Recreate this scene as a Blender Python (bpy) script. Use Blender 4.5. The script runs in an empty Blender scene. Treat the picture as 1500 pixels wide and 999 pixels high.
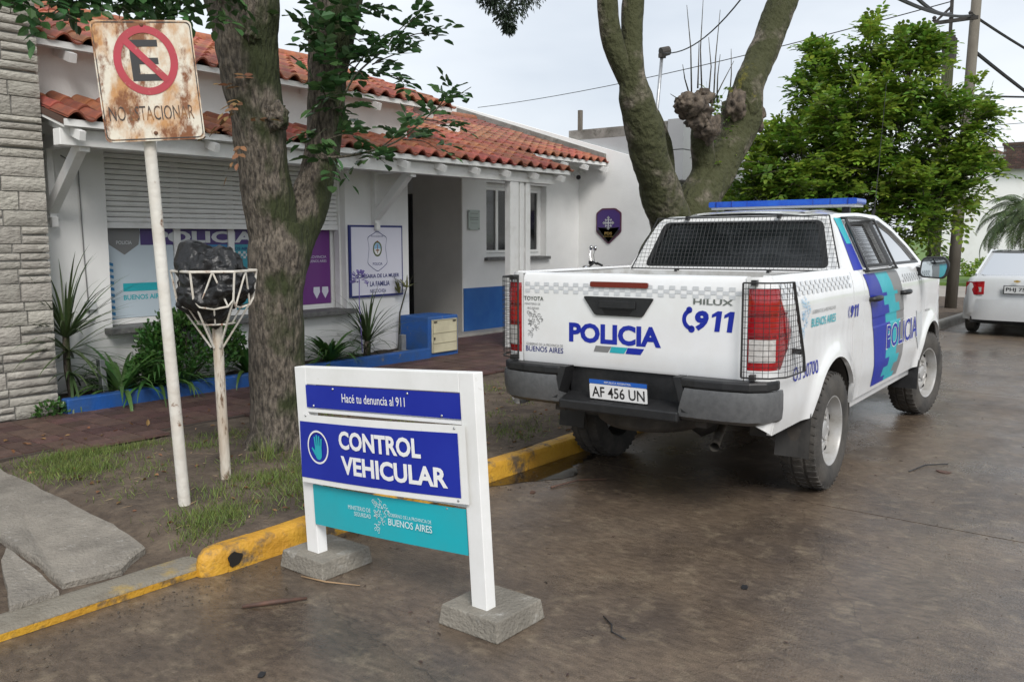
import bpy, bmesh, math, random
import numpy as np
from mathutils import Vector, Matrix, noise
random.seed(7); np.random.seed(7)
S = bpy.context.scene
C = S.collection
PI = math.pi

# ------------------------------------------------------------------ camera, sky, sun, exposure
HEAD = 0.668
cd = bpy.data.cameras.new('camera'); cam = bpy.data.objects.new('camera', cd); C.objects.link(cam)
cd.sensor_fit = 'HORIZONTAL'; cd.sensor_width = 36.0; cd.lens = 1285.6 / 1500 * 36
cd.clip_start = 0.05; cd.clip_end = 3000
cam.location = (0, 0, 1.6456)
cam.rotation_euler = (PI / 2 - 0.1168, 0, HEAD - PI / 2)
S.camera = cam
SUN_EL, SUN_AZ = math.radians(42), math.radians(-128)     # azimuth from +X, counter-clockwise
w = bpy.data.worlds.new('World'); S.world = w; w.use_nodes = True
wn = w.node_tree.nodes; wl = w.node_tree.links
bg = wn['Background']; bg.inputs[1].default_value = 0.12
sky = wn.new('ShaderNodeTexSky'); sky.sky_type = 'NISHITA'; sky.sun_disc = False
sky.sun_elevation = SUN_EL; sky.sun_rotation = PI / 2 - SUN_AZ; sky.air_density = 1.0; sky.dust_density = 3.0
tc = wn.new('ShaderNodeTexCoord'); mp = wn.new('ShaderNodeMapping'); mp.inputs['Scale'].default_value = (1.0, 1.0, 3.2)
nz = wn.new('ShaderNodeTexNoise'); nz.inputs['Scale'].default_value = 1.7; nz.inputs['Detail'].default_value = 5; nz.inputs['Roughness'].default_value = .5
cr = wn.new('ShaderNodeValToRGB')
cr.color_ramp.elements[0].position = .30; cr.color_ramp.elements[0].color = (3.3, 3.6, 4.0, 1)
cr.color_ramp.elements[1].position = .66; cr.color_ramp.elements[1].color = (4.9, 5.1, 5.3, 1)
mx = wn.new('ShaderNodeMix'); mx.data_type = 'RGBA'; mx.inputs[0].default_value = .93
wl.new(tc.outputs['Generated'], mp.inputs[0]); wl.new(mp.outputs[0], nz.inputs['Vector']); wl.new(nz.outputs['Fac'], cr.inputs[0])
wl.new(sky.outputs[0], mx.inputs[6]); wl.new(cr.outputs[0], mx.inputs[7]); wl.new(mx.outputs[2], bg.inputs[0])
sd = bpy.data.lights.new('sun', 'SUN'); sd.energy = 1.5; sd.angle = math.radians(22); sd.color = (1, .965, .92)
sun = bpy.data.objects.new('sun', sd); C.objects.link(sun)
sun.rotation_euler = Vector((-math.cos(SUN_EL) * math.cos(SUN_AZ), -math.cos(SUN_EL) * math.sin(SUN_AZ), -math.sin(SUN_EL))).to_track_quat('-Z', 'Y').to_euler()
sun.location = (0, -10, 20)
vs = S.view_settings; vs.view_transform = 'Standard'; vs.look = 'None'; vs.exposure = 0.84; vs.gamma = 1.0; vs.use_curve_mapping = False

# ------------------------------------------------------------------ materials
MATS = {}
def mat(name, c1, c2=None, scale=6.0, rough=.6, rough2=None, bump=0.0, bscale=60.0, metal=0.0, coat=0.0, lo=.38, hi=.62,
        detail=6, stretch=None, rnd=0.0, trans=0.0, island=False, spec=None, emit=None, mask2=None):
    if name in MATS: return MATS[name]
    m = bpy.data.materials.new(name); m.use_nodes = True; MATS[name] = m
    n = m.node_tree.nodes; l = m.node_tree.links; p = n['Principled BSDF']
    p.inputs['Base Color'].default_value = (*c1, 1); p.inputs['Roughness'].default_value = rough
    p.inputs['Metallic'].default_value = metal; p.inputs['Coat Weight'].default_value = coat; p.inputs['Coat Roughness'].default_value = .06
    if spec is not None: p.inputs['Specular IOR Level'].default_value = spec
    t = n.new('ShaderNodeTexCoord'); mpn = n.new('ShaderNodeMapping')
    if stretch: mpn.inputs['Scale'].default_value = stretch
    l.new(t.outputs['Object'], mpn.inputs[0])
    col = None
    if c2 is not None:
        a = n.new('ShaderNodeTexNoise'); a.inputs['Scale'].default_value = scale; a.inputs['Detail'].default_value = detail; a.inputs['Roughness'].default_value = .62
        l.new(mpn.outputs[0], a.inputs['Vector'])
        r = n.new('ShaderNodeMapRange'); r.inputs[1].default_value = lo; r.inputs[2].default_value = hi
        l.new(a.outputs['Fac'], r.inputs[0])
        mixc = n.new('ShaderNodeMix'); mixc.data_type = 'RGBA'; mixc.inputs[6].default_value = (*c1, 1); mixc.inputs[7].default_value = (*c2, 1)
        l.new(r.outputs[0], mixc.inputs[0]); col = mixc.outputs[2]
        if rough2 is not None:
            r2 = n.new('ShaderNodeMapRange'); r2.inputs[3].default_value = rough; r2.inputs[4].default_value = rough2
            l.new(r.outputs[0], r2.inputs[0]); l.new(r2.outputs[0], p.inputs['Roughness'])
    if mask2 is not None:                      # (colour, scale, lo, hi): a second layer of patches
        a = n.new('ShaderNodeTexNoise'); a.inputs['Scale'].default_value = mask2[1]; a.inputs['Detail'].default_value = 7; a.inputs['Roughness'].default_value = .68
        off = n.new('ShaderNodeVectorMath'); off.operation = 'ADD'; off.inputs[1].default_value = (7.3, 3.1, 5.7)
        l.new(mpn.outputs[0], off.inputs[0]); l.new(off.outputs[0], a.inputs['Vector'])
        r = n.new('ShaderNodeMapRange'); r.inputs[1].default_value = mask2[2]; r.inputs[2].default_value = mask2[3]
        l.new(a.outputs['Fac'], r.inputs[0])
        mixd = n.new('ShaderNodeMix'); mixd.data_type = 'RGBA'
        if col: l.new(col, mixd.inputs[6])
        else: mixd.inputs[6].default_value = (*c1, 1)
        mixd.inputs[7].default_value = (*mask2[0], 1); l.new(r.outputs[0], mixd.inputs[0]); col = mixd.outputs[2]
    if rnd > 0:
        if island: g = n.new('ShaderNodeNewGeometry'); ro = g.outputs['Random Per Island']
        else: g = n.new('ShaderNodeObjectInfo'); ro = g.outputs['Random']
        hs = n.new('ShaderNodeHueSaturation')
        rr = n.new('ShaderNodeMapRange'); rr.inputs[3].default_value = 1 - rnd; rr.inputs[4].default_value = 1 + rnd
        l.new(ro, rr.inputs[0]); l.new(rr.outputs[0], hs.inputs['Value'])
        r3 = n.new('ShaderNodeMapRange'); r3.inputs[3].default_value = .5 - rnd * .07; r3.inputs[4].default_value = .5 + rnd * .05
        mm = n.new('ShaderNodeMath'); mm.operation = 'FRACT'; m7 = n.new('ShaderNodeMath'); m7.operation = 'MULTIPLY'; m7.inputs[1].default_value = 7.31
        l.new(ro, m7.inputs[0]); l.new(m7.outputs[0], mm.inputs[0]); l.new(mm.outputs[0], r3.inputs[0]); l.new(r3.outputs[0], hs.inputs['Hue'])
        if col: l.new(col, hs.inputs['Color'])
        else: hs.inputs['Color'].default_value = (*c1, 1)
        col = hs.outputs[0]
    if col: l.new(col, p.inputs['Base Color'])
    if bump > 0:
        b = n.new('ShaderNodeTexNoise'); b.inputs['Scale'].default_value = bscale; b.inputs['Detail'].default_value = 5
        l.new(mpn.outputs[0], b.inputs['Vector'])
        bp = n.new('ShaderNodeBump'); bp.inputs['Strength'].default_value = bump; bp.inputs['Distance'].default_value = .02
        l.new(b.outputs['Fac'], bp.inputs['Height']); l.new(bp.outputs[0], p.inputs['Normal'])
    if trans > 0:
        tr = n.new('ShaderNodeBsdfTranslucent'); ms = n.new('ShaderNodeMixShader'); ms.inputs[0].default_value = trans
        if col: l.new(col, tr.inputs[0])
        else: tr.inputs[0].default_value = (*c1, 1)
        l.new(p.outputs[0], ms.inputs[1]); l.new(tr.outputs[0], ms.inputs[2]); l.new(ms.outputs[0], n['Material Output'].inputs[0])
    if emit: p.inputs['Emission Color'].default_value = (*emit, 1); p.inputs['Emission Strength'].default_value = 1
    return m

def glass(name, tint=(.02, .025, .03), clear=.5, rough=.02):
    if name in MATS: return MATS[name]
    m = bpy.data.materials.new(name); m.use_nodes = True; MATS[name] = m
    n = m.node_tree.nodes; l = m.node_tree.links; p = n['Principled BSDF']
    p.inputs['Base Color'].default_value = (*tint, 1); p.inputs['Roughness'].default_value = rough
    tr = n.new('ShaderNodeBsdfTransparent'); ms = n.new('ShaderNodeMixShader'); ms.inputs[0].default_value = 1 - clear
    gl = n.new('ShaderNodeBsdfGlossy'); gl.inputs['Roughness'].default_value = rough
    fr = n.new('ShaderNodeFresnel'); fr.inputs[0].default_value = 1.5; m2 = n.new('ShaderNodeMixShader')
    l.new(tr.outputs[0], ms.inputs[1]); l.new(p.outputs[0], ms.inputs[2])
    l.new(fr.outputs[0], m2.inputs[0]); l.new(ms.outputs[0], m2.inputs[1]); l.new(gl.outputs[0], m2.inputs[2])
    l.new(m2.outputs[0], n['Material Output'].inputs[0])
    return m

WHITEWALL = mat('white_plaster', (.80, .80, .79), (.70, .70, .69), 1.3, .75, bump=.12, bscale=45, lo=.45, hi=.8, mask2=((.52, .51, .48), 2.2, .66, .82))
WHITETRIM = mat('white_trim_paint', (.80, .80, .79), (.68, .67, .65), 7, .5, bump=.05, lo=.5, hi=.8)
BEIGE = mat('beige_plaster', (.78, .76, .72), (.72, .70, .66), 2, .8, bump=.1)
BLUEWALL = mat('blue_wall_paint', (.012, .10, .36), (.02, .12, .38), 6, .45, bump=.08)
BLUEWORN = mat('worn_blue_paint', (.012, .095, .37), (.03, .09, .25), 5, .55, bump=.25, bscale=40, mask2=((.20, .19, .17), 9, .62, .72))
TILE = mat('terracotta', (.37, .120, .058), (.25, .082, .048), 9, .68, bump=.25, bscale=60, rnd=.30, mask2=((.15, .10, .075), 5, .50, .74))
TILEOLD = mat('weathered_terracotta', (.34, .13, .075), (.22, .09, .055), 9, .75, bump=.3, bscale=60, rnd=.35, mask2=((.10, .085, .065), 5, .46, .66))
DECK = mat('roof_underlay', (.10, .06, .045), None, rough=.9)
STONE = mat('pale_wall_stone', (.42, .40, .355), (.33, .31, .275), 11, .85, bump=.9, bscale=22, rnd=.15, stretch=(1, 1, 2.2), mask2=((.23, .22, .19), 14, .58, .75))
MORTAR = mat('grey_mortar', (.24, .235, .22), (.17, .165, .155), 8, .95, bump=.4)
CONCRETE = mat('concrete', (.36, .34, .31), (.27, .255, .23), 4, .85, bump=.35, bscale=50, mask2=((.15, .14, .12), 3, .6, .8))
CONCNEW = mat('cast_concrete', (.235, .215, .18), (.17, .155, .13), 5, .85, bump=.6, bscale=60, mask2=((.33, .315, .285), 9, .57, .70))
DIRTYCONC = mat('stained_concrete', (.27, .26, .24), (.15, .145, .13), 3, .9, bump=.4, bscale=40, mask2=((.07, .07, .055), 5, .55, .7))
GREYPAINT = mat('grey_facade_paint', (.36, .37, .38), (.33, .34, .35), 2, .7)
SLATE = mat('slate_sill', (.10, .10, .10), (.16, .16, .155), 18, .6, bump=.4)
SOIL = mat('soil', (.072, .052, .038), (.125, .095, .068), 7, .95, bump=1.0, bscale=30, mask2=((.05, .036, .027), 2.2, .5, .65))
SOILDARK = mat('planter_soil', (.035, .025, .018), (.06, .045, .03), 12, .95, bump=1, bscale=40)
BARK = None
BLACKPL = mat('black_plastic', (.011, .0115, .0125), (.018, .018, .019), 20, .45, bump=.1, bscale=200)
BLACKMET = mat('black_wire', (.02, .02, .02), None, rough=.45)
STEEL = mat('galvanised_steel', (.42, .43, .44), (.33, .34, .35), 12, .4, metal=.8)
WOODPOLE = mat('weathered_pole_wood', (.17, .145, .115), (.10, .085, .07), 5, .9, bump=.5, bscale=20, stretch=(8, 8, .6))
REDTILE = mat('red_paving_tile', (.118, .070, .057), (.088, .054, .046), 8, .55, bump=.3, bscale=60, rnd=.28, mask2=((.065, .043, .036), 4, .5, .7))
YELLOW = mat('worn_yellow_paint', (.60, .335, .03), (.50, .25, .025), 3.5, .6, bump=.5, bscale=45, mask2=((.14, .10, .06), 6, .50, .62))
LEAF1 = mat('ash_leaf', (.048, .115, .035), rough=.42, rnd=.35, trans=.25, island=True)
LEAF2 = mat('bright_ash_leaf', (.115, .22, .026), (.27, .39, .05), 1.6, .40, rnd=.42, trans=.42, island=True, lo=.42, hi=.66)
LEAFD = mat('dark_conifer_leaf', (.018, .035, .016), rough=.6, rnd=.4, trans=.1, island=True)
LEAFS = mat('strap_leaf', (.06, .145, .035), rough=.38, rnd=.35, trans=.15, island=True)
LEAFY = mat('cordyline_leaf', (.06, .10, .035), rough=.42, rnd=.35, trans=.15, island=True)
LEAFJ = mat('shrub_leaf', (.045, .12, .025), rough=.35, rnd=.35, trans=.15, island=True)
LEAFP = mat('palm_leaf', (.07, .11, .035), rough=.5, rnd=.4, trans=.2, island=True)
DRYLEAF = mat('dry_leaf', (.22, .12, .05), rough=.7, rnd=.4, trans=.2, island=True)
GRASS = mat('grass', (.135, .185, .045), rough=.6, rnd=.5, trans=.25, island=True)
GRASSFAR = mat('lawn', (.12, .20, .04), (.08, .14, .03), 3, .9, bump=.6, bscale=30)
CAR = mat('white_car_paint', (.80, .81, .82), (.75, .75, .745), 2.5, .26, coat=.7, mask2=((.60, .58, .54), 9, .66, .84))
CARIN = mat('car_interior', (.012, .012, .013), None, rough=.8)
GREYPL = mat('grey_bumper_plastic', (.085, .087, .09), (.11, .112, .115), 30, .38, bump=.06, bscale=300)
RUBBER = mat('dusty_rubber', (.035, .033, .031), (.075, .068, .06), 6, .85, bump=.2, bscale=80)
RIM = mat('silver_wheel_steel', (.50, .50, .50), (.40, .39, .37), 8, .42, metal=.35, mask2=((.22, .20, .17), 10, .58, .75))
DARKMET = mat('dirty_chassis_metal', (.035, .032, .03), (.06, .052, .045), 9, .8)
CHROME = mat('chrome', (.75, .75, .76), None, rough=.12, metal=1)
REDLENS = mat('red_lens', (.42, .008, .012), (.30, .004, .008), 4, .12, coat=1)
CLEARLENS = mat('clear_lens', (.62, .60, .58), (.45, .42, .40), 30, .15, coat=1)
DARKLENS = mat('dark_red_lens', (.16, .006, .01), None, rough=.15, coat=1)
BLUELENS = mat('blue_lightbar', (.004, .055, .40), (.008, .09, .48), 9, .2, coat=.25, spec=.35)
AUTOGLASS = glass('tinted_glass', (.008, .010, .012), .25, .11)
SIDEGLASS = glass('side_glass', (.035, .045, .048), .16)
WINGLASS = glass('window_glass', (.03, .035, .04), .55)
VIN = lambda n, c, r=.4: mat(n, c, None, rough=r)
V_BLUE = mat('blue_vinyl', (.010, .022, .30), (.013, .028, .33), 3, .38, rough2=.5, spec=.3); V_NAVY = VIN('navy_vinyl', (.012, .02, .16)); V_TEAL = mat('teal_vinyl', (.01, .40, .47), (.02, .37, .43), 3, .38, rough2=.5)
V_GREY = VIN('grey_vinyl', (.20, .20, .20)); V_LGREY = VIN('light_grey_vinyl', (.55, .57, .58)); V_WHITE = VIN('white_vinyl', (.80, .80, .80)); SIGNWHITE = mat('scuffed_white_paint', (.80, .80, .79), (.74, .74, .72), 5, .42, rough2=.55, mask2=((.50, .47, .41), 11, .64, .76))
V_BLACK = VIN('black_print', (.02, .02, .022)); V_PURPLE = VIN('purple_vinyl', (.16, .035, .22)); V_DPURPLE = VIN('dark_purple_vinyl', (.06, .03, .16))
V_SKY = VIN('sky_blue_vinyl', (.28, .50, .70)); V_RED = VIN('red_print', (.45, .03, .05)); V_BROWN = VIN('brown_print', (.25, .08, .03))
V_MID = VIN('mid_blue_vinyl', (.035, .20, .42)); V_PALE = VIN('pale_blue_vinyl', (.50, .58, .64)); V_GOLD = VIN('gold_print', (.40, .27, .08))
V_LILAC = VIN('pale_lilac_vinyl', (.70, .70, .80))

def bark(name, c1, c2, moss, mossdir, amount, lo=.45, hi=.62, stretch=(9, 9, 1.6)):
    m = mat(name, c1, c2, 4, .92, bump=1.0, bscale=3.2, stretch=stretch, detail=8)
    n = m.node_tree.nodes; l = m.node_tree.links; p = n['Principled BSDF']
    src = p.inputs['Base Color'].links[0].from_socket
    g = n.new('ShaderNodeNewGeometry'); d = n.new('ShaderNodeVectorMath'); d.operation = 'DOT_PRODUCT'; d.inputs[1].default_value = mossdir
    l.new(g.outputs['Normal'], d.inputs[0])
    t = n.new('ShaderNodeTexCoord'); a = n.new('ShaderNodeTexNoise'); a.inputs['Scale'].default_value = 3.2; a.inputs['Detail'].default_value = 7
    l.new(t.outputs['Object'], a.inputs['Vector'])
    ad = n.new('ShaderNodeMath'); ad.operation = 'MULTIPLY_ADD'; ad.inputs[1].default_value = .22; l.new(d.outputs['Value'], ad.inputs[0]); l.new(a.outputs['Fac'], ad.inputs[2])
    r = n.new('ShaderNodeMapRange'); r.inputs[1].default_value = lo; r.inputs[2].default_value = hi; r.inputs[4].default_value = amount
    l.new(ad.outputs[0], r.inputs[0])
    mm = n.new('ShaderNodeMix'); mm.data_type = 'RGBA'; l.new(r.outputs[0], mm.inputs[0]); l.new(src, mm.inputs[6]); mm.inputs[7].default_value = (*moss, 1)
    l.new(mm.outputs[2], p.inputs['Base Color'])
    for q in n:
        if q.type == 'BUMP': q.inputs['Distance'].default_value = .06
    return m
BARK1 = bark('rough_ash_bark', (.185, .155, .122), (.045, .037, .030), (.028, .037, .009), (.80, -.45, 0), .95, .44, .60, stretch=(11, 11, 3.6))
BARK2 = bark('smooth_mossy_bark', (.24, .205, .165), (.060, .050, .038), (.046, .050, .017), (-.7, -.5, .1), .95, .42, .60, stretch=(5, 5, 4))
def lichen(m, centre, radius, colour):
    n = m.node_tree.nodes; l = m.node_tree.links; p = n['Principled BSDF']; src = p.inputs['Base Color'].links[0].from_socket
    g = n.new('ShaderNodeNewGeometry'); d = n.new('ShaderNodeVectorMath'); d.operation = 'DISTANCE'; d.inputs[1].default_value = centre; l.new(g.outputs['Position'], d.inputs[0])
    a = n.new('ShaderNodeTexNoise'); a.inputs['Scale'].default_value = 6; a.inputs['Detail'].default_value = 8; a.inputs['Roughness'].default_value = .7; l.new(g.outputs['Position'], a.inputs['Vector'])
    q = n.new('ShaderNodeMath'); q.operation = 'MULTIPLY_ADD'; q.inputs[1].default_value = -.30 / radius; l.new(d.outputs['Value'], q.inputs[0]); l.new(a.outputs['Fac'], q.inputs[2])
    r = n.new('ShaderNodeMapRange'); r.inputs[1].default_value = .27; r.inputs[2].default_value = .40; l.new(q.outputs[0], r.inputs[0])
    mm = n.new('ShaderNodeMix'); mm.data_type = 'RGBA'; l.new(r.outputs[0], mm.inputs[0]); l.new(src, mm.inputs[6]); mm.inputs[7].default_value = (*colour, 1); l.new(mm.outputs[2], p.inputs['Base Color'])
lichen(BARK2, (9.62, 4.42, 3.62), .55, (.19, .17, .02))

# ------------------------------------------------------------------ mesh helpers
class B:
    def __init__(s): s.v = []; s.f = []
    def add(s, vs, fs):
        o = len(s.v); s.v += [tuple(q) for q in vs]; s.f += [tuple(i + o for i in q) for q in fs]; return s
    def box(s, x0, x1, y0, y1, z0, z1):
        return s.add([(x0, y0, z0), (x1, y0, z0), (x1, y1, z0), (x0, y1, z0), (x0, y0, z1), (x1, y0, z1), (x1, y1, z1), (x0, y1, z1)],
                     [(0, 3, 2, 1), (4, 5, 6, 7), (0, 1, 5, 4), (1, 2, 6, 5), (2, 3, 7, 6), (3, 0, 4, 7)])
    def bar(s, a, b, w, h=None, up=(0, 0, 1)):
        a = Vector(a); b = Vector(b); d = (b - a).normalized(); u = Vector(up)
        if abs(d.dot(u)) > .98: u = Vector((1, 0, 0))
        sd = d.cross(u).normalized(); u = sd.cross(d).normalized(); h = h or w
        sd = sd * w / 2; u = u * h / 2
        return s.add([a - sd - u, a + sd - u, a + sd + u, a - sd + u, b - sd - u, b + sd - u, b + sd + u, b - sd + u],
                     [(0, 1, 2, 3), (7, 6, 5, 4), (0, 4, 5, 1), (1, 5, 6, 2), (2, 6, 7, 3), (3, 7, 4, 0)])
    def tube(s, pts, rad, n=8, cap=True, nz=0.0, nf=3.0, ridge=0.0):
        pts = [Vector(p) for p in pts]
        if not hasattr(rad, '__len__'): rad = [rad] * len(pts)
        o = len(s.v); ref = None
        for i, p in enumerate(pts):
            d = (pts[min(i + 1, len(pts) - 1)] - pts[max(i - 1, 0)]).normalized()
            if ref is None: ref = Vector((0, 0, 1)) if abs(d.z) < .9 else Vector((1, 0, 0))
            u = (ref - d * ref.dot(d)).normalized(); ref = u; w_ = d.cross(u)
            for k in range(n):
                a = 2 * PI * k / n; q = u * math.cos(a) + w_ * math.sin(a); r = rad[i]
                if nz: r *= 1 + nz * noise.fractal(Vector(p + q * rad[i]) * nf, 1.0, 2.0, 4)
                if ridge:
                    e = p + q * rad[i]; r -= ridge * (1.6 * abs(noise.noise(Vector((e.x * 12, e.y * 12, e.z * 3.0)))) + .8 * abs(noise.noise(Vector((e.x * 38, e.y * 38, e.z * 6))))) - ridge * .5
                s.v.append(tuple(p + q * r))
        for i in range(len(pts) - 1):
            for k in range(n):
                k2 = (k + 1) % n
                s.f.append((o + i * n + k, o + i * n + k2, o + (i + 1) * n + k2, o + (i + 1) * n + k))
        if cap:
            s.f.append(tuple(o + k for k in range(n))[::-1]); e = o + (len(pts) - 1) * n; s.f.append(tuple(e + k for k in range(n)))
        return s
    def lathe(s, prof, n=32, M=None, closed=False):          # prof: (radius, height) turned about local Z
        o = len(s.v)
        for r, h in prof:
            for k in range(n):
                a = 2 * PI * k / n; q = Vector((r * math.cos(a), r * math.sin(a), h)); s.v.append(tuple(M @ q if M else q))
        m = len(prof)
        for i in range(m if closed else m - 1):
            j = (i + 1) % m
            for k in range(n):
                k2 = (k + 1) % n; s.f.append((o + i * n + k, o + i * n + k2, o + j * n + k2, o + j * n + k))
        return s
    def grid(s, fn, nu, nv):
        o = len(s.v)
        for i in range(nu + 1):
            for j in range(nv + 1): s.v.append(tuple(fn(i / nu, j / nv)))
        for i in range(nu):
            for j in range(nv):
                a = o + i * (nv + 1) + j; s.f.append((a, a + nv + 1, a + nv + 2, a + 1))
        return s
    def prism(s, poly, mp_, w0, w1):
        n = len(poly); o = len(s.v)
        for w_ in (w0, w1):
            for u, v in poly: s.v.append(tuple(mp_(u, v, w_)))
        s.f.append(tuple(o + i for i in range(n))[::-1]); s.f.append(tuple(o + n + i for i in range(n)))
        for i in range(n):
            j = (i + 1) % n; s.f.append((o + i, o + j, o + n + j, o + n + i))
        return s
    def xf(s, M):
        s.v = [tuple(M @ Vector(q)) for q in s.v]; return s

def wloc(o):
    p = Vector((0, 0, 0))
    while o is not None: p = p + o.location; o = o.parent
    return p
def mesh(name, b):
    me = bpy.data.meshes.new(name); me.from_pydata(b.v, [], b.f); me.update(); return me
def fixn(me):
    bm = bmesh.new(); bm.from_mesh(me); bmesh.ops.recalc_face_normals(bm, faces=bm.faces); bm.to_mesh(me); bm.free()
def obj(name, b, m, parent=None, smooth=False, bevel=0.0, local=False, fix=True, seg=2, kind=None):
    me = b if isinstance(b, bpy.types.Mesh) else mesh(name, b)
    if fix and not isinstance(b, bpy.types.Mesh): fixn(me)
    if len(me.materials) == 0: me.materials.append(m)
    if smooth is True:
        me.polygons.foreach_set('use_smooth', [True] * len(me.polygons))
    elif smooth:
        me.polygons.foreach_set('use_smooth', [True] * len(me.polygons))
        me.set_sharp_from_angle(angle=math.radians(smooth))
    o = bpy.data.objects.new(name, me); C.objects.link(o)
    if parent is not None:
        o.parent = parent
        if not local: o.location = -wloc(parent)
    if bevel:
        md = o.modifiers.new('bevel', 'BEVEL'); md.width = bevel; md.segments = seg; md.limit_method = 'ANGLE'; md.angle_limit = math.radians(40)
    if kind: o['kind'] = kind
    return o
def thing(name, label, cat, loc=(0, 0, 0), group=None, rot=None):
    o = bpy.data.objects.new(name, None); C.objects.link(o); o.location = loc; o.empty_display_size = .2
    if rot: o.rotation_euler = rot
    return tag(o, label, cat, group)
def tag(o, label, cat, group=None):
    o['label'] = label; o['category'] = cat
    if group: o['group'] = group
    return o
def struct(name, b, m, smooth=False, label=None):
    o = obj(name, b, m, smooth=smooth); o['kind'] = 'structure'
    if label: o['label'] = label
    return o
def copy_obj(o, parent=None, loc=None, rot=None):
    c = o.copy(); C.objects.link(c)
    if parent is not None: c.parent = parent
    if loc is not None: c.location = loc
    if rot is not None: c.rotation_euler = rot
    return c
def plane_map(O, U, V, off=0.0):
    O = Vector(O); U = Vector(U).normalized(); V = Vector(V).normalized(); N = U.cross(V)
    return lambda u, v, w_=0.0: O + U * u + V * v + N * (off + w_)
_tc = {}
def text_raw(body, bold):
    k = (body, bold)
    if k not in _tc:
        cu = bpy.data.curves.new('txt', 'FONT'); cu.body = body; cu.offset = bold; cu.resolution_u = 3; cu.align_x = 'LEFT'
        o = bpy.data.objects.new('txt', cu); C.objects.link(o); bpy.context.view_layer.update()
        dg = bpy.context.evaluated_depsgraph_get(); me = bpy.data.meshes.new_from_object(o.evaluated_get(dg))
        vs_ = [(q.co.x, q.co.y) for q in me.vertices]; fs = [tuple(p.vertices) for p in me.polygons]
        bpy.data.objects.remove(o); bpy.data.curves.remove(cu); bpy.data.meshes.remove(me)
        x0 = min(q[0] for q in vs_); x1 = max(q[0] for q in vs_); y0 = min(q[1] for q in vs_); y1 = max(q[1] for q in vs_)
        _tc[k] = ([((q[0] - (x0 + x1) / 2) / (x1 - x0), (q[1] - (y0 + y1) / 2) / (y1 - y0)) for q in vs_], fs)
    return _tc[k]
def text(b, body, cu, cv, w_, h_, mp_, bold=.0, slant=0.0):
    vs_, fs = text_raw(body, bold)
    return b.add([mp_(cu + q[0] * w_ + slant * q[1] * h_, cv + q[1] * h_) for q in vs_], fs)
def poly(b, pts, mp_): return b.add([mp_(*p) for p in pts], [tuple(range(len(pts)))])
def circ(r, n=32, cu=0, cv=0, ry=None): return [(cu + r * math.cos(2 * PI * i / n), cv + (ry or r) * math.sin(2 * PI * i / n)) for i in range(n)]
def ring(b, outer, inner, mp_):
    n = len(outer); return b.add([mp_(*p) for p in outer] + [mp_(*p) for p in inner], [(i, (i + 1) % n, n + (i + 1) % n, n + i) for i in range(n)])
def scalep(pts, k, cu=0, cv=0): return [((p[0] - cu) * k + cu, (p[1] - cv) * k + cv) for p in pts]
def decal(name, b, m, parent, local=False): return obj(name, b, m, parent, local=local, fix=False)
def frame_boxes(b, x0, x1, z0, z1, y0, y1, t):
    b.box(x0, x0 + t, y0, y1, z0, z1); b.box(x1 - t, x1, y0, y1, z0, z1); b.box(x0 + t, x1 - t, y0, y1, z0, z0 + t); b.box(x0 + t, x1 - t, y0, y1, z1 - t, z1); return b

# leaves: many small folded blades in one mesh (numpy)
def blades(centers, dirs, ups, L, W, fold=.15, shape='leaf'):
    c = np.asarray(centers, float); d = np.asarray(dirs, float); u = np.asarray(ups, float); n = len(c)
    d /= np.linalg.norm(d, axis=1)[:, None] + 1e-9
    s_ = np.cross(d, u); s_ /= np.linalg.norm(s_, axis=1)[:, None] + 1e-9; u = np.cross(s_, d)
    L = np.broadcast_to(np.asarray(L, float), (n,))[:, None]; W = np.broadcast_to(np.asarray(W, float), (n,))[:, None]
    if shape == 'leaf': tpl = [(0, 0, 0), (.30, .5, 1), (.68, .42, 1), (1, 0, 0), (.68, -.42, 1), (.30, -.5, 1)]; fs = [(0, 1, 2, 3), (0, 3, 4, 5)]
    else: tpl = [(0, .5, 0), (0, -.5, 0), (.6, -.32, .5), (1, 0, 0), (.6, .32, .5)]; fs = [(0, 1, 2, 3, 4)]
    vs_ = np.stack([c + d * L * a + s_ * W * b_ + u * W * fold * e for a, b_, e in tpl], 1).reshape(-1, 3)
    k = len(tpl); F = []
    for f in fs: F.append(np.arange(n)[:, None] * k + np.array(f)[None])
    return vs_, [list(map(tuple, q)) for q in F]
def leaf_mesh(name, parts, m):
    V = []; F = []; o = 0
    for vs_, fl in parts:
        V.append(vs_)
        for q in fl: F += [tuple(i + o for i in t) for t in q]
        o += len(vs_)
    me = bpy.data.meshes.new(name); me.from_pydata(np.concatenate(V).tolist(), [], F); me.update(); me.materials.append(m)
    return me
def compound(c, d, n_leaflets=7, L=.26, lw=.035, ll=.085, droop=.25):
    """one ash leaf: leaflets along a drooping rachis -> lists for blades()"""
    d = np.array(d, float); d /= np.linalg.norm(d); up = np.array([0, 0, 1.]); s_ = np.cross(d, up); s_ /= np.linalg.norm(s_) + 1e-6; nrm = np.cross(s_, d)
    cs = []; ds = []; us = []
    pairs = (n_leaflets - 1) // 2
    for k in range(pairs):
        t = (k + 1) / (pairs + 1); p = c + d * L * t - up * droop * L * t * t
        for sg in (-1, 1):
            cs.append(p); ds.append(d * .55 + s_ * sg - up * random.uniform(.05, .4)); us.append(nrm + np.random.normal(0, .25, 3))
    cs.append(c + d * L - up * droop * L); ds.append(d - up * .5); us.append(nrm + np.random.normal(0, .2, 3))
    return cs, ds, us, [ll * random.uniform(.8, 1.15)] * len(cs), [lw * random.uniform(.85, 1.2)] * len(cs)
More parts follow.
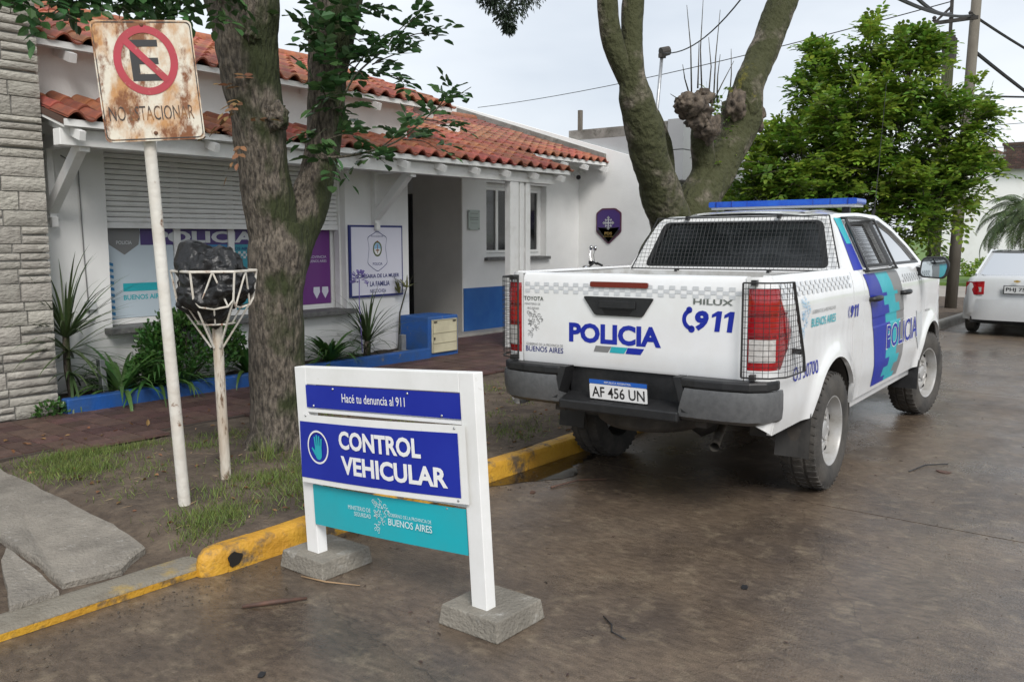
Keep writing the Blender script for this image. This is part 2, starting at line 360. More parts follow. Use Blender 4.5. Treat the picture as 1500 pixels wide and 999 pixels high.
# ------------------------------------------------------------------ ground, road, kerb, pavement
def fr(x, y, z, s=1.0): return noise.fractal(Vector((x, y, z)) * s, 1.0, 2.0, 4)
ROAD = mat('wet_brown_concrete', (.138, .103, .073), (.068, .052, .041), 1.5, .34, .50, bump=.5, bscale=80, lo=.34, hi=.66, detail=12, mask2=((.180, .142, .100), 6.5, .52, .72))
def road_tweak():
    n = ROAD.node_tree.nodes; l = ROAD.node_tree.links; p = n['Principled BSDF']
    t = n.new('ShaderNodeTexCoord'); a = n.new('ShaderNodeTexNoise'); a.inputs['Scale'].default_value = .55; a.inputs['Detail'].default_value = 6; a.inputs['Roughness'].default_value = .65
    l.new(t.outputs['Object'], a.inputs['Vector'])
    r = n.new('ShaderNodeMapRange'); r.inputs[1].default_value = .38; r.inputs[2].default_value = .64; r.inputs[3].default_value = .14; r.inputs[4].default_value = .52
    l.new(a.outputs['Fac'], r.inputs[0])
    for k in list(p.inputs['Roughness'].links): l.remove(k)
    l.new(r.outputs[0], p.inputs['Roughness'])
    bn = [q for q in n if q.type == 'BUMP'][0]; bn.inputs['Distance'].default_value = .006
    p.inputs['Specular IOR Level'].default_value = .42
    # aggregate grain and short scrape marks
    src = p.inputs['Base Color'].links[0].from_socket
    v = n.new('ShaderNodeTexNoise'); v.inputs['Scale'].default_value = 170; v.inputs['Detail'].default_value = 3; l.new(t.outputs['Object'], v.inputs['Vector'])
    mpp = n.new('ShaderNodeMapping'); mpp.inputs['Rotation'].default_value = (0, 0, .5); mpp.inputs['Scale'].default_value = (34, 15, 1); l.new(t.outputs['Object'], mpp.inputs[0])
    s2 = n.new('ShaderNodeTexNoise'); s2.inputs['Scale'].default_value = 1; s2.inputs['Detail'].default_value = 4; l.new(mpp.outputs[0], s2.inputs['Vector'])
    av = n.new('ShaderNodeMath'); av.operation = 'ADD'; l.new(v.outputs['Fac'], av.inputs[0]); l.new(s2.outputs['Fac'], av.inputs[1])
    rr = n.new('ShaderNodeMapRange'); rr.inputs[1].default_value = .72; rr.inputs[2].default_value = 1.30; rr.inputs[3].default_value = .62; rr.inputs[4].default_value = 1.40; l.new(av.outputs[0], rr.inputs[0])
    hsv = n.new('ShaderNodeHueSaturation'); l.new(rr.outputs[0], hsv.inputs['Value']); l.new(src, hsv.inputs['Color']); l.new(hsv.outputs[0], p.inputs['Base Color'])
    # hairline cracks
    vo = n.new('ShaderNodeTexVoronoi'); vo.feature = 'DISTANCE_TO_EDGE'; vo.inputs['Scale'].default_value = .55
    wv = n.new('ShaderNodeTexNoise'); wv.inputs['Scale'].default_value = 2.5; wv.inputs['Detail'].default_value = 6; l.new(t.outputs['Object'], wv.inputs['Vector'])
    mxv = n.new('ShaderNodeMix'); mxv.data_type = 'RGBA'; mxv.inputs[0].default_value = .22; l.new(t.outputs['Object'], mxv.inputs[6]); l.new(wv.outputs['Color'], mxv.inputs[7]); l.new(mxv.outputs[2], vo.inputs['Vector'])
    ck = n.new('ShaderNodeMapRange'); ck.inputs[1].default_value = .0006; ck.inputs[2].default_value = .0018; ck.inputs[3].default_value = .72; ck.inputs[4].default_value = 1.0; l.new(vo.outputs['Distance'], ck.inputs[0])
    h2 = n.new('ShaderNodeHueSaturation'); l.new(ck.outputs[0], h2.inputs['Value']); l.new(hsv.outputs[0], h2.inputs['Color']); l.new(h2.outputs[0], p.inputs['Base Color'])
road_tweak()
b = B(); b.add([(-600, -600, -.03), (1500, -600, -.03), (1500, 900, -.03), (-600, 900, -.03)], [(0, 1, 2, 3)])
struct('ground', b, GRASSFAR, label='green and earthy ground reaching the horizon')
b = B(); b.add([(-40, -6.2, -.015), (300, -6.2, -.015), (300, 3.82, -.015), (-40, 3.82, -.015)], [(0, 1, 2, 3)])
road = struct('road', b, mat('joint_tar', (.03, .026, .022), None, rough=.6), label='wet brown concrete road')
ys = [-6.2, -3.3, -.35, 3.815]
xs = [-30, -20, -9.65, -4.65, .35, 5.35, 10.35, 15.35, 20.4, 30, 60, 120, 300]
for i in range(len(xs) - 1):
    for j in range(3):
        g = .006
        x0, x1, y0, y1 = xs[i] + g, xs[i + 1] - g, ys[j] + g, ys[j + 1] - g
        q = B(); q.add([(x0, y0, 0), (x1, y0, 0), (x1, y1, 0), (x0, y1, 0), (x0, y0, -.014), (x1, y0, -.014), (x1, y1, -.014), (x0, y1, -.014)],
                       [(0, 1, 2, 3), (0, 4, 5, 1), (1, 5, 6, 2), (2, 6, 7, 3), (3, 7, 4, 0)])
        obj('road_slab', q, ROAD, road)
# cross street far away
b = B(); b.add([(25.5, 3.9, .012), (33, 3.9, .012), (33, 90, .012), (25.5, 90, .012)], [(0, 1, 2, 3)])
struct('side_street', b, mat('pale_concrete_road', (.30, .27, .23), (.24, .215, .185), 1, .6, bump=.1))

# verge soil
def vz(x, y):
    z = .125 + .018 * fr(x, y, 3, 1.3) + .006 * fr(x, y, 1, 8)
    z -= .045 * max(0, min(1, (2.65 - x) / .4)) * max(0, min(1, (4.7 - y) / .6)) + .045 * max(0, min(1, (2.34 - x) / .16)) * max(0, min(1, (y - 4.3) / .5))
    if x < 2.45: k = max(0, min(1, (y - 3.93) / .14)); k2 = max(0, min(1, (2.45 - x) / .12)); z = z * (1 - k2) + k2 * (.032 * (1 - k) + z * k)
    if x < 2.40: k3 = max(0, min(1, (2.40 - x) / .10)); zs = .130 - .11 * max(0, 4.42 - y) - .042; z = z * (1 - k3) + k3 * min(z, zs)
    return z
b = B(); b.grid(lambda u, v: (.6 + u * 8.4, 3.80 + v * 2.75, vz(.6 + u * 8.4, 3.80 + v * 2.75)), 150, 48)
b.grid(lambda u, v: (9.0 + u * 16, 3.80 + v * 2.75, .125), 8, 3)
struct('verge', b, SOIL, smooth=True, label='bare brown soil strip between kerb and pavement')
# pavement bed and tiles
b = B(); b.box(-6, 25, 6.40, 8.15, -.02, .138); b.box(8.17, 13.48, 8.15, 10.5, -.02, .139)
pav = struct('pavement', b, mat('pavement_bed', (.075, .058, .048), (.05, .04, .034), 6, .9, bump=.4), label='dark red ridged paving in front of the station')
tb = B(); T = .2
tb.box(-.097, .097, -.097, .097, -.012, .004)
for k in range(5):
    y = -.078 + k * .039; tb.box(-.094, .094, y - .013, y + .013, .004, .0085)
tme = mesh('paving_tile', tb); tme.materials.append(REDTILE)
spots = []
for i in range(62):
    for j in range(-1, 8):
        x = 1.0 + i * T + .1; y = 6.42 + j * T + .1
        if j == -1 and (fr(x, 1, 2, .9) < .05 or x > 9): continue
        if y > 7.55 and x < 8.6: continue
        spots.append((x, y))
for i in range(24):
    for j in range(4):
        spots.append((8.7 + i * T, 8.12 + j * T))
spots.sort(key=lambda p: p[0] ** 2 + p[1] ** 2 if p[0] > 2.3 else 1e3 + p[0])
extra = B()
for k, (x, y) in enumerate(spots):
    z = .142 + .004 * fr(x, y, 0, 2) + random.uniform(-.0015, .0015)
    if k < 300:
        o = obj('tile', tme, REDTILE, pav); o.location = Vector((x, y, z)); o.rotation_euler = (random.uniform(-.008, .008), random.uniform(-.008, .008), 0)
    else:
        extra.add([(q[0] + x, q[1] + y, q[2] + z) for q in tb.v], tb.f)
obj('paving_field', extra, REDTILE, pav, fix=False, kind='stuff')

# driveway slabs
dw = B(); dw.box(-8, .7, 3.95, 6.36, -.02, .055)
drive = struct('driveway', dw, SOIL, label='broken concrete driveway slabs at the left')
SLAB = mat('old_driveway_concrete', (.25, .225, .19), (.165, .148, .125), 5, .85, bump=.8, bscale=55, lo=.35, hi=.65, detail=10, mask2=((.30, .28, .25), 22, .58, .68))
def slab_poly(pts, ztop, seed):
    q = B(); n = len(pts); top = []
    P = []
    for i in range(n):                                   # ragged edges
        a, c = Vector(pts[i]), Vector(pts[(i + 1) % n]); m = max(2, int((c - a).length / .09))
        for k in range(m):
            t = k / m; p = a.lerp(c, t); d = (c - a).normalized(); jit = .014 * fr(p.x * 3, p.y * 3, seed, 2.5) * (1 if 0 < k else .3)
            P.append((p.x - d.y * jit, p.y + d.x * jit))
    m = len(P); zz = lambda x, y: ztop - .11 * max(0, (4.42 - y)) + .004 * fr(x, y, seed, 2)
    cx = sum(p[0] for p in P) / m; cy = sum(p[1] for p in P) / m
    inner = [((p[0] - cx) * .975 + cx, (p[1] - cy) * .985 + cy) for p in P]
    vs_ = [(x, y, zz(x, y) - .10) for x, y in P] + [(x, y, zz(x, y) - .012) for x, y in P] + [(x, y, zz(x, y)) for x, y in inner] + [(cx, cy, zz(cx, cy))]
    fs = []
    for i in range(m):
        j = (i + 1) % m; fs += [(i, j, m + j, m + i), (m + i, m + j, 2 * m + j, 2 * m + i), (2 * m + i, 2 * m + j, 3 * m)]
    return q.add(vs_, fs)
SL = [[(1.76, 4.02), (2.02, 3.98), (2.22, 4.12), (2.30, 5.2), (2.36, 6.28), (1.86, 6.28), (1.80, 4.9)],
      [(.9, 4.0), (1.45, 3.96), (1.74, 4.7), (1.79, 5.42), (.9, 5.42)], [(1.50, 3.94), (1.72, 3.96), (1.75, 4.58), (1.66, 4.42)],
      [(.9, 5.46), (1.80, 5.46), (1.84, 6.28), (.9, 6.28)], [(-.3, 4.0), (.86, 4.0), (.86, 5.3), (-.3, 5.3)], [(-.3, 5.34), (.86, 5.34), (.86, 6.28), (-.3, 6.28)],
      [(-1.8, 4.0), (-.34, 4.0), (-.34, 6.28), (-1.8, 6.28)]]
for i, p in enumerate(SL): obj('slab', slab_poly(p, .130 - (.008 if i in (1, 2) else 0), i * 3.7), SLAB, drive, smooth=35)

# kerb: worn yellow stretch with a rounded nose, then plain concrete
def kerb_strip(x0, x1, h0, h1, n, wd=.135, y0=3.70, amp=.007):
    prof = [(0.0, -.03), (.004, .3), (.008, .72), (.022, .92), (.05, 1.0), (wd - .03, 1.0), (wd, .93), (wd + .004, .5), (wd + .004, -.03)]
    q = B()
    def fn(u, v):
        x = x0 + (x1 - x0) * u; hh = h0 + (h1 - h0) * u; i = v * (len(prof) - 1); k = min(int(i), len(prof) - 2); t = i - k
        y = prof[k][0] * (1 - t) + prof[k + 1][0] * t; z = (prof[k][1] * (1 - t) + prof[k + 1][1] * t) * hh
        e = amp * fr(x * 1.4, y * 9, z * 9, 1.6)
        return (x, y0 + y - e, z + e * .8)
    q.grid(fn, n, 24); return q
b = kerb_strip(2.42, 9.0, .125, .135, 150)
yk = struct('kerb', b, YELLOW, smooth=True, label='worn yellow painted kerb along the parking lane')
nose = B()
def nosefn(u, v):                     # quarter-dome end
    a = PI * u; r = .068; e = PI / 2 * v
    x = 2.42 - math.sin(a) * r * 1.9 * math.cos(e) ** .6; y = 3.768 - math.cos(a) * r; z = .128 * math.sin(e) ** .55
    y = 3.768 + (y - 3.768) * math.cos(e) ** .3 if v > 0 else y
    k = .005 * fr(x * 5, y * 5, z * 5, 1); return (x + k, y + k, z + k)
nose.grid(nosefn, 24, 12)
obj('kerb_nose', nose, YELLOW, yk, smooth=True)
hole = B(); hp = []  # ragged flat disc, the drain opening's shade put in as dark colour
for i in range(16):
    a = 2 * PI * i / 16; r = .036 * (1 + .10 * math.sin(a * 3 + 1) + .09 * math.sin(a * 5)); hp.append((r * math.cos(a) * 1.1, r * math.sin(a)))
hole.prism(hp, lambda u, v, w_: (2.455 + u, 3.697 - w_, .060 + v), 0, .006)
obj('drain_hole_shade', hole, mat('drain_dark', (.012, .010, .008), None, rough=.95), yk)
struct('kerb_plain', kerb_strip(9.0, 25.4, .15, .15, 80), CONCRETE, smooth=True)
struct('kerb_far', kerb_strip(33.0, 120, .15, .15, 40), CONCRETE, smooth=True)
lk = kerb_strip(-8, 2.36, .040, .046, 140, wd=.19, y0=3.775, amp=.010)
struct('dropped_kerb', lk, mat('faded_yellow_kerb', (.20, .18, .145), (.38, .25, .045), 3.0, .7, bump=.5, bscale=60, lo=.50, hi=.62, mask2=((.15, .13, .10), 5, .5, .66)), smooth=True, label='low dropped kerb with flaking yellow paint')
edge = B(); edge.grid(lambda u, v: (-8 + u * 10.36, 3.768 - .004 * v + .006 * fr((-8 + u * 10.36) * 2, 0, 0, 2), .002 + .034 * v), 200, 2)
struct('kerb_paint', edge, YELLOW, smooth=True)
# gutter water
gw = B(); N_ = 120
def gedge(x): return 3.69 - .34 * max(0.0, fr(x, 4, 0, 1.1) + .30) * max(0, 1 - abs(x - 5.0) / 1.9) - .03
for i in range(N_ + 1):
    x = 3.2 + i / N_ * 3.6; gw.v += [(x, gedge(x), .0035), (x, 3.712, .0035)]
gw.f = [(2 * i, 2 * i + 2, 2 * i + 3, 2 * i + 1) for i in range(N_)]
GWM = glass('gutter_water', (.035, .024, .016), .45, .03)
o = obj('gutter_water', gw, GWM, fix=False); o['kind'] = 'structure'
# opposite pavement (behind the photographer)
b = B(); b.box(-40, 60, -9, -6.2, -.02, .14)
struct('opposite_pavement', b, CONCRETE)
# far verge beyond the side street
b = B(); b.box(33, 120, 3.84, 30, -.02, .12)
struct('lawn', b, GRASSFAR, label='green lawn beyond the side street')
b = B(); b.box(33.0, 120, 5.0, 6.3, .12, .128); struct('far_path', b, CONCRETE)

# ------------------------------------------------------------------ stone-clad wall at the left
sw = thing('stone_wall', 'pale grey split-stone wall at the left edge of the photo', 'wall', (2.4, 7.8, .13))
b = B(); b.box(1.2, 3.405, 7.70, 8.6, .1, 4.6); obj('mortar_core', b, MORTAR, sw)
z = .14; row = 0; cnt = 0
rnd = random.Random(3)
while z < 4.5:
    hgt = rnd.choice([.075, .115, .13, .145, .155, .12])
    x = 3.43 - 0; first = True
    while x > 1.9:
        wd = rnd.uniform(.20, .46); x0 = max(x - wd, 1.9)
        if x0 - 1.9 < .1: x0 = 1.9
        # a tall stone now and then is split in two thin ones
        for (za, zb) in ([(z, z + hgt)] if hgt < .1 or rnd.random() < .6 else [(z, z + hgt * .48), (z + hgt * .52 + .004, z + hgt)]):
            q = B(); g = .007; d = .02 + rnd.uniform(0, .016); nx = max(2, int((x - x0) / .09))
            y0 = 7.70; xa, xb = x0 + g, x - (0 if first else g)
            def sf(u, v, xa=xa, xb=xb, za=za, zb=zb, d=d, sd=rnd.uniform(0, 50)):
                xx = xa + (xb - xa) * u; zz = za + g * .6 + (zb - za - g * 1.2) * v
                ed = min(u, 1 - u) * (xb - xa); ev = min(v, 1 - v) * (zb - za); k = min(1, min(ed, ev) / .012 + .0)
                return (xx, y0 - d * (.45 + .55 * k) + .006 * fr(xx * 2, zz * 5, sd, 4), zz)
            q.grid(sf, nx, 4)
            n0 = len(q.v); m4 = 5
            # side skirts back to the core
            loop = [i * m4 for i in range(nx + 1)] + [nx * m4 + j for j in range(1, m4)] + [i * m4 + 4 for i in range(nx - 1, -1, -1)] + [j for j in range(m4 - 2, 0, -1)]
            back = [(q.v[i][0], y0 + .004, q.v[i][2]) for i in loop]; q.v += back
            for i in range(len(loop)):
                j = (i + 1) % len(loop); q.f.append((loop[i], loop[j], n0 + j, n0 + i))
            if cnt < 300: obj('stone', q, STONE, sw, smooth=50); cnt += 1
        x = x0; first = False
    z += hgt; row += 1
# return face of the wall end (towards +X)
q = B(); z = .14
while z < 4.5:
    hgt = rnd.choice([.06, .1, .12]); q.box(3.405, 3.428, 7.72, 8.13, z + .006, z + hgt - .006); z += hgt
obj('end_stones', q, STONE, sw)

# ------------------------------------------------------------------ police station
SLOPE = .31; A = math.atan(SLOPE)
ps = thing('police_station', 'white police station with terracotta tiled roofs and long porch canopy', 'building', (6.5, 8.6, .14))
w_ = B()
w_.box(3.405, 4.18, 8.15, 8.42, .1, 3.36); w_.box(7.10, 8.16, 8.15, 8.42, .1, 3.36); w_.box(4.18, 7.10, 8.15, 8.42, .1, .74); w_.box(4.18, 7.10, 8.15, 8.42, 2.50, 3.36)
w_.box(7.94, 8.16, 8.42, 10.5, .1, 3.36)
w_.box(8.16, 10.3, 10.5, 10.7, .1, 3.4)
wall = obj('wall', w_, WHITEWALL, ps)
w2 = B()
w2.box(10.30, 10.87, 9.10, 9.32, .1, 3.15); w2.box(12.50, 13.5, 9.10, 9.32, .1, 3.15); w2.box(10.87, 12.50, 9.10, 9.32, .1, 1.33); w2.box(10.87, 12.50, 9.10, 9.32, 2.53, 3.15)
w2.box(10.30, 10.5, 9.32, 10.5, .1, 3.4)
obj('wing_wall', w2, WHITEWALL, ps)
b = B(); b.box(10.284, 10.30, 9.104, 10.16, .15, 2.95); obj('porch_side_wall', b, BEIGE, ps)
b = B(); b.box(10.305, 13.49, 9.085, 9.10, .14, .86); obj('blue_dado', b, BLUEWALL, ps)
b = B(); b.box(8.3, 10.28, 10.47, 10.5, .15, 2.3); d_ = obj('door', b, mat('dark_door', (.03, .032, .035), (.05, .05, .05), 5, .4), ps)
b = B(); frame_boxes(b, 8.28, 10.27, .16, 2.34, 10.43, 10.468, .06); b.box(9.2, 9.26, 10.43, 10.468, .22, 2.28); obj('door_frame', b, V_BLACK, d_)
b = B(); b.box(10.262, 10.284, 10.16, 10.40, .15, 2.35); 
for k in range(5): b.box(10.255, 10.262, 10.19, 10.37, .35 + k * .38, .62 + k * .38)
obj('side_door', b, mat('dark_door', (.03, .032, .035)), ps)
b = B(); b.box(8.2, 13.49, 8.78, 9.08, .13, .185); obj('step', b, mat('pale_step', (.42, .40, .37), (.34, .32, .29), 5, .7), ps, bevel=.006)
b = B(); b.box(3.41, 8.16, 8.44, 8.46, .1, 3.3); b.box(3.41, 8.16, 10.4, 10.44, .1, 3.3); b.box(3.41, 8.16, 8.46, 10.4, .08, .12); obj('dark_room', b, CARIN, ps)
b = B(); b.box(10.52, 13.49, 9.9, 9.93, .1, 3.1); obj('wing_room', b, mat('dim_room', (.10, .10, .10), None, rough=.9), ps)

# roof decks
def rz(y, e=0.0): return 2.60 + SLOPE * (y - 7.3) + e
def deck(b, x0, x1, y0, y1, zf, t=.05):
    z0, z1 = zf(y0), zf(y1)
    return b.add([(x0, y0, z0 - t), (x1, y0, z0 - t), (x1, y1, z1 - t), (x0, y1, z1 - t), (x0, y0, z0), (x1, y0, z0), (x1, y1, z1), (x0, y1, z1)],
                 [(0, 3, 2, 1), (4, 5, 6, 7), (0, 1, 5, 4), (1, 2, 6, 5), (2, 3, 7, 6), (3, 0, 4, 7)])
ur = lambda y: 3.33 + .33 * (y - 7.9)
b = B(); deck(b, 3.44, 8.16, 7.32, 8.148, rz); deck(b, 8.16, 10.62, 7.32, 11.6, rz); deck(b, 10.62, 13.48, 8.52, 11.6, rz)
b.add([(8.16, 11.6, rz(11.6)), (13.48, 11.6, rz(11.6)), (13.48, 15.5, 2.8), (8.16, 15.5, 2.8)], [(0, 1, 2, 3)])
roof = obj('roof', b, DECK, ps, fix=False)
b = B(); deck(b, 3.44, 8.74, 7.92, 10.3, ur); b.add([(2.4, 10.3, ur(10.3)), (8.86, 10.3, ur(10.3)), (8.86, 14, 3.0), (2.4, 14, 3.0)], [(0, 1, 2, 3)])
uroof = obj('upper_roof', b, DECK, ps, fix=False)
# S-shaped tiles
TW, TE = .222, .32
def tile_prof(u): return .052 * math.sin(PI * u / .62) if u < .62 else -.016 * math.sin(PI * (u - .62) / .38)
tl = B(); K = 14; Ln = .41
for t_, dz in ((0, 0), (1, 0)):
    for i in range(K + 1):
        u = i / K; tl.v.append((u * (TW + .012), t_ * Ln, tile_prof(u) * (1 - .12 * t_)))
for i in range(K): tl.f.append((i, i + 1, K + 2 + i, K + 1 + i))
o_ = len(tl.v)
for i in range(K + 1): u = i / K; tl.v.append((u * (TW + .012), 0, tile_prof(u) - .017))
for i in range(K): tl.f.append((i, o_ + i, o_ + i + 1, i + 1))
o2 = len(tl.v)
for i in range(K + 1): u = i / K; tl.v.append((u * (TW + .012), Ln, tile_prof(u) - .017))
for i in range(K): tl.f.append((o_ + i, o2 + i, o2 + i + 1, o_ + i + 1))
tlm = mesh('roof_tile', tl); tlm.materials.append(TILE); tlm.polygons.foreach_set('use_smooth', [True] * len(tlm.polygons)); tlm.set_sharp_from_angle(angle=math.radians(50))
tlm2 = tlm.copy(); tlm2.materials.clear(); tlm2.materials.append(TILEOLD)
jobs = []
def tiles(x0, x1, y0, y1, zf, parent, sl, maxn=None):
    nx = int(round((x1 - x0) / TW)); ca = math.cos(math.atan(sl)); ny = int(math.ceil((y1 - y0) / (TE * ca)))
    for j in range(ny):
        for i in range(nx):
            y = y0 - .04 + j * TE * ca; x = x0 + i * TW
            jobs.append((x, y, zf(y) + .034, sl, parent))
tiles(3.45, 8.2, 7.3, 8.05, rz, roof, SLOPE)
tiles(8.2, 10.6, 7.3, 11.5, rz, roof, SLOPE)
tiles(10.62, 13.45, 8.5, 11.5, rz, roof, SLOPE)
tiles(3.45, 8.7, 7.9, 10.2, ur, uroof, .33)
rest = {roof: B(), uroof: B()}; quota = {roof: 300, uroof: 200}
for (x, y, z, sl, par) in sorted(jobs, key=lambda q: (q[1] - 7.3) * 1.0 + .12 * abs(q[0] - 8)):
    ang = math.atan(sl) - .035
    if quota[par] > 0:
        quota[par] -= 1
        o = obj('roof_tile', tlm2 if (y > 8.8 and x > 10.6) or (y > 9.6 and x > 9) else tlm, TILE, par)
        o.location = Vector((x, y, z + random.uniform(-.004, .004))) - wloc(par); o.rotation_euler = (ang + random.uniform(-.02, .02), random.uniform(-.015, .015), random.uniform(-.02, .02))
    else:
        M = Matrix.Translation((x, y, z + random.uniform(-.004, .004))) @ Matrix.Rotation(ang, 4, 'X')
        rest[par].add([M @ Vector(q) for q in tl.v], tl.f)
for par in rest:
    if rest[par].v: obj('tile_field', rest[par], TILEOLD, par, smooth=50, fix=False, kind='stuff')
# ridge caps
for (x0, x1, y, z, par) in ((8.2, 13.4, 11.55, rz(11.55) + .03, roof), (3.45, 8.5, 10.25, ur(10.25) + .03, uroof)):
    q = B(); x = x0
    while x < x1:
        q.tube([(x, y, z), (x + .36, y, z + .012)], [.10, .09], 10); x += .34
    obj('ridge_tiles', q, TILE, par, smooth=40)
# timber: soffit, beam, rafters, brackets, posts
b = B(); deck(b, 3.445, 8.15, 7.34, 8.146, lambda y: rz(y, -.055), .02); deck(b, 8.17, 10.58, 7.34, 10.48, lambda y: rz(y, -.055), .02); deck(b, 10.63, 13.47, 8.54, 9.098, lambda y: rz(y, -.055), .02)
deck(b, 3.445, 8.70, 7.94, 8.148, lambda y: ur(y) - .055, .02)
obj('soffit', b, WHITETRIM, ps)
b = B(); b.box(3.44, 10.35, 7.40, 7.52, 2.40, 2.535); obj('front_beam', b, WHITETRIM, ps, bevel=.006)
b = B(); b.box(3.44, 10.60, 7.295, 7.318, 2.545, 2.60); obj('fascia', b, WHITETRIM, ps)
b = B(); b.box(10.63, 13.47, 8.495, 8.518, rz(8.5) - .055, rz(8.5)); obj('wing_fascia', b, WHITETRIM, ps)
b = B(); b.box(3.44, 8.74, 7.895, 7.918, 3.275, 3.33); obj('upper_fascia', b, WHITETRIM, ps)
x = 3.55
while x < 10.6:
    q = B(); y1 = 8.14 if x < 8.2 else 9.05
    q.bar((x, 7.24, rz(7.24) - .115), (x, y1, rz(y1) - .115), .05, .075); obj('rafter', q, WHITETRIM, ps); x += .62
x = 10.9
while x < 13.4:
    q = B(); q.bar((x, 8.42, rz(8.42) - .115), (x, 9.09, rz(9.09) - .115), .06, .08); obj('rafter', q, WHITETRIM, ps); x += .62
x = 3.8
while x < 8.7:
    q = B(); q.bar((x, 7.84, ur(7.84) - .12), (x, 8.14, ur(8.14) - .12), .06, .08); obj('rafter', q, WHITETRIM, ps); x += .9
for bx in (3.66, 7.55):
    q = B(); q.bar((bx, 8.10, 1.90), (bx, 7.48, 2.44), .085, .10); q.bar((bx, 8.12, 1.80), (bx, 8.12, 2.55), .085, .06); q.bar((bx, 8.09, 2.47), (bx, 7.52, 2.47), .085, .10)
    q.box(bx - .03, bx + .03, 8.05, 8.10, 1.74, 1.83); q.box(bx - .045, bx + .045, 7.44, 7.5, 2.36, 2.44)
    obj('bracket', q, WHITETRIM, ps, bevel=.006)
for (x0, x1, y0, y1) in ((9.36, 9.54, 7.41, 7.51), (9.585, 9.675, 7.42, 7.50), (9.72, 9.82, 7.42, 7.50)):
    q = B(); q.box(x0, x1, y0, y1, .14, 2.40); obj('post', q, WHITETRIM, ps, bevel=.006)
b = B()
for zz in (.5, 1.45, 2.3): b.box(9.54, 9.72, 7.45, 7.47, zz, zz + .05)
obj('post_ties', b, WHITETRIM, ps)

# shop-front window with half-lowered roller shutter
win = B(); Yw = 8.36
frame_boxes(win, 4.185, 7.095, .80, 2.5, Yw, Yw + .06, .055)
for mx_ in (4.98, 5.62, 6.30): win.box(mx_, mx_ + .075, Yw - .005, Yw + .055, .855, 2.445)
shop = obj('shop_window', win, WHITETRIM, ps)
b = B(); b.box(4.19, 7.09, Yw + .02, Yw + .026, .85, 2.45); obj('pane', b, WINGLASS, shop)
b = B(); b.box(4.1, 7.16, 8.02, 8.36, .742, .797); obj('window_sill', b, SLATE, ps, bevel=.006)
zt = 2.50
k = 0
while zt > 1.80:
    q = B(); q.prism([(8.285, zt - .046), (8.278, zt - .040), (8.272, zt - .024), (8.278, zt - .006), (8.285, zt - .001), (8.30, zt - .001), (8.30, zt - .046)], lambda u, v, w2_: (w2_, u, v), 4.20, 7.08)
    obj('shutter_slat', q, WHITETRIM, shop); zt -= .0505; k += 1
b = B(); b.box(4.20, 7.08, 8.262, 8.302, zt - .055, zt + .002); obj('shutter_bar', b, WHITETRIM, shop, bevel=.004)
zsh = zt - .055
b = B(); b.box(4.182, 4.205, 8.24, 8.33, .80, 2.5); b.box(7.075, 7.098, 8.24, 8.33, .80, 2.5); obj('shutter_guide', b, WHITETRIM, shop)
# vinyl graphics on the panes (flat printed sheets)
yv = Yw + .012
m_ = plane_map((0, yv, 0), (1, 0, 0), (0, 0, 1))
def sheet(x0, x1, z0, z1, m, nm, off=0.0):
    q = B(); q.box(x0, x1, yv - .002 - off, yv - off, z0, z1); return obj(nm, q, m, shop)
sheet(4.245, 4.975, .86, 1.79, V_PALE, 'window_graphic')
sheet(5.06, 5.615, .86, 1.79, V_MID, 'window_graphic')
sheet(5.70, 6.295, .86, 1.79, mat('teal_blue_vinyl', (.04, .28, .36), None, rough=.4), 'window_graphic')
sheet(6.38, 7.035, .86, 1.79, V_PURPLE, 'window_graphic')
q = B(); mo = plane_map((0, yv - .004, 0), (1, 0, 0), (0, 0, 1))
for (a, c) in ((4.62, 4.975), (5.06, 5.615), (5.70, 6.10)): poly(q, [(a, 1.575), (c, 1.575), (c, 1.78), (a, 1.78)], mo)
decal('graphic_band', q, V_DPURPLE, shop)
q = B(); mo = plane_map((0, yv - .0055, 0), (1, 0, 0), (0, 0, 1)); text(q, 'POLICIA', 5.36, 1.655, 1.20, .125, mo, .04); decal('graphic_lettering', q, V_LGREY, shop); q = B(); text(q, 'POLICIA', 4.45, 1.60, .16, .035, mo, .02)
decal('graphic_lettering', q, V_LGREY, shop)
q = B(); text(q, 'PROVINCIA DE BUENOS AIRES', 5.56, 1.53, .72, .032, mo, .01); decal('graphic_lettering', q, V_NAVY, shop)
q = B()
for r_ in range(3):
    for c_ in range(26):
        if (r_ + c_) % 2 == 0: poly(q, [(5.17 + c_ * .032, 1.42 + r_ * .026), (5.202 + c_ * .032, 1.42 + r_ * .026), (5.202 + c_ * .032, 1.446 + r_ * .026), (5.17 + c_ * .032, 1.446 + r_ * .026)], mo)
decal('graphic_checks', q, V_LGREY, shop)
q = B(); mo2 = plane_map((0, yv - .004, 0), (1, 0, 0), (0, 0, 1)); poly(q, [(4.30, 1.78), (4.60, 1.78), (4.62, 1.70), (4.60, 1.58), (4.45, 1.48), (4.30, 1.58), (4.28, 1.70)], mo2); decal('graphic_shield', q, V_GREY, shop)
q = B()
for k in range(10): poly(q, [(4.255, 1.42 - k * .06), (4.33, 1.40 - k * .06), (4.33, 1.37 - k * .06), (4.255, 1.39 - k * .06)], mo2)
decal('graphic_dashes', q, V_MID, shop)
q = B(); poly(q, [(4.42, 1.12), (4.86, 1.12), (4.86, 1.20), (4.42, 1.20)], mo2); decal('graphic_bar', q, V_TEAL, shop)
q = B(); text(q, 'BUENOS AIRES', 4.64, 1.06, .44, .05, mo2, .02); decal('graphic_lettering', q, V_TEAL, shop)
q = B()
for k in range(2): q = B(); poly(q, [(p[0] + 6.82 + k * .13, p[1] + 1.0) for p in [(-.045, .06), (.045, .06), (.05, 0), (0, -.08), (-.05, 0)]], mo2); decal('graphic_badge', q, V_LILAC, shop)
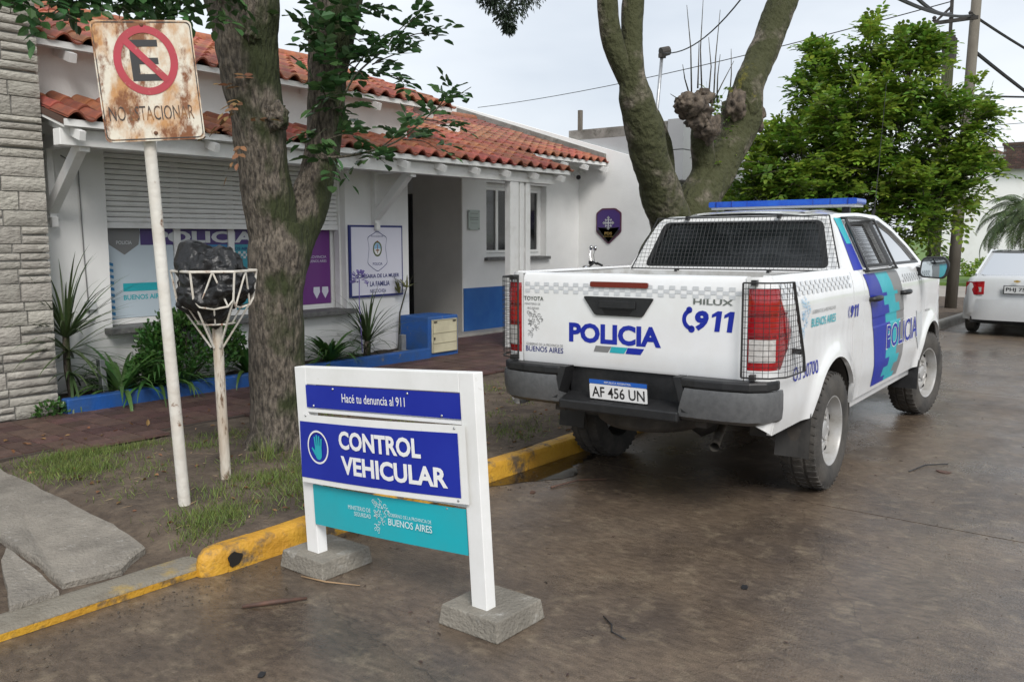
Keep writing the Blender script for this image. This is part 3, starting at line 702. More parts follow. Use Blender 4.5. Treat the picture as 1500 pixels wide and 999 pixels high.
for (t_, z_) in (('PROVINCIA', 1.42), ('BUENOS AIRES', 1.37)): q = B(); text(q, t_, 6.84, z_, .28, .03, mo2); decal('graphic_lettering', q, V_LILAC, shop)

# wing window
win = B(); Yw2 = 9.22
frame_boxes(win, 10.875, 12.495, 1.335, 2.525, Yw2, Yw2 + .05, .06); win.box(11.62, 11.74, Yw2 - .006, Yw2 + .044, 1.395, 2.465)
frame_boxes(win, 10.94, 11.62, 1.40, 2.46, Yw2 - .012, Yw2 + .03, .045); frame_boxes(win, 11.74, 12.43, 1.40, 2.46, Yw2 - .012, Yw2 + .03, .045); win.box(11.24, 11.30, Yw2 - .012, Yw2 + .03, 1.445, 2.415); win.box(12.06, 12.12, Yw2 - .012, Yw2 + .03, 1.445, 2.415)
ww = obj('window', win, WHITETRIM, ps)
b = B(); b.box(10.93, 12.44, Yw2 + .01, Yw2 + .016, 1.39, 2.47); obj('pane', b, AUTOGLASS, ww)
b = B(); b.box(10.82, 12.55, 9.03, 9.24, 1.28, 1.332); obj('sill', b, SLATE, ww, bevel=.005)

# ------------------------------------------------------------------ party wall and neighbour
pw = thing('party_wall', 'white plastered side wall with a sloping top beside the purple shield', 'wall', (13.52, 9.2, .14))
topz = lambda y: 3.06 + .30 * (y - 8.0)
b = B(); b.prism([(7.32, .1), (12.2, .1), (12.2, topz(12.2)), (7.32, topz(7.32))], lambda u, v, w2_: (w2_, u, v), 13.50, 13.60); obj('wall', b, WHITEWALL, pw)
b = B(); b.prism([(8.52, rz(8.52) - .02), (12.0, rz(12.0) - .02), (12.0, rz(12.0) + .17), (8.52, rz(8.52) + .15)], lambda u, v, w2_: (w2_, u, v), 13.42, 13.62); obj('parapet', b, DIRTYCONC, pw)
b = B(); b.box(13.2, 13.5, 7.32, 7.6, .1, 1.55); obj('low_pier', b, WHITEWALL, pw)
nb = thing('neighbour_building', 'flat grey building with a wide plain fascia behind the pollarded tree', 'building', (16, 9, .1))
b = B(); b.box(13.602, 24.5, 7.35, 14, .05, 3.42); obj('wall', b, GREYPAINT, nb)
b = B(); b.box(13.602, 24.5, 7.36, 7.56, 3.422, 3.62); b.box(13.602, 13.8, 7.562, 9.4, 3.422, 3.60); obj('parapet', b, DIRTYCONC, nb)
b = B(); b.box(13.58, 24.5, 7.05, 7.348, 2.62, 3.12); b.box(13.58, 24.5, 7.05, 7.348, 3.135, 3.64); obj('fascia', b, GREYPAINT, nb)
b = B(); frame_boxes(b, 15.2, 16.8, .2, 2.3, 7.31, 7.346, .07); obj('door_frame', b, STEEL, nb)
b = B(); b.box(15.27, 16.73, 7.325, 7.34, .27, 2.23); obj('door', b, GREYPL, nb)
# ------------------------------------------------------------------ police pickup
tk = thing('police_pickup', 'white double-cab police pickup with blue light bar parked at the kerb', 'pickup truck', (5.691, 2.741, 0), rot=(-.0062, 0, .0427))
def tp(name, b, m, parent=tk, **k): k.setdefault('local', True); return obj(name, b, m, parent, **k)
def lerp(a, b, t): return a + (b - a) * t
def sm(t): t = max(0, min(1, t)); return t * t * (3 - 2 * t)
XF, XR, RA = 3.085, 0.0, .475
def Yp(x, z):
    y = .865 + .030 * sm((z - .48) / .24)
    if z > 1.22: y -= .045 * ((z - 1.22) / .21) ** 2
    if abs(z - 1.02) < .03: y -= .003
    for xc in (XR, XF):
        r = math.hypot(x - xc, z - .40)
        y += .026 * math.exp(-((r - RA) / .075) ** 2) * (1 if z < 1.05 else 0)
    if x > 3.3: y -= .16 * ((x - 3.3) / .7) ** 2
    return y
def zlo(x):
    base = .50 if -.2 < x < 3.3 else .55
    for xc in (XR, XF):
        if abs(x - xc) < RA: base = max(base, .40 + math.sqrt(RA * RA - (x - xc) ** 2))
    return base
def ztop(x): return 1.43 if x < .41 else 1.40 if x < 2.62 else 1.40 - .20 * ((x - 2.62) / 1.38) ** 1.3
def loop_of(nu, nv):
    m = nv + 1
    return [i * m for i in range(nu + 1)] + [nu * m + j for j in range(1, m)] + [i * m + nv for i in range(nu - 1, -1, -1)] + [j for j in range(nv - 1, 0, -1)]
def side_panel(x0, x1, sd, lo=zlo, hi=ztop, nx=None, nz=14, fl=.03):
    nx = nx or max(3, int((x1 - x0) / .022)); q = B()
    def f(u, v):
        x = lerp(x0, x1, u); z = lerp(lo(x), hi(x), v); return (x, sd * Yp(x, z), z)
    q.grid(f, nx, nz); L = loop_of(nx, nz); n0 = len(q.v)
    q.v += [(q.v[i][0], q.v[i][1] - sd * fl, q.v[i][2]) for i in L]
    for i in range(len(L)): j = (i + 1) % len(L); q.f.append((L[i], L[j], n0 + j, n0 + i))
    return q
def fill2d(outer, holes):
    bm = bmesh.new(); E = []
    for lp in [outer] + holes:
        vv = [bm.verts.new((p[0], p[1], 0)) for p in lp]
        for i in range(len(vv)): E.append(bm.edges.new((vv[i], vv[(i + 1) % len(vv)])))
    bmesh.ops.triangle_fill(bm, use_beauty=True, use_dissolve=False, edges=E)
    bm.verts.index_update(); V = [(q.co.x, q.co.y) for q in bm.verts]; F = [tuple(q.index for q in f.verts) for f in bm.faces]; bm.free(); return V, F
def plate(outer, holes, mp_, th):
    V, F = fill2d(outer, holes); q = B(); q.add([mp_(u, v, 0) for u, v in V], F); q.add([mp_(u, v, -th) for u, v in V], [f[::-1] for f in F])
    for lp in [outer] + holes:
        n = len(lp); q.add([mp_(u, v, 0) for u, v in lp] + [mp_(u, v, -th) for u, v in lp], [(i, (i + 1) % n, n + (i + 1) % n, n + i) for i in range(n)])
    return q
def rpoly(pts, r, k=5):                           # round the corners of a 2D polygon
    out = []; n = len(pts)
    for i in range(n):
        p = Vector(pts[i]); a = Vector(pts[i - 1]); c = Vector(pts[(i + 1) % n]); ra = min(r, (a - p).length * .45, (c - p).length * .45)
        s_ = p + (a - p).normalized() * ra; e = p + (c - p).normalized() * ra
        for j in range(k + 1): t = j / k; out.append(tuple(s_ * (1 - t) ** 2 + p * 2 * t * (1 - t) + e * t * t))
    return out
body = None
for sd in (-1, 1):
    q = side_panel(-1.085, .405, sd); o = tp('bed_side', q, CAR, smooth=40)
    if sd == -1: bedR = o
    q = side_panel(.425, .685, sd); tp('cab_corner', q, CAR, smooth=40)
    rd = tp('rear_door', side_panel(.695, 1.672, sd), CAR, smooth=40)
    fd = tp('front_door', side_panel(1.682, 2.612, sd), CAR, smooth=40)
    tp('front_fender', side_panel(2.622, 3.93, sd), CAR, smooth=40)
    for par, hx in ((rd, .93), (fd, 1.90)):
        q = B(); y = sd * Yp(hx, 1.20)
        q.tube([(hx - .11, y + sd * .004, 1.20), (hx - .09, y + sd * .035, 1.203), (hx, y + sd * .045, 1.205), (hx + .09, y + sd * .035, 1.203), (hx + .11, y + sd * .004, 1.20)], [.016, .020, .022, .020, .016], 10)
        obj('handle', q, BLACKPL, par, smooth=True, local=True)
        q = B(); poly(q, circ(.06, 24, hx - .01, 1.195, .042), lambda u, v, sd=sd: (u, sd * (Yp(u, v) + .0025), v)); obj('handle_cup', q, V_LGREY, par, local=True, fix=False)
    q = B(); q.box(.43, 2.64, sd * .80 - .02, sd * .80 + .02, .42, .52); tp('sill', q, CAR, bevel=.01)
    # wheel-arch liners
    for xc in (XR, XF):
        q = B(); q.grid(lambda u, v: (xc + (RA + .01) * math.cos(PI * u), sd * lerp(.52, .875, v), .40 + (RA + .01) * math.sin(PI * u)), 24, 2)
        q.add([(xc + (RA + .01) * math.cos(PI * k / 12), sd * .52, .40 + (RA + .01) * math.sin(PI * k / 12)) for k in range(13)], [tuple(range(13))]); tp('arch_liner', q, DARKMET, fix=False)
# rear corners around the lamps
CPL = [(-1.182, .742), (-1.180, .78), (-1.172, .825), (-1.150, .866), (-1.110, .889), (-1.05, .8955), (-.95, .8965), (-.80, .8965)]
CD = [0]
for i in range(1, len(CPL)): CD.append(CD[-1] + math.dist(CPL[i], CPL[i - 1]))
def cpos(d, off=0.0):
    d = max(0, min(CD[-1], d)); k = 0
    while k < len(CPL) - 2 and CD[k + 1] < d: k += 1
    t = (d - CD[k]) / (CD[k + 1] - CD[k]); x = lerp(CPL[k][0], CPL[k + 1][0], t); y = lerp(CPL[k][1], CPL[k + 1][1], t)
    dx = CPL[k + 1][0] - CPL[k][0]; dy = CPL[k + 1][1] - CPL[k][1]; L = math.hypot(dx, dy); return x - dy / L * off, y + dx / L * off
DC = CD[4] + (-1.085 + 1.110)
def lamp_end(v): return lerp(CD[5] - .02, CD[6] + .06, sm(1 - abs(v - .42) / .55)) if v > .0 else CD[5]
for sd in (-1, 1):
    q = B()
    def f(u, v):
        x, y = cpos(u * DC); z = lerp(lerp(.645, .55, u), 1.43, v); yy = y - (.045 * ((z - 1.22) / .21) ** 2 if z > 1.22 else 0) * u - .03 * (1 - sm((z - .48) / .24)) * u
        return (x, sd * yy, z)
    q.grid(f, 18, 16); tp('rear_corner', q, CAR, smooth=True)
    q = B()
    def lf(u, v, off=.010):
        d = .012 + (lamp_end(v) - .012) * u; bul = off * min(1, 6 * min(u + .03, 1.03 - u, v + .03, 1.03 - v)); x, y = cpos(d, bul); z = lerp(.92, 1.365, v); return (x, sd * y, z)
    q.grid(lf, 28, 20); lamp = tp('tail_lamp', q, REDLENS, smooth=True)
    for (z0, z1, d0, d1, m, nm) in ((.965, 1.09, .025, .165, CLEARLENS, 'reverse_lens'), (1.10, 1.115, .02, .30, DARKLENS, 'lamp_divider'), (1.22, 1.235, .02, .30, DARKLENS, 'lamp_divider')):
        q = B(); q.grid(lambda u, v: (lambda p, z: (p[0], sd * p[1], z))(cpos(lerp(d0, d1, u), .0125), lerp(z0, z1, v)), 8, 3); obj(nm, q, m, lamp, smooth=True, local=True)
    # wire guard standing off the lamp
    q = B(); off = .055
    def gp(d, z): x, y = cpos(d, off); return (x, sd * y, z)
    gtop, gbot = 1.40, .885
    dend = lambda z: lerp(CD[6] + .17, CD[5] + .02, (z - gbot) / (gtop - gbot))
    for k in range(18):
        z = lerp(gbot, gtop, k / 17); pts = [gp(lerp(-.0, dend(z), t / 10), z) for t in range(11)]; q.tube(pts, .0016, 4, cap=False)
    for k in range(19):
        d = k * .03; zz = [gbot + (gtop - gbot) * t / 6 for t in range(7)]
        zm = gtop if d <= dend(gtop) else max(gbot + .02, min(gtop, gbot + (gtop - gbot) * (dend(gbot) - d) / (dend(gbot) - dend(gtop))))
        if d < dend(gbot): q.tube([gp(d, gbot), gp(d, zm)], .0016, 4, cap=False)
    g = tp('lamp_guard', q, BLACKMET, fix=False)
    q = B(); q.tube([gp(dend(lerp(gbot, gtop, t / 6)), lerp(gbot, gtop, t / 6)) for t in range(7)], .009, 6); q.tube([gp(0, gbot), gp(0, gtop)], .006, 6)
    q.tube([gp(lerp(0, dend(gtop), t / 6), gtop) for t in range(7)], .005, 5); q.tube([gp(lerp(0, dend(gbot), t / 8), gbot) for t in range(9)], .005, 5)
    for (d, z) in ((.05, gtop), (.05, gbot), (dend(1.0) - .01, 1.0)):
        x, y = cpos(d, 0); q.bar((x, sd * y, z), gp(d, z), .03, .03)
    obj('guard_frame', q, BLACKMET, g, local=True, fix=False)
# tailgate
TGX = -1.188
pr = [(-1.165, .850), (-1.180, .856), (-1.188, .875), (TGX, 1.0), (TGX, 1.15), (TGX, 1.34), (-1.184, 1.395), (-1.172, 1.420), (-1.150, 1.432), (-1.11, 1.432), (-1.10, 1.40), (-1.10, .85)]
q = B(); n = 12
for k in range(n + 1):
    y = lerp(.735, -.735, k / n)
    for p in pr: q.v.append((p[0], y, p[1]))
m = len(pr)
for k in range(n):
    for i in range(m - 1): q.f.append((k * m + i, k * m + i + 1, (k + 1) * m + i + 1, (k + 1) * m + i))
q.f.append(tuple(range(m))); q.f.append(tuple(n * m + i for i in range(m))[::-1])
tg = tp('tailgate', q, CAR, smooth=35)
tm = lambda off: plane_map((TGX, 0, 0), (0, -1, 0), (0, 0, 1), off)
T1 = tm(.0022)
def td(name, b, m, par=tg): return obj(name, b, m, par, local=True, fix=False)
q = B(); text(q, 'POLICIA', -.075, 1.068, .63, .122, T1, .045); td('lettering', q, V_BLUE)
def nine11(cu, cv, w_, h_, mp_, name, m, put):
    q = B(); text(q, '9', cu - w_ * .33, cv, w_ * .36, h_, mp_, .055, slant=.12); put(name, q, m)
    for du in (.06, .37):
        q = B(); x = cu + du * w_; s_ = lambda u, v: mp_(x + u * w_ + .12 * v * h_, cv + v * h_)
        q.add([s_(-.03, -.5), s_(.10, -.5), s_(.10, .5), s_(-.01, .5), s_(-.14, .33), s_(-.14, .17), s_(-.03, .26)], [(0, 1, 2, 3, 6), (3, 4, 5, 6)]); put(name, q, m)
nine11(.565, 1.18, .235, .115, T1, 'lettering', V_BLUE, td)
q = B(); hs = []                                            # telephone handset
for k in range(13): a = math.radians(110 + 150 * k / 12); hs.append((.425 + .055 * math.cos(a), 1.185 + .062 * math.sin(a)))
hs2 = [(p[0] + .024, 1.185 + (p[1] - 1.185) * .72) for p in hs]
q.add([T1(*p) for p in hs] + [T1(*p) for p in hs2], [(i, i + 1, 13 + i + 1, 13 + i) for i in range(12)]); poly(q, circ(.019, 12, .413, 1.238), T1); poly(q, circ(.021, 12, .428, 1.13), T1); td('phone_symbol', q, V_BLUE)
for (a, c, m_) in ((-.21, -.10, V_GREY), (-.10, .01, V_TEAL), (.01, .12, V_BLUE)):
    q = B(); poly(q, [(a - .012 + .01, .958), (c - .012, .958), (c + .012, .995), (a + .012, .995)], T1); td('colour_bar', q, m_)
q = B(); text(q, 'TOYOTA', -.655, 1.268, .15, .026, tm(.004), .02); td('chrome_lettering', q, mat('dark_chrome', (.35, .35, .36), None, rough=.25, metal=1))
q = B(); text(q, 'HILUX', .555, 1.287, .235, .032, tm(.004), .02); td('chrome_lettering', q, mat('dark_chrome', (.35, .35, .36), None, rough=.25, metal=1))
q = B(); text(q, 'MINISTERIO DE', -.665, 1.232, .12, .014, T1); text(q, 'SEGURIDAD', -.66, 1.205, .09, .014, T1); text(q, 'GOBIERNO DE LA PROVINCIA DE', -.575, .975, .28, .017, T1); td('small_print', q, V_GREY)
q = B(); text(q, 'BUENOS AIRES', -.575, .945, .285, .034, T1, .012); td('lettering', q, V_NAVY)
def province(cu, cv, s, mp_, b):                       # lacy outline map of the province
    pts = [(-.35, .5), (.1, .5), (.42, .38), (.5, .12), (.42, -.12), (.12, -.18), (.02, -.05), (-.08, -.2), (-.12, -.5), (-.3, -.5), (-.33, .0)]
    P = rpoly([(cu + p[0] * s * .75, cv + p[1] * s) for p in pts], s * .1, 3)
    r = random.Random(5); PP = [(cu + p[0] * s * .75, cv + p[1] * s) for p in pts]
    def inside(u, v):
        c = False
        for i in range(len(PP)):
            (x1, y1), (x2, y2) = PP[i], PP[i - 1]
            if (y1 > v) != (y2 > v) and u < (x2 - x1) * (v - y1) / (y2 - y1) + x1: c = not c
        return c
    k = 0
    while k < 70:
        u = cu + r.uniform(-.4, .4) * s; v = cv + r.uniform(-.5, .5) * s
        if not inside(u, v): continue
        k += 1; a = r.uniform(0, 6.28); rr = s * r.uniform(.035, .07); n_ = 8; sw_ = r.uniform(2.2, 4.4)
        L = [(u + rr * math.cos(a + sw_ * i / n_), v + rr * math.sin(a + sw_ * i / n_)) for i in range(n_)]; L2 = [(u + rr * .70 * math.cos(a + sw_ * i / n_), v + rr * .70 * math.sin(a + sw_ * i / n_)) for i in range(n_)]
        b.add([mp_(*p) for p in L] + [mp_(*p) for p in L2], [(i, i + 1, n_ + i + 1, n_ + i) for i in range(n_ - 1)])
    return b
td('province_emblem', province(-.655, 1.10, .17, T1, B()), V_GREY)
def checks(b, u0, u1, v0, v1, rows, su, mp_, slant=0):
    h_ = (v1 - v0) / rows; n_ = int((u1 - u0) / su)
    for r in range(rows):
        for c in range(n_):
            if (r + c) % 2 == 0:
                a = u0 + c * su; v = v0 + r * h_; poly(b, [(a, v), (a + su, v), (a + su, v + h_), (a, v + h_)], mp_)
    return b
V_CHECK = VIN('pale_check_vinyl', (.58, .60, .62), .35)
td('checker_band', checks(B(), -.72, .72, 1.305, 1.372, 3, .036, T1), V_CHECK)
q = B(); P = rpoly([(-.235, 1.385), (.155, 1.385), (.155, 1.352), (-.235, 1.352)], .012); q.prism(P, lambda u, v, w_: T1(u, v, w_), -.002, .010); obj('brake_light', q, DARKLENS, tg, local=True)
hp_ = rpoly([(-.285, 1.295), (.195, 1.295), (.12, 1.182), (-.20, 1.182)], .018)
q = B(); q.prism(hp_, lambda u, v, w_: T1(u, v, w_), -.002, .012); hd = obj('tailgate_handle', q, BLACKPL, tg, local=True, bevel=.004)
q = B(); P = rpoly([(-.17, 1.272), (.08, 1.272), (.08, 1.228), (-.17, 1.228)], .008); q.prism(P, lambda u, v, w_: T1(u, v, w_), .0125, .022); obj('pull', q, BLACKPL, hd, local=True, bevel=.003)
q = B(); poly(q, rpoly([(-.15, 1.222), (.06, 1.222), (.04, 1.192), (-.13, 1.192)], .01), tm(.0155)); obj('recess_shade', q, mat('deep_black', (.004, .004, .004), None, rough=.9), hd, local=True, fix=False)  # flat black patch, the shade of a hand recess put into colour
# cargo bed
q = B(); q.box(-1.095, .40, -.80, .80, .90, .93); q.box(-1.095, .40, .80, .835, .93, 1.415); q.box(-1.095, .40, -.835, -.80, .93, 1.415); q.box(.385, .405, -.80, .80, .93, 1.40); tp('cargo_bed', q, mat('bed_paint', (.55, .56, .56), (.35, .34, .32), 4, .5))
for sd in (-1, 1):
    q = B(); q.box(-1.10, .40, sd * .825 - .025, sd * .825 + .025, 1.418, 1.436); tp('bed_rail_cap', q, CAR, bevel=.006)
# cab shell
BELT = 1.40
Yg = lambda z: .853 - .50 * (z - BELT)
outer = rpoly([(.425, BELT - .005), (.60, 1.775), (.72, 1.815), (1.40, 1.835), (1.98, 1.825), (2.30, 1.735), (2.62, 1.575), (2.88, BELT - .005)], .06, 4)
wr = rpoly([(.86, 1.435), (.90, 1.74), (1.57, 1.775), (1.605, 1.435)], .035); wf = rpoly([(1.70, 1.435), (1.675, 1.775), (1.96, 1.775), (2.25, 1.69), (2.50, 1.565), (2.68, 1.435)], .03)
for sd in (-1, 1):
    gm = lambda u, v, w_=0.0: (u, sd * (Yg(v) + w_), v)
    cs = tp('cab_side', plate(outer, [wr, wf], gm, .04), CAR, smooth=30)
    for hole, nm in ((wr, 'rear_side_window'), (wf, 'front_side_window')):
        q = B(); poly(q, scalep(hole, 1.02, sum(p[0] for p in hole) / len(hole), sum(p[1] for p in hole) / len(hole)), lambda u, v: gm(u, v, -.018)); wn_ = tp(nm, q, SIDEGLASS, fix=False)
        q = B(); ring(q, scalep(hole, 1.055, sum(p[0] for p in hole) / len(hole), sum(p[1] for p in hole) / len(hole)), scalep(hole, .935, sum(p[0] for p in hole) / len(hole), sum(p[1] for p in hole) / len(hole)), lambda u, v: gm(u, v, .003)); obj('window_seal', q, BLACKPL, wn_, local=True, fix=False)
    q = B(); poly(q, [(1.61, 1.42), (1.695, 1.42), (1.67, 1.79), (1.58, 1.79)], lambda u, v: gm(u, v, .0035)); tp('pillar_trim', q, BLACKPL, fix=False)
    # wire guard over the rear side window
    q = B(); G = lambda u, v: gm(u, v, .035)
    for k in range(26):
        x = lerp(.84, 1.66, k / 25); q.tube([G(x, 1.42), G(x + .0, 1.775)], .0015, 4, cap=False)
    for k in range(13): z = lerp(1.42, 1.775, k / 12); q.tube([G(.84, z), G(1.66, z)], .0015, 4, cap=False)
    g = tp('window_guard', q, BLACKMET, fix=False)
    q = B(); P = [(.80, 1.405), (.86, 1.785), (1.675, 1.785), (1.675, 1.405)]
    for i in range(4): q.bar(G(*P[i]), G(*P[(i + 1) % 4]), .022, .012)
    for p in P: q.bar(gm(*p, 0), G(*p), .02)
    obj('guard_frame', q, BLACKMET, g, local=True, fix=False)
# cab back with rear window, roof, windscreen, bonnet
bx = lambda z: .425 + (z - BELT) * .47
bm_ = lambda u, v, w_=0.0: (bx(v) - w_, -u, v)
ob = rpoly([(-.853, BELT), (-.66, 1.79), (-.5, 1.81), (.5, 1.81), (.66, 1.79), (.853, BELT)], .05, 4); hb = rpoly([(-.70, 1.435), (-.605, 1.765), (.605, 1.765), (.70, 1.435)], .05)
tp('cab_back', plate(ob, [hb], bm_, .03), CAR, smooth=30)
q = B(); q.box(.41, .43, -.85, .85, .9, 1.40); tp('cab_back_lower', q, CAR)
q = B(); poly(q, scalep(hb, 1.02, 0, 1.6), lambda u, v: bm_(u, v, -.015)); rw = tp('rear_window', q, AUTOGLASS, fix=False)
q = B(); ring(q, scalep(hb, 1.02, 0, 1.6), scalep(hb, .955, 0, 1.6), lambda u, v: bm_(u, v, .002)); obj('window_seal', q, BLACKPL, rw, local=True, fix=False)
q = B(); GB = lambda u, v: bm_(u, v, .045)
hw = lambda z: lerp(.80, .665, (z - 1.415) / .385)
for k in range(53):
    u = lerp(-.80, .80, k / 52); zt = 1.80 if abs(u) < .665 else 1.415 + .385 * (.80 - abs(u)) / .135
    if zt > 1.43: q.tube([GB(u, 1.415), GB(u, zt)], .0014, 4, cap=False)
for k in range(14): z = lerp(1.415, 1.80, k / 13); q.tube([GB(-hw(z), z), GB(hw(z), z)], .0014, 4, cap=False)
g = tp('rear_window_guard', q, BLACKMET, fix=False)
q = B()
P = [(-.80, 1.415), (-.665, 1.80), (.665, 1.80), (.80, 1.415)]
for i in range(4): q.tube([GB(*P[i]), GB(*P[(i + 1) % 4])], .005, 6)
for u in (-.42, .30): q.bar(bm_(u, 1.405, 0), GB(u, 1.405), .022); q.bar(bm_(u, 1.80, 0), GB(u, 1.80), .022, .03)
obj('guard_frame', q, BLACKMET, g, local=True, fix=False)
q = B()
def rf(u, v):
    x = lerp(.60, 2.0, u); e = lerp(-1, 1, v); hw_ = .672 - .03 * (u - .5) ** 2
    z = 1.79 + .062 * (1 - abs(e) ** 2.6) * 1.0 + .018 * math.sin(PI * u) - .012 * (1 - u) ** 6 * 2 - .03 * u ** 6
    if abs(e) > .97: z -= .0
    return (x, e * hw_, z)
q.grid(rf, 24, 24); roof_t = tp('roof', q, CAR, smooth=True)
for yy in (-.42, .42):
    q = B(); q.grid(lambda u, v: (lerp(.72, 1.85, u), yy + lerp(-.03, .03, v), rf((lerp(.72, 1.85, u) - .6) / 1.4, (yy / .67 + 1) / 2)[2] + .008 * math.sin(PI * v)), 10, 4); obj('roof_rib', q, CAR, roof_t, smooth=True, local=True)
WS = [(2.86, 1.385), (2.61, 1.565), (2.30, 1.722), (2.0, 1.805)]
def wsf(u, v):
    t = v * 3; k = min(2, int(t)); t -= k; return (lerp(WS[k][0], WS[k + 1][0], t) + .05 * (1 - (2 * u - 1) ** 2), lerp(-1, 1, u) * (Yg(lerp(WS[k][1], WS[k + 1][1], t)) - .035), lerp(WS[k][1], WS[k + 1][1], t))
q = B(); q.grid(wsf, 8, 12); tp('windscreen', q, AUTOGLASS, fix=False)
q = B(); q.grid(lambda u, v: (lerp(2.62, 3.95, u), lerp(-1, 1, v) * (Yp(lerp(2.62, 3.95, u), 1.35) - .004), ztop(lerp(2.62, 3.95, u)) + .05 * (1 - abs(2 * v - 1) ** 3)), 16, 14); tp('bonnet', q, CAR, smooth=True)
q = B(); q.grid(lambda u, v: (3.93 + .12 * math.sin(PI * v) + .02, lerp(-1, 1, u) * .79, lerp(.42, 1.17, v)), 10, 8); tp('front_bumper', q, CAR, smooth=True)
for sd in (-1, 1):
    q = B(); q.box(3.90, 4.03, sd * .62 - .17, sd * .62 + .17, .92, 1.08); tp('headlamp', q, CLEARLENS, bevel=.03)
q = B(); q.box(3.98, 4.07, -.43, .43, .78, 1.06); tp('grille', q, BLACKPL, bevel=.02)
# dark inside and underbody
q = B(); q.box(.45, 2.6, -.80, .80, .52, 1.10); q.box(2.6, 3.9, -.58, .58, .50, 1.12); q.box(-1.05, .45, -.5, .5, .62, .89); q.box(-1.1, -.5, -.80, .80, .70, .895); q.box(.44, .9, -.82, .82, .55, .9); tp('underbody', q, DARKMET)
q = B()
for (x, y) in ((.98, -.38), (.98, .38), (1.75, -.38), (1.75, .38)):
    q.box(x - .06, x + .06, y - .26, y + .26, 1.10, 1.50); q.box(x - .05, x + .05, y - .13, y + .13, 1.52, 1.68)
tp('seats', q, CARIN, bevel=.03)
q = B(); q.tube([(2.32, .38 + .19 * math.cos(a), 1.30 + .19 * math.sin(a)) for a in [k * PI / 10 for k in range(21)]], .016, 6, cap=False); tp('steering_wheel', q, CARIN)
q = B(); q.box(2.30, 2.72, -.78, .78, 1.10, 1.33); tp('dashboard', q, CARIN, bevel=.04)
q = B(); q.tube([(0, -.7, .385), (0, .7, .385)], .05, 10); q.lathe([(.0, -.13), (.10, -.10), (.15, 0), (.10, .10), (0, .13)], 14, Matrix.Translation((0, 0, .385)) @ Matrix.Rotation(PI / 2, 4, 'X')); tp('rear_axle', q, DARKMET, smooth=True)
q = B()
for sd in (-1, 1): q.bar((-.75, sd * .52, .55), (.75, sd * .52, .48), .07, .05); q.bar((-1.15, sd * .48, .62), (2.5, sd * .48, .58), .07, .12)
tp('chassis', q, DARKMET)
q = B(); q.lathe([(.16, -.10), (.30, -.11), (.355, -.07), (.36, 0), (.355, .07), (.30, .11), (.16, .10)], 32, Matrix.Translation((-.70, .05, .56)), closed=True); q.lathe([(0, 0), (.17, .0)], 20, Matrix.Translation((-.70, .05, .52))); tp('spare_wheel', q, RUBBER, smooth=True)
q = B(); q.tube([(.3, -.36, .50), (-.6, -.40, .50), (-1.0, -.52, .48), (-1.14, -.56, .455)], .028, 12, cap=False); tp('exhaust_pipe', q, mat('exhaust_steel', (.30, .29, .27), (.18, .15, .12), 9, .5, metal=.7), smooth=True)
# rear bumper
for sd in (-1, 1):
    def bplan(d): return [(-1.285, .43), (-1.300, .50), (-1.298, .66), (-1.270, .80), (-1.20, .885), (-1.10, .915), (-1.04, .915)][d]
    q = B(); rows = [(.615, .96, .05), (.64, .99, .01), (.70, 1, 0), (.78, 1, 0), (.805, .995, .006)]
    for (z, k, ins) in rows:
        for d in range(7):
            x, y = bplan(d); q.v.append((x + ins + (.05 * (.80 - z) if d > 0 else 0), sd * (y * (k if d > 3 else 1) + (.05 * (.80 - z) / .19 * -1 if d == 0 else 0)), z))
        q.v.append((-1.12, sd * bplan(0)[1], z)); q.v.append((-1.04, sd * .80, z))
    R = 9
    for i in range(len(rows) - 1):
        for d in range(6): q.f.append((i * R + d, i * R + d + 1, (i + 1) * R + d + 1, (i + 1) * R + d))
        q.f.append((i * R, i * R + 7, (i + 1) * R + 7, (i + 1) * R))
    q.f.append((0, 1, 2, 3, 4, 5, 6, 8, 7)); e = (len(rows) - 1) * R; q.f.append(tuple(e + i for i in (0, 1, 2, 3, 4, 5, 6, 8, 7)))
    tp('bumper_end', q, GREYPL, smooth=35)
    q = B(); P = [(-1.135, .40), (-1.275, .40), (-1.292, .50), (-1.288, .66), (-1.262, .80), (-1.195, .875), (-1.10, .905), (-1.06, .905), (-1.06, .75), (-1.135, .735)]
    q.prism(P, lambda u, v, w_: (u, sd * v, w_), .807, .862); tp('bumper_cap', q, BLACKPL, bevel=.012)
q = B(); q.box(-1.16, -1.12, -.40, .40, .60, .855); q.box(-1.295, -1.12, -.40, .40, .60, .665); q.prism([(-1.29, .665), (-1.16, .70), (-1.16, .665)], lambda u, v, w_: (u, w_, v), -.40, .40); tp('bumper_step', q, BLACKPL, bevel=.012)
for sd in (-1, 1):
    q = B(); q.prism([(-1.285, .665), (-1.275, .862), (-1.16, .862), (-1.16, .665)], lambda u, v, w_: (u, sd * (w_ + .06 * (.862 - v) / .2), v), .36, .402); tp('bumper_cheek', q, BLACKPL)
q = B(); PM = lambda off: plane_map((-1.172, -.0, 0), (0, -1, 0), (-.12, 0, 1), off)
q.prism(rpoly([(-.2, .682), (.2, .682), (.2, .812), (-.2, .812)], .012), PM(0), 0, .004); pl = tp('number_plate', q, V_BLACK)
q = B(); poly(q, rpoly([(-.194, .688), (.194, .688), (.194, .780), (-.194, .780)], .008), PM(.0055)); obj('plate_field', q, V_WHITE, pl, local=True, fix=False)
q = B(); poly(q, [(-.194, .782), (.194, .782), (.194, .808), (-.194, .808)], PM(.0055)); obj('plate_band', q, VIN('plate_blue', (.02, .12, .50)), pl, local=True, fix=False)
q = B(); text(q, 'AF 456 UN', 0, .733, .355, .066, PM(.007), .012); obj('plate_number', q, V_BLACK, pl, local=True, fix=False)
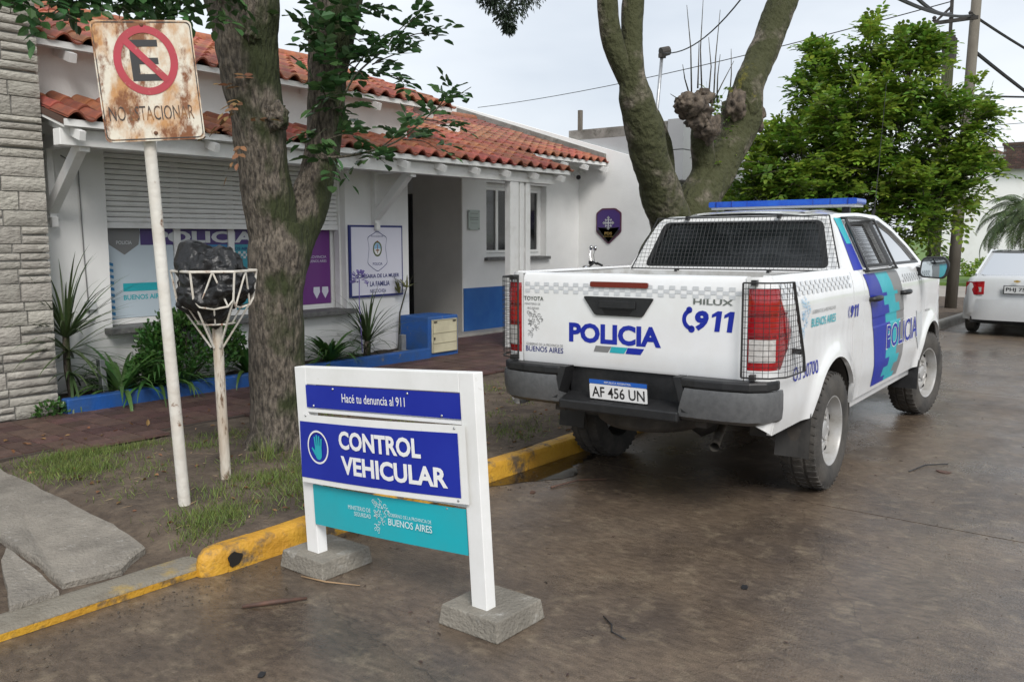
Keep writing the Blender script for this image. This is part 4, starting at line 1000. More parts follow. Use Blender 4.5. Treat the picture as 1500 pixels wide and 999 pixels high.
q = B(); text(q, 'REPUBLICA ARGENTINA', 0, .795, .18, .012, PM(.007)); obj('plate_country', q, V_WHITE, pl, local=True, fix=False)
# wheels
TPR = [(.222, .085), (.232, .112), (.262, .122), (.31, .126), (.35, .120), (.374, .106), (.385, .082), (.387, .05), (.381, .046), (.381, .034), (.387, .03), (.387, -.03), (.381, -.034), (.381, -.046), (.387, -.05), (.385, -.082), (.374, -.106), (.35, -.12), (.31, -.126), (.262, -.122), (.232, -.112), (.222, -.085)]
tyre = B(); tyre.lathe(TPR, 56, None, closed=True)
for k in range(44):
    a = 2 * PI * k / 44
    for (h0, h1, sk) in ((.055, .112, .03), (-.112, -.055, .03), (-.028, .028, .0)):
        a2 = a + (PI / 44 if h0 < 0 else 0); w2 = .020
        P = []
        for (rr, hh, aa) in ((.375 if abs(h0) > .03 else .38, h0, a2), (.375 if abs(h1) > .06 else .38, h1, a2 + sk)):
            for dd in (-1, 1):
                for r2 in (rr - .02, (.392 if max(abs(hh), 0) < .1 else .381)): P.append((r2 * math.cos(aa + dd * w2), r2 * math.sin(aa + dd * w2), hh))
        tyre.add(P, [(0, 1, 3, 2), (4, 6, 7, 5), (0, 4, 5, 1), (2, 3, 7, 6), (1, 5, 7, 3), (0, 2, 6, 4)])
tyre_me = mesh('tyre', tyre); fixn(tyre_me); tyre_me.materials.append(RUBBER); tyre_me.polygons.foreach_set('use_smooth', [True] * len(tyre_me.polygons)); tyre_me.set_sharp_from_angle(angle=math.radians(30))
rim = B(); rim.lathe([(.236, -.09), (.236, .100), (.230, .112), (.222, .110), (.216, .095), (.212, .03), (.200, .018), (.180, .024), (.155, .046), (.130, .054), (.108, .050), (.098, .038), (.062, .038), (.058, .062), (.05, .066), (.0, .066)], 48)
for k in range(6):
    a = 2 * PI * k / 6; rim.lathe([(.014, .036), (.014, .060), (.009, .064), (0, .064)], 6, Matrix.Translation((.080 * math.cos(a), .080 * math.sin(a), 0)))
rim_me = mesh('rim', rim); fixn(rim_me); rim_me.materials.append(RIM); rim_me.polygons.foreach_set('use_smooth', [True] * len(rim_me.polygons)); rim_me.set_sharp_from_angle(angle=math.radians(35))
hl = B()
for k in range(10):
    a = 2 * PI * (k + .5) / 10; M = Matrix.Rotation(a, 4, 'Z') @ Matrix.Translation((.173, 0, .037)) @ Matrix.Rotation(math.radians(-38), 4, 'Y')
    hl.add([M @ Vector((.013 * math.cos(t * PI / 6), .026 * math.sin(t * PI / 6), 0)) for t in range(12)], [tuple(range(12))])
vent_disc_me = mesh('vent_shade_discs', hl); vent_disc_me.materials.append(MATS['deep_black'])  # flat black discs on the rim, painted shade instead of open vents
for (x, sd) in ((XR, -1), (XR, 1), (XF, -1), (XF, 1)):
    e = obj('wheel', tyre_me, RUBBER, tk, local=True, fix=False); e.location = (x, sd * .785, .388); e.rotation_euler = (PI / 2 if sd < 0 else -PI / 2, 0, 0)
    if x == XF: e.rotation_euler = (PI / 2 if sd < 0 else -PI / 2, 0, -.16)
    obj('rim', rim_me, RIM, e, local=True, fix=False); obj('vent_shade_discs', vent_disc_me, V_BLACK, e, local=True, fix=False)
for sd in (-1, 1):
    q = B(); q.grid(lambda u, v: (-.47 - .03 * v + .015 * math.sin(3 * u), sd * lerp(.69, .90, u), lerp(.58, .30, v)), 6, 6); q.grid(lambda u, v: (-.48 - .03 * v + .015 * math.sin(3 * u), sd * lerp(.69, .90, u), lerp(.58, .30, v)), 6, 6)
    tp('mud_flap', q, mat('scuffed_flap', (.035, .034, .033), (.07, .067, .063), 6, .8, lo=.5, hi=.75), fix=False)
    q = B(); q.grid(lambda u, v: (XF - .47 - .03 * v, sd * lerp(.68, .90, u), lerp(.56, .30, v)), 3, 3); tp('mud_flap', q, BLACKPL, fix=False)
# mirrors
for sd in (-1, 1):
    q = B(); P = rpoly([(-.12, -.085), (.10, -.10), (.135, .03), (.09, .10), (-.10, .09)], .05, 5); n = len(P)
    for (dx, k) in ((0.0, .94), (.02, 1.0), (.08, .92), (.12, .6)):
        for p in P: q.v.append((2.46 + dx, sd * (1.01 + p[0] * k), 1.385 + p[1] * k))
    for i in range(3):
        for k in range(n): q.f.append((i * n + k, i * n + (k + 1) % n, (i + 1) * n + (k + 1) % n, (i + 1) * n + k))
    q.f.append(tuple(3 * n + k for k in range(n))); q.f.append(tuple(k for k in range(n))[::-1]); mi = tp('mirror', q, BLACKPL, smooth=40)
    q = B(); q.add([(2.458, sd * (1.01 + p[0] * .84), 1.385 + p[1] * .84) for p in P], [tuple(range(n))]); obj('mirror_glass', q, mat('mirror_silver', (.55, .6, .62), None, rough=.03, metal=1), mi, local=True, fix=False)
    q = B(); q.bar((2.52, sd * .84, 1.36), (2.52, sd * .92, 1.345), .06, .07); obj('mirror_arm', q, BLACKPL, mi, local=True)
# light bar, antenna
q = B(); q.prism(rpoly([(-.62, 1.908), (.62, 1.908), (.62, 1.956), (-.62, 1.956)], .018, 4), lambda u, v, w_: (w_ - .05 * abs(u) ** 3, u, v), 1.46, 1.74); lb = tp('light_bar', q, BLUELENS, smooth=35)
q = B()
for k in range(9): y = -.62 + 1.24 * (k + .5) / 9; q.box(1.449 - .05 * abs(y) ** 3, 1.4595 - .05 * abs(y) ** 3, y - .002, y + .002, 1.911, 1.953)
obj('lens_joint', q, V_NAVY, lb, local=True)
q = B(); q.box(1.465, 1.72, -.60, .60, 1.890, 1.9075); obj('bar_base', q, V_LGREY, lb, local=True)
for sd in (-1, 1): q = B(); q.bar((1.6, sd * .50, 1.83), (1.6, sd * .50, 1.892), .06, .04); obj('bar_foot', q, BLACKPL, lb, local=True)
q = B(); q.tube([(2.0, -.60, 1.80), (2.0, -.62, 1.88)], .014, 8); q.tube([(2.0, -.62, 1.88), (1.99, -.64, 2.2), (1.97, -.68, 2.9)], [.004, .003, .0018], 6); tp('antenna', q, BLACKMET)
# right-hand side livery
smap = lambda off: (lambda u, v, w_=0.0: (u, -((Yp(u, v) if v <= BELT else Yg(v) + .002) + off + w_), v))
def stripe_edges(z, k):                      # x of the four band borders at height z
    t = (1.40 - z) / .9; A_, M_, Z_ = ((.70, 1.0, 1.36, 1.70), (.965, 1.36, 1.72, 1.97), (1.05, 1.28, 1.60, 1.86))
    base = (A_[k] * (1 - t) * (1 - 2 * t) + 4 * M_[k] * t * (1 - t) + Z_[k] * t * (2 * t - 1))
    if k in (1, 2) and z < 1.22 and int((z - .5) / .07) % 2 == 0: base += .13 if k == 1 else .11
    return base
def band(k0, k1, m, nm):
    q = B(); step = .014; z = .53
    while z < 1.385:
        z2 = min(z + step, 1.385)
        a0, a1 = stripe_edges(z + .001, k0), stripe_edges(z + .001, k1); nsub = 5
        ok = smap(.0028)
        for i in range(nsub): q.add([ok(lerp(a0, a1, i / nsub), z), ok(lerp(a0, a1, (i + 1) / nsub), z), ok(lerp(stripe_edges(z + .001, k0), stripe_edges(z + .001, k1), (i + 1) / nsub), z2), ok(lerp(a0, a1, i / nsub), z2)], [(0, 1, 2, 3)])
        z = z2
    return tp(nm, q, m, fix=False)
band(0, 1, V_BLUE, 'livery_band'); band(1, 2, V_TEAL, 'livery_band'); band(2, 3, V_GREY, 'livery_band')
sg = lambda u, v, w_=0.0: (u, -(Yg(v) + .0028), v)
q = B(); poly(q, [(.56, 1.415), (.80, 1.415), (.845, 1.775), (.70, 1.775)], sg); tp('livery_band', q, V_BLUE, fix=False)
q = B(); poly(q, [(.69, 1.60), (.805, 1.60), (.845, 1.785), (.67, 1.785)], lambda u, v: (u, -(Yg(v) + .0042), v)); tp('livery_band', q, V_TEAL, fix=False)
Sd = smap(.0045)
q = B(); text(q, 'POLICIA', 1.93, .875, 1.12, .20, Sd, .03); tp('side_lettering', q, V_WHITE, fix=False)
q = B(); text(q, 'POLICIA', 1.93, .875, 1.10, .185, smap(.006), .008); tp('side_lettering', q, V_BLUE, fix=False)
q = B(); P = [(2.58, 1.02), (2.70, .98), (2.82, 1.0), (2.80, .80), (2.70, .66), (2.60, .80)]; P = [(p[0] - .13, p[1]) for p in P]; poly(q, P, Sd); tp('side_shield', q, V_LGREY, fix=False)
nine11(.43, 1.145, .20, .085, Sd, 'side_lettering', V_BLUE, lambda n_, b_, m_: tp(n_, b_, m_, fix=False)); q = B(); text(q, '(', .29, 1.145, .03, .08, Sd, .03); tp('side_lettering', q, V_BLUE, fix=False)
q = B(); text(q, 'BUENOS AIRES', -.27, 1.135, .50, .052, Sd, .012); tp('side_lettering', q, V_TEAL, fix=False)
q = B(); text(q, 'GOBIERNO DE LA PROVINCIA DE', -.27, 1.20, .48, .022, Sd); text(q, 'MINISTERIO DE SEGURIDAD', 2.9, .99, .2, .02, Sd); tp('small_print', q, V_GREY, fix=False)
tp('side_emblem', province(-.64, 1.17, .23, Sd, B()), V_SKY, fix=False)
q = B(); text(q, 'O.I 30700', -.60, .86, .46, .085, Sd, .004); tp('side_lettering', q, V_BLUE, fix=False)
tp('checker_band', checks(B(), -1.03, .40, 1.31, 1.39, 3, .045, Sd), V_CHECK, fix=False)
tp('checker_band', checks(B(), 1.9, 2.6, 1.28, 1.35, 3, .045, Sd), V_CHECK, fix=False)
# ------------------------------------------------------------------ vehicle control sign
cs = thing('control_sign', 'white framed blue and teal vehicle control sign on two concrete blocks', 'sign', (2.74, 2.855, 0))
ROLL = Matrix.Rotation(-.068, 4, 'X')
def cp_(name, b, m, roll=True, parent=cs, **k):
    if roll: b.xf(ROLL)
    return obj(name, b, m, parent, local=True, **k)
# board coordinates: u to the right as seen from the front (-Y), v up, w towards the viewer (-X)
cm = lambda off: plane_map((0, 0, 0), (0, -1, 0), (0, 0, 1), off)
H = .545
for u in (-H, H):
    b = B(); b.box(-.03, .03, -u - .042, -u + .042, .02 if u < 0 else .01, 1.055); cp_('post', b, SIGNWHITE, bevel=.003)
b = B(); b.box(-.03, .03, -H + .0425, H - .0425, .97, 1.055); cp_('top_rail', b, SIGNWHITE, bevel=.003)
b = B(); b.box(-.031, .029, -H + .043, H - .043, .835, .850); b.box(-.02, .02, -H + .043, H - .043, .478, .492); cp_('rail', b, V_WHITE)
def bow(P, depth, mp_, b, th=.004, n=14, u0=-.52, u1=.52):
    pass
# three panels; the middle one is a bowed sheet with a white border
b = B(); b.grid(lambda u, v: (-.034, lerp(H - .04, -H + .04, u), lerp(.858, .968, v)), 6, 2); b.grid(lambda u, v: (-.030, lerp(H - .04, -H + .04, u), lerp(.858, .968, v)), 6, 2); p1 = cp_('top_panel', b, V_BLUE, fix=False)
bowx = lambda u, v: -.045 - .022 * math.sin(PI * u) - .012 * (1 - v) * (1 - u)
def bowed(u0, u1, v0, v1, off, b):
    f = lambda u, v: (bowx(lerp(u0, u1, u), lerp(v0, v1, v)) - off, lerp(H + .005, -H + .01, lerp(u0, u1, u)), lerp(.500, .835, lerp(v0, v1, v)) - .012 * (1 - lerp(u0, u1, u)))
    return b.grid(f, 18, 6)
b = B(); bowed(0, 1, 0, 1, 0, b); bowed(0, 1, 0, 1, -.004, b); p2 = cp_('middle_panel', b, SIGNWHITE, fix=False)
b = B(); bowed(.0, .965, .075, .90, .0025, b); cp_('panel_field', b, V_BLUE, parent=p2, fix=False)
b = B(); b.grid(lambda u, v: (-.036 - .01 * math.sin(PI * u), lerp(H - .045, -H + .04, u), lerp(.275, .474, v)), 8, 2); b.grid(lambda u, v: (-.032 - .01 * math.sin(PI * u), lerp(H - .045, -H + .04, u), lerp(.275, .474, v)), 8, 2); p3 = cp_('lower_panel', b, V_TEAL, fix=False)
def on_bow(off): return lambda u, v, w_=0: (bowx((u + H) / (2 * H), .5) - off, -u, v)
q = B(); text(q, 'Hacé tu denuncia al 911', -.03, .915, .42, .042, cm(.036), .006); cp_('lettering', q, V_WHITE, parent=p1, fix=False)
q = B(); text(q, 'CONTROL', .025, .722, .53, .088, on_bow(.0055), .035); text(q, 'VEHICULAR', .10, .604, .665, .088, on_bow(.0055), .035); ring(q, circ(.082, 40, -.405, .672), circ(.073, 40, -.405, .672), on_bow(.0055)); cp_('lettering', q, V_WHITE, parent=p2, fix=False)
q = B(); ou = on_bow(.0055); cx_, cz_ = -.402, .655
palm = rpoly([(-.026, .025), (.026, .025), (.024, -.030), (.008, -.045), (-.018, -.042), (-.028, -.015)], .012); poly(q, [(cx_ + p[0], cz_ + p[1]) for p in palm], ou)
for (u, h_, a) in ((-.0205, .052, .10), (-.0068, .062, .03), (.0068, .058, -.04), (.0205, .046, -.14)):
    P = rpoly([(u - .0055, .015), (u + .0055, .015), (u + .0055 - a * h_, .015 + h_), (u - .0055 - a * h_, .015 + h_)], .005); poly(q, [(cx_ + p[0], cz_ + p[1]) for p in P], on_bow(.0060))
P = rpoly([(-.024, -.028), (-.020, -.008), (-.046, .016), (-.054, .008)], .005); poly(q, [(cx_ + p[0], cz_ + p[1]) for p in P], on_bow(.0060))
cp_('hand_symbol', q, V_TEAL, parent=p2, fix=False)
q = B(); text(q, 'MINISTERIO DE', -.155, .398, .155, .020, cm(.048)); text(q, 'SEGURIDAD', -.135, .370, .115, .020, cm(.048)); text(q, 'GOBIERNO DE LA PROVINCIA DE', .175, .395, .27, .016, cm(.048)); text(q, 'BUENOS AIRES', .175, .362, .275, .032, cm(.048), .012); province(-.015, .375, .155, cm(.048), q); cp_('lettering', q, VIN('pale_teal_print', (.62, .78, .80)), parent=p3, fix=False)
q = B()
for (u, v) in ((-.3, .955), (.2, .955), (-.45, .868), (.40, .868), (-.5, .82), (0, .822), (.48, .822), (-.48, .515), (0, .512), (.48, .512), (-.35, .465), (.4, .465), (-.3, .285), (.2, .285)):
    q.lathe([(0, .004), (.004, .003), (.006, 0)], 8, Matrix.Translation((-.050 if .48 < v < .83 else -.037, -u, v)) @ Matrix.Rotation(-PI / 2, 4, 'Y'))
cp_('screws', q, STEEL)
for (y, dx) in ((H, .05), (-H, .06)):
    b = B(); s_ = .165; yy = y - (.0 if y > 0 else -.01)
    b.add([(dx - s_, yy - s_, 0), (dx + s_, yy - s_, 0), (dx + s_, yy + s_, 0), (dx - s_, yy + s_, 0), (dx - s_ + .012, yy - s_ + .012, .088), (dx + s_ - .012, yy - s_ + .012, .088), (dx + s_ - .012, yy + s_ - .012, .088), (dx - s_ + .012, yy + s_ - .012, .088)],
          [(0, 3, 2, 1), (4, 5, 6, 7), (0, 1, 5, 4), (1, 2, 6, 5), (2, 3, 7, 6), (3, 0, 4, 7)])
    cp_('concrete_base', b, CONCNEW, roll=False, bevel=.006)

# ------------------------------------------------------------------ no parking sign
npk = thing('no_parking_sign', 'rusty white no-parking sign with red circle on a leaning white post', 'sign', (2.69, 4.52, .12))
RUST = mat('rusty_white_enamel', (.66, .61, .51), (.47, .24, .09), 6, .55, bump=.25, bscale=40, lo=.46, hi=.60, detail=10, stretch=(1, 1, .55), mask2=((.19, .066, .020), 7, .50, .585))
n_ = RUST.node_tree.nodes
PAINTPOST = mat('chipped_white_post', (.66, .64, .59), (.56, .52, .46), 4, .5, bump=.3, bscale=20, mask2=((.16, .075, .03), 9, .63, .70))
base = Vector((2.69, 4.52, .05)); top = Vector((2.575, 4.53, 2.28))
b = B(); b.tube([base, base.lerp(top, .3), base.lerp(top, .6), top], [.034, .033, .032, .032], 16); obj('post', b, PAINTPOST, npk, smooth=40)
Uv = Vector((.872, -.489, 0)); rr = Matrix.Rotation(.0, 3, 'Z'); Nn = Vector((-.489, -.872, 0)); Rr = Matrix.Rotation(.085, 3, Nn); Uv = Rr @ Uv; Vv = Nn.cross(Uv); Vv = Rr @ Vector((0, 0, 1))
ctr = Vector((2.565, 4.48, 2.470)) + Nn * .012
nm = lambda off: (lambda u, v, w_=0: ctr + Uv * u + Vv * v + Nn * (off + w_))
P = rpoly([(-.248, -.310), (.248, -.310), (.248, .310), (-.248, .310)], .03, 4)
b = B(); b.prism(P, nm(0), -.002, .002); pt = obj('plate', b, RUST, npk)
V_RUSTBLK = mat('flaking_black_paint', (.03, .028, .028), None, rough=.6, mask2=((.30, .15, .06), 9, .50, .60))
V_RUSTRED = mat('flaking_red_paint', (.42, .035, .06), (.36, .04, .05), 6, .55, mask2=((.45, .22, .16), 14, .62, .70))
q = B(); I = scalep(P, .955); O2 = scalep(P, .975); ring(q, O2, I, nm(.0035)); obj('border', q, V_RUSTBLK, pt, fix=False)
q = B(); C0 = (0, .105)
for pp in ([(-.075, .21), (.065, .21), (.065, .175), (-.035, .175), (-.035, -.0), (-.075, -.0)], [(-.035, .118), (.06, .118), (.06, .085), (-.035, .085)], [(-.035, .035), (.068, .035), (.068, 0), (-.035, 0)]): poly(q, pp, nm(.0036))
obj('letter', q, mat('worn_black_paint', (.03, .03, .032), None, rough=.6, mask2=((.25, .13, .06), 12, .62, .70)), pt, fix=False)
q = B(); ring(q, circ(.158, 48, *C0, .178), circ(.120, 48, *C0, .140), nm(.0048)); 
poly(q, [(-.108, .198), (-.082, .222), (.108, .012), (.082, -.012)], nm(.0060)); obj('prohibition_ring', q, V_RUSTRED, pt, fix=False)
q = B(); text(q, 'NO ESTACIONAR', -.005, -.165, .42, .075, nm(.0036), .0); obj('lettering', q, mat('rusted_lettering', (.05, .04, .036), (.30, .15, .06), 14, .7, lo=.46, hi=.58, detail=8), pt, fix=False)
q = B()
for v in (.285, -.27): q.lathe([(0, .008), (.008, .006), (.011, 0)], 8, Matrix.Translation(nm(.003)(0, v)) @ Nn.to_track_quat('Z', 'Y').to_matrix().to_4x4())
obj('bolts', q, mat('rusty_iron', (.13, .06, .03), None, rough=.8), pt)

# ------------------------------------------------------------------ litter basket and bag
bk = thing('litter_basket', 'rusty white wire litter basket on a post beside the mossy tree', 'litter basket', (3.15, 4.80, .12))
RW = mat('rusted_white_wire', (.68, .66, .61), (.58, .53, .45), 9, .6, mask2=((.22, .09, .035), 14, .56, .66))
b = B(); b.tube([(3.15, 4.80, .04), (3.135, 4.80, .6), (3.125, 4.80, 1.12)], .032, 14); obj('post', b, mat('rust_streaked_post', (.60, .56, .49), (.45, .38, .30), 5, .6, bump=.3, bscale=25, stretch=(3, 3, .7), mask2=((.13, .07, .035), 7, .54, .64)), bk, smooth=40)
cxk = Vector((3.12, 4.80, 0)); hexr = .25
hx = lambda k, r, z: cxk + Vector((r * math.cos(k * PI / 3 + .42), r * math.sin(k * PI / 3 + .42), z))
b = B()
for k in range(6):
    a, c = hx(k, hexr, 1.445), hx(k + 1, hexr, 1.445); b.tube([a, c], .0085, 6); mid = (a + c) / 2
    la, lc = hx(k, .225, 1.275), hx(k + 1, .225, 1.275); lm = (hx(k, .20, 1.24) + hx(k + 1, .20, 1.24)) / 2
    b.tube([a, la], .007, 6); b.tube([mid, (la * .72 + lm * .28) - Vector((0, 0, .03))], .006, 6); b.tube([mid, (lc * .72 + lm * .28) - Vector((0, 0, .03))], .006, 6)
    b.tube([la, la * .72 + lm * .28 - Vector((0, 0, .03)), lm - Vector((0, 0, .02)), lc * .72 + lm * .28 - Vector((0, 0, .03)), lc], .0065, 6)
    b.tube([la, hx(k, .13, 1.12), hx(k, .035, .97)], .0065, 6); b.tube([lm - Vector((0, 0, .02)), hx(k + .5, .11, 1.12)], .005, 6)
b.tube([hx(k, .11, 1.12) for k in range(7)], .006, 6)
obj('wire_basket', b, RW, bk, fix=False)
bm = bmesh.new(); bmesh.ops.create_icosphere(bm, subdivisions=6, radius=1)
for v in bm.verts:
    p = v.co.copy(); n1 = noise.fractal(p * 1.3 + Vector((3, 1, 7)), 1, 2, 3); rd = abs(noise.noise(p * 3.1 + Vector((1, 9, 2)))); rd2 = abs(noise.noise(Vector((p.x * 6, p.y * 6, p.z * 3)) + Vector((5, 2, 8)))); rd3 = abs(noise.noise(Vector((p.x * 14, p.y * 14, p.z * 7))))
    k = 1 + .26 * n1 - .17 * rd - .05 * rd2 - .02 * rd3
    if p.z > .3 and p.x < .2: k += .22 * (p.z - .3)
    if p.x < -.6 and abs(p.z + .35) < .3: k += .45 * (-.6 - p.x) * (1 - abs(p.z + .35) / .3)
    k += .22 * max(0, p.dot(Vector((-.45, .35, .82)).normalized()) - .80) / .2 + .38 * max(0, p.dot(Vector((-.62, .55, -.40)).normalized()) - .86) / .14 + .12 * max(0, p.dot(Vector((.6, -.5, .5)).normalized()) - .7) / .3
    taper = 1.0 if p.z > -.1 else 1 + .42 * (p.z + .1)
    if p.z > .45: k += .10 * (p.z - .45)
    v.co = Vector((p.x * .228 * k * taper - .02 * p.z, p.y * .220 * k * taper, p.z * .215 * k + (.03 * p.x)))
bag = bpy.data.meshes.new('trash_bag'); bm.to_mesh(bag); bm.free()
o = obj('trash_bag', bag, mat('black_bag_film', (.010, .010, .011), None, rough=.36, bump=.8, bscale=20), smooth=True); o.location = (3.125, 4.80, 1.345); tag(o, 'black plastic rubbish bag stuffed into the wire basket', 'trash bag')

# ------------------------------------------------------------------ planter, plants, meter cabinet
pb = thing('planter', 'low blue planter wall under the shop window', 'planter', (5.6, 7.6, .14))
b = B(); b.grid(lambda u, v: (3.44 + u * 4.49, 7.55, .14 + v * .135), 60, 3); 
b = B(); b.box(3.44, 7.93, 7.55, 7.66, .12, .275); obj('rim_wall', b, BLUEWORN, pb, bevel=.012)
b = B(); b.grid(lambda u, v: (3.44 + u * 4.5, 7.65 + v * .5, .225 + .03 * fr(u * 9, v * 2, 0, 1.5)), 60, 8); obj('planter_soil', b, SOILDARK, pb, smooth=True)
mc = thing('meter_cabinet', 'blue masonry meter cabinet with cream door beside the entrance', 'meter cabinet', (8.2, 7.85, .14))
b = B(); b.box(7.94, 8.50, 7.60, 8.10, .13, .66); obj('housing', b, BLUEWORN, mc, bevel=.015)
CREAM = mat('cream_enamel', (.60, .56, .40), (.52, .48, .34), 5, .5)
b = B(); b.box(7.99, 8.46, 7.578, 7.598, .20, .62); dd = obj('door', b, CREAM, mc, bevel=.004)
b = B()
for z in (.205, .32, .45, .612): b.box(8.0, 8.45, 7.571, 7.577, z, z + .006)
b.box(8.0, 8.008, 7.571, 7.577, .2, .62); b.box(8.44, 8.448, 7.571, 7.577, .2, .62); obj('door_ribs', b, mat('cream_shadow', (.42, .39, .27), None, rough=.6), dd)  # ribs use a shaded copy of the door cream, shade set as colour
b = B(); b.box(8.02, 8.07, 7.566, 7.576, .585, .60); b.box(8.37, 8.42, 7.566, 7.576, .585, .60); b.box(8.015, 8.03, 7.562, 7.576, .37, .40); obj('latch', b, DARKMET, dd)
lampst = thing('spike_light', 'small grey spiked floodlight standing in the planter', 'floodlight', (7.62, 7.75, .24))
b = B(); b.box(7.58, 7.66, 7.71, 7.77, .26, .46); b.bar((7.62, 7.74, .2), (7.62, 7.74, .30), .02); obj('housing', b, STEEL, lampst, bevel=.006); b = B(); b.box(7.52, 7.72, 7.68, 7.80, .245, .262); obj('foot', b, CONCNEW, lampst)
pl2 = thing('flood_light', 'grey floodlight lying in the planter beside the stone wall', 'floodlight', (3.88, 7.72, .24))
b = B(); b.bar((3.86, 7.74, .26), (3.85, 7.76, .56), .07, .05); obj('housing', b, STEEL, pl2, bevel=.006); b = B(); b.box(3.80, 3.98, 7.66, 7.80, .25, .268); obj('foot', b, CONCNEW, pl2)

def strap_leaves(c, n, L, W, lean=(.2, 1.2), droop=1.0, seed=0, spread=6.28, az0=0.0, segs=7):
    r = random.Random(seed); V = []; F = []
    for i in range(n):
        az = az0 + r.uniform(0, spread); el = r.uniform(*lean); l = L * r.uniform(.65, 1.1); w_ = W * r.uniform(.75, 1.15); o = len(V)
        h = Vector((math.cos(az), math.sin(az), 0)); sd = Vector((-h.y, h.x, 0)); p = Vector(c) + h * .02; d_el = PI / 2 - el; dr = droop * r.uniform(.6, 1.3)
        for k in range(segs + 1):
            t = k / segs; ww = w_ * (1 - t ** 2.2) * (.6 + .4 * min(1, t * 5)) / 2 + .0006; dn = Vector((0, 0, 1)) * .25 * ww
            V += [p + sd * ww + dn, p, p - sd * ww + dn]; d_el -= dr * (t + .15) / segs * 1.4; p = p + (h * math.cos(d_el) + Vector((0, 0, 1)) * math.sin(d_el)) * l / segs
        for k in range(segs):
            a = o + k * 3; F += [(a, a + 1, a + 4, a + 3), (a + 1, a + 2, a + 5, a + 4)]
    b = B(); b.v = [tuple(q) for q in V]; b.f = F; return b
def merge(*bs):
    r = B()
    for q in bs: r.add(q.v, q.f)
    return r
def plant(name, label, cat, loc, leaves, m, stem=None, group=None, extra=None):
    t = thing(name, label, cat, loc, group); obj('leaves', leaves, m, t, smooth=True, fix=False)
    if stem: obj('stem', stem, BARK1, t, smooth=True)
    if extra: obj('flower', extra[0], extra[1], t, fix=False)
    return t
st = B(); st.tube([(3.64, 7.86, .2), (3.60, 7.86, .5), (3.60, 7.85, .80)], [.04, .032, .03], 8)
plant('cordyline', 'tall spiky cordyline against the stone wall in the planter', 'plant', (3.62, 7.86, .2), merge(strap_leaves((3.60, 7.84, .78), 60, .80, .026, (.05, 1.25), .75, 1), strap_leaves((3.61, 7.84, .66), 30, .85, .026, (1.0, 1.9), .8, 2), strap_leaves((3.62, 7.84, .45), 20, .6, .022, (1.2, 2.2), .9, 3)), LEAFY, st)
plant('agapanthus', 'broad-leaved clump spilling over the planter near the stone wall', 'plant', (4.02, 7.74, .22), merge(strap_leaves((4.02, 7.74, .24), 70, .66, .05, (.3, 1.3), 1.9, 4), strap_leaves((4.35, 7.72, .24), 50, .64, .042, (.3, 1.2), 1.8, 5)), LEAFS)
plant('agapanthus', 'small leafy clump in the planter between the shrub and the stone wall plants', 'plant', (4.42, 7.70, .22), strap_leaves((4.62, 7.68, .24), 46, .46, .045, (.3, 1.3), 1.8, 15), LEAFS)
# round shrub
def shrub(c, R, n, seed, ll=.045):
    r = np.random.RandomState(seed); th = r.uniform(0, 2 * PI, n); u = r.uniform(-.35, 1, n); rad = r.uniform(.55, 1.05, n) ** .5
    d = np.stack([np.cos(th) * np.sqrt(1 - u * u), np.sin(th) * np.sqrt(1 - u * u), u], 1); nn = np.array([1 + .35 * noise.noise(Vector(q) * 2.2 + Vector((seed, 0, 0))) for q in d])
    c_ = np.array(c) + d * np.array(R) * (rad * nn)[:, None]; dr = d + r.normal(0, .6, (n, 3)) + np.array([0, 0, .5]); return leaf_mesh('leaves', [blades(c_, dr, r.normal(0, 1, (n, 3)), r.uniform(.7, 1.2, n) * ll, r.uniform(.7, 1.2, n) * ll * .7)], LEAFJ)
t = thing('shrub', 'rounded glossy green shrub under the shop window behind the posts', 'shrub', (4.75, 7.85, .22)); obj('leaves', shrub((4.78, 7.82, .52), (.56, .24, .44), 3600, 3), LEAFJ, t)
b = B()
for k in range(7): b.tube([(4.75, 7.85, .2), (4.75 + .3 * math.cos(k * .9), 7.85 + .13 * math.sin(k * .9), .5 + .05 * k)], [.015, .006], 5)
obj('stem', b, BARK1, t)
plant('agapanthus', 'dark strap-leaved clump in the planter just left of the tree trunk', 'plant', (5.42, 7.78, .22), strap_leaves((5.42, 7.78, .24), 64, .60, .045, (.2, 1.2), 1.7, 8), LEAFS)
plant('agapanthus', 'leafy green clump in the planter just right of the tree trunk', 'plant', (6.45, 7.78, .22), strap_leaves((6.48, 7.76, .24), 74, .58, .05, (.3, 1.25), 1.7, 9), LEAFS)
st = B(); st.tube([(7.12, 7.84, .2), (7.13, 7.83, .42)], [.045, .04], 8)
fl = B(); r = random.Random(4); 
fl.tube([(7.0, 7.78, .3), (6.93, 7.74, .9), (6.92, 7.72, 1.17)], .006, 5)
for k in range(46):
    a = r.uniform(0, 6.28); e = r.uniform(-.6, 1.4); d = Vector((math.cos(a) * math.cos(e), math.sin(a) * math.cos(e), math.sin(e))); p = Vector((6.92, 7.72, 1.17)) + d * .07; fl.bar(p, p + d * .045, .014, .006)
plant('yucca', 'spiky arching plant in the planter in front of the framed white sign', 'plant', (7.12, 7.84, .2), merge(strap_leaves((7.13, 7.83, .42), 70, .72, .022, (.05, 1.3), 1.0, 10), strap_leaves((7.12, 7.83, .34), 24, .55, .02, (1.0, 1.9), 1.2, 11)), LEAFY, st, extra=(fl, mat('lilac_petal', (.22, .17, .48), None, rough=.5)))
st = B(); st.tube([(7.86, 8.06, .2), (7.87, 8.03, .7), (7.95, 7.98, 1.02)], [.012, .010, .008], 6)
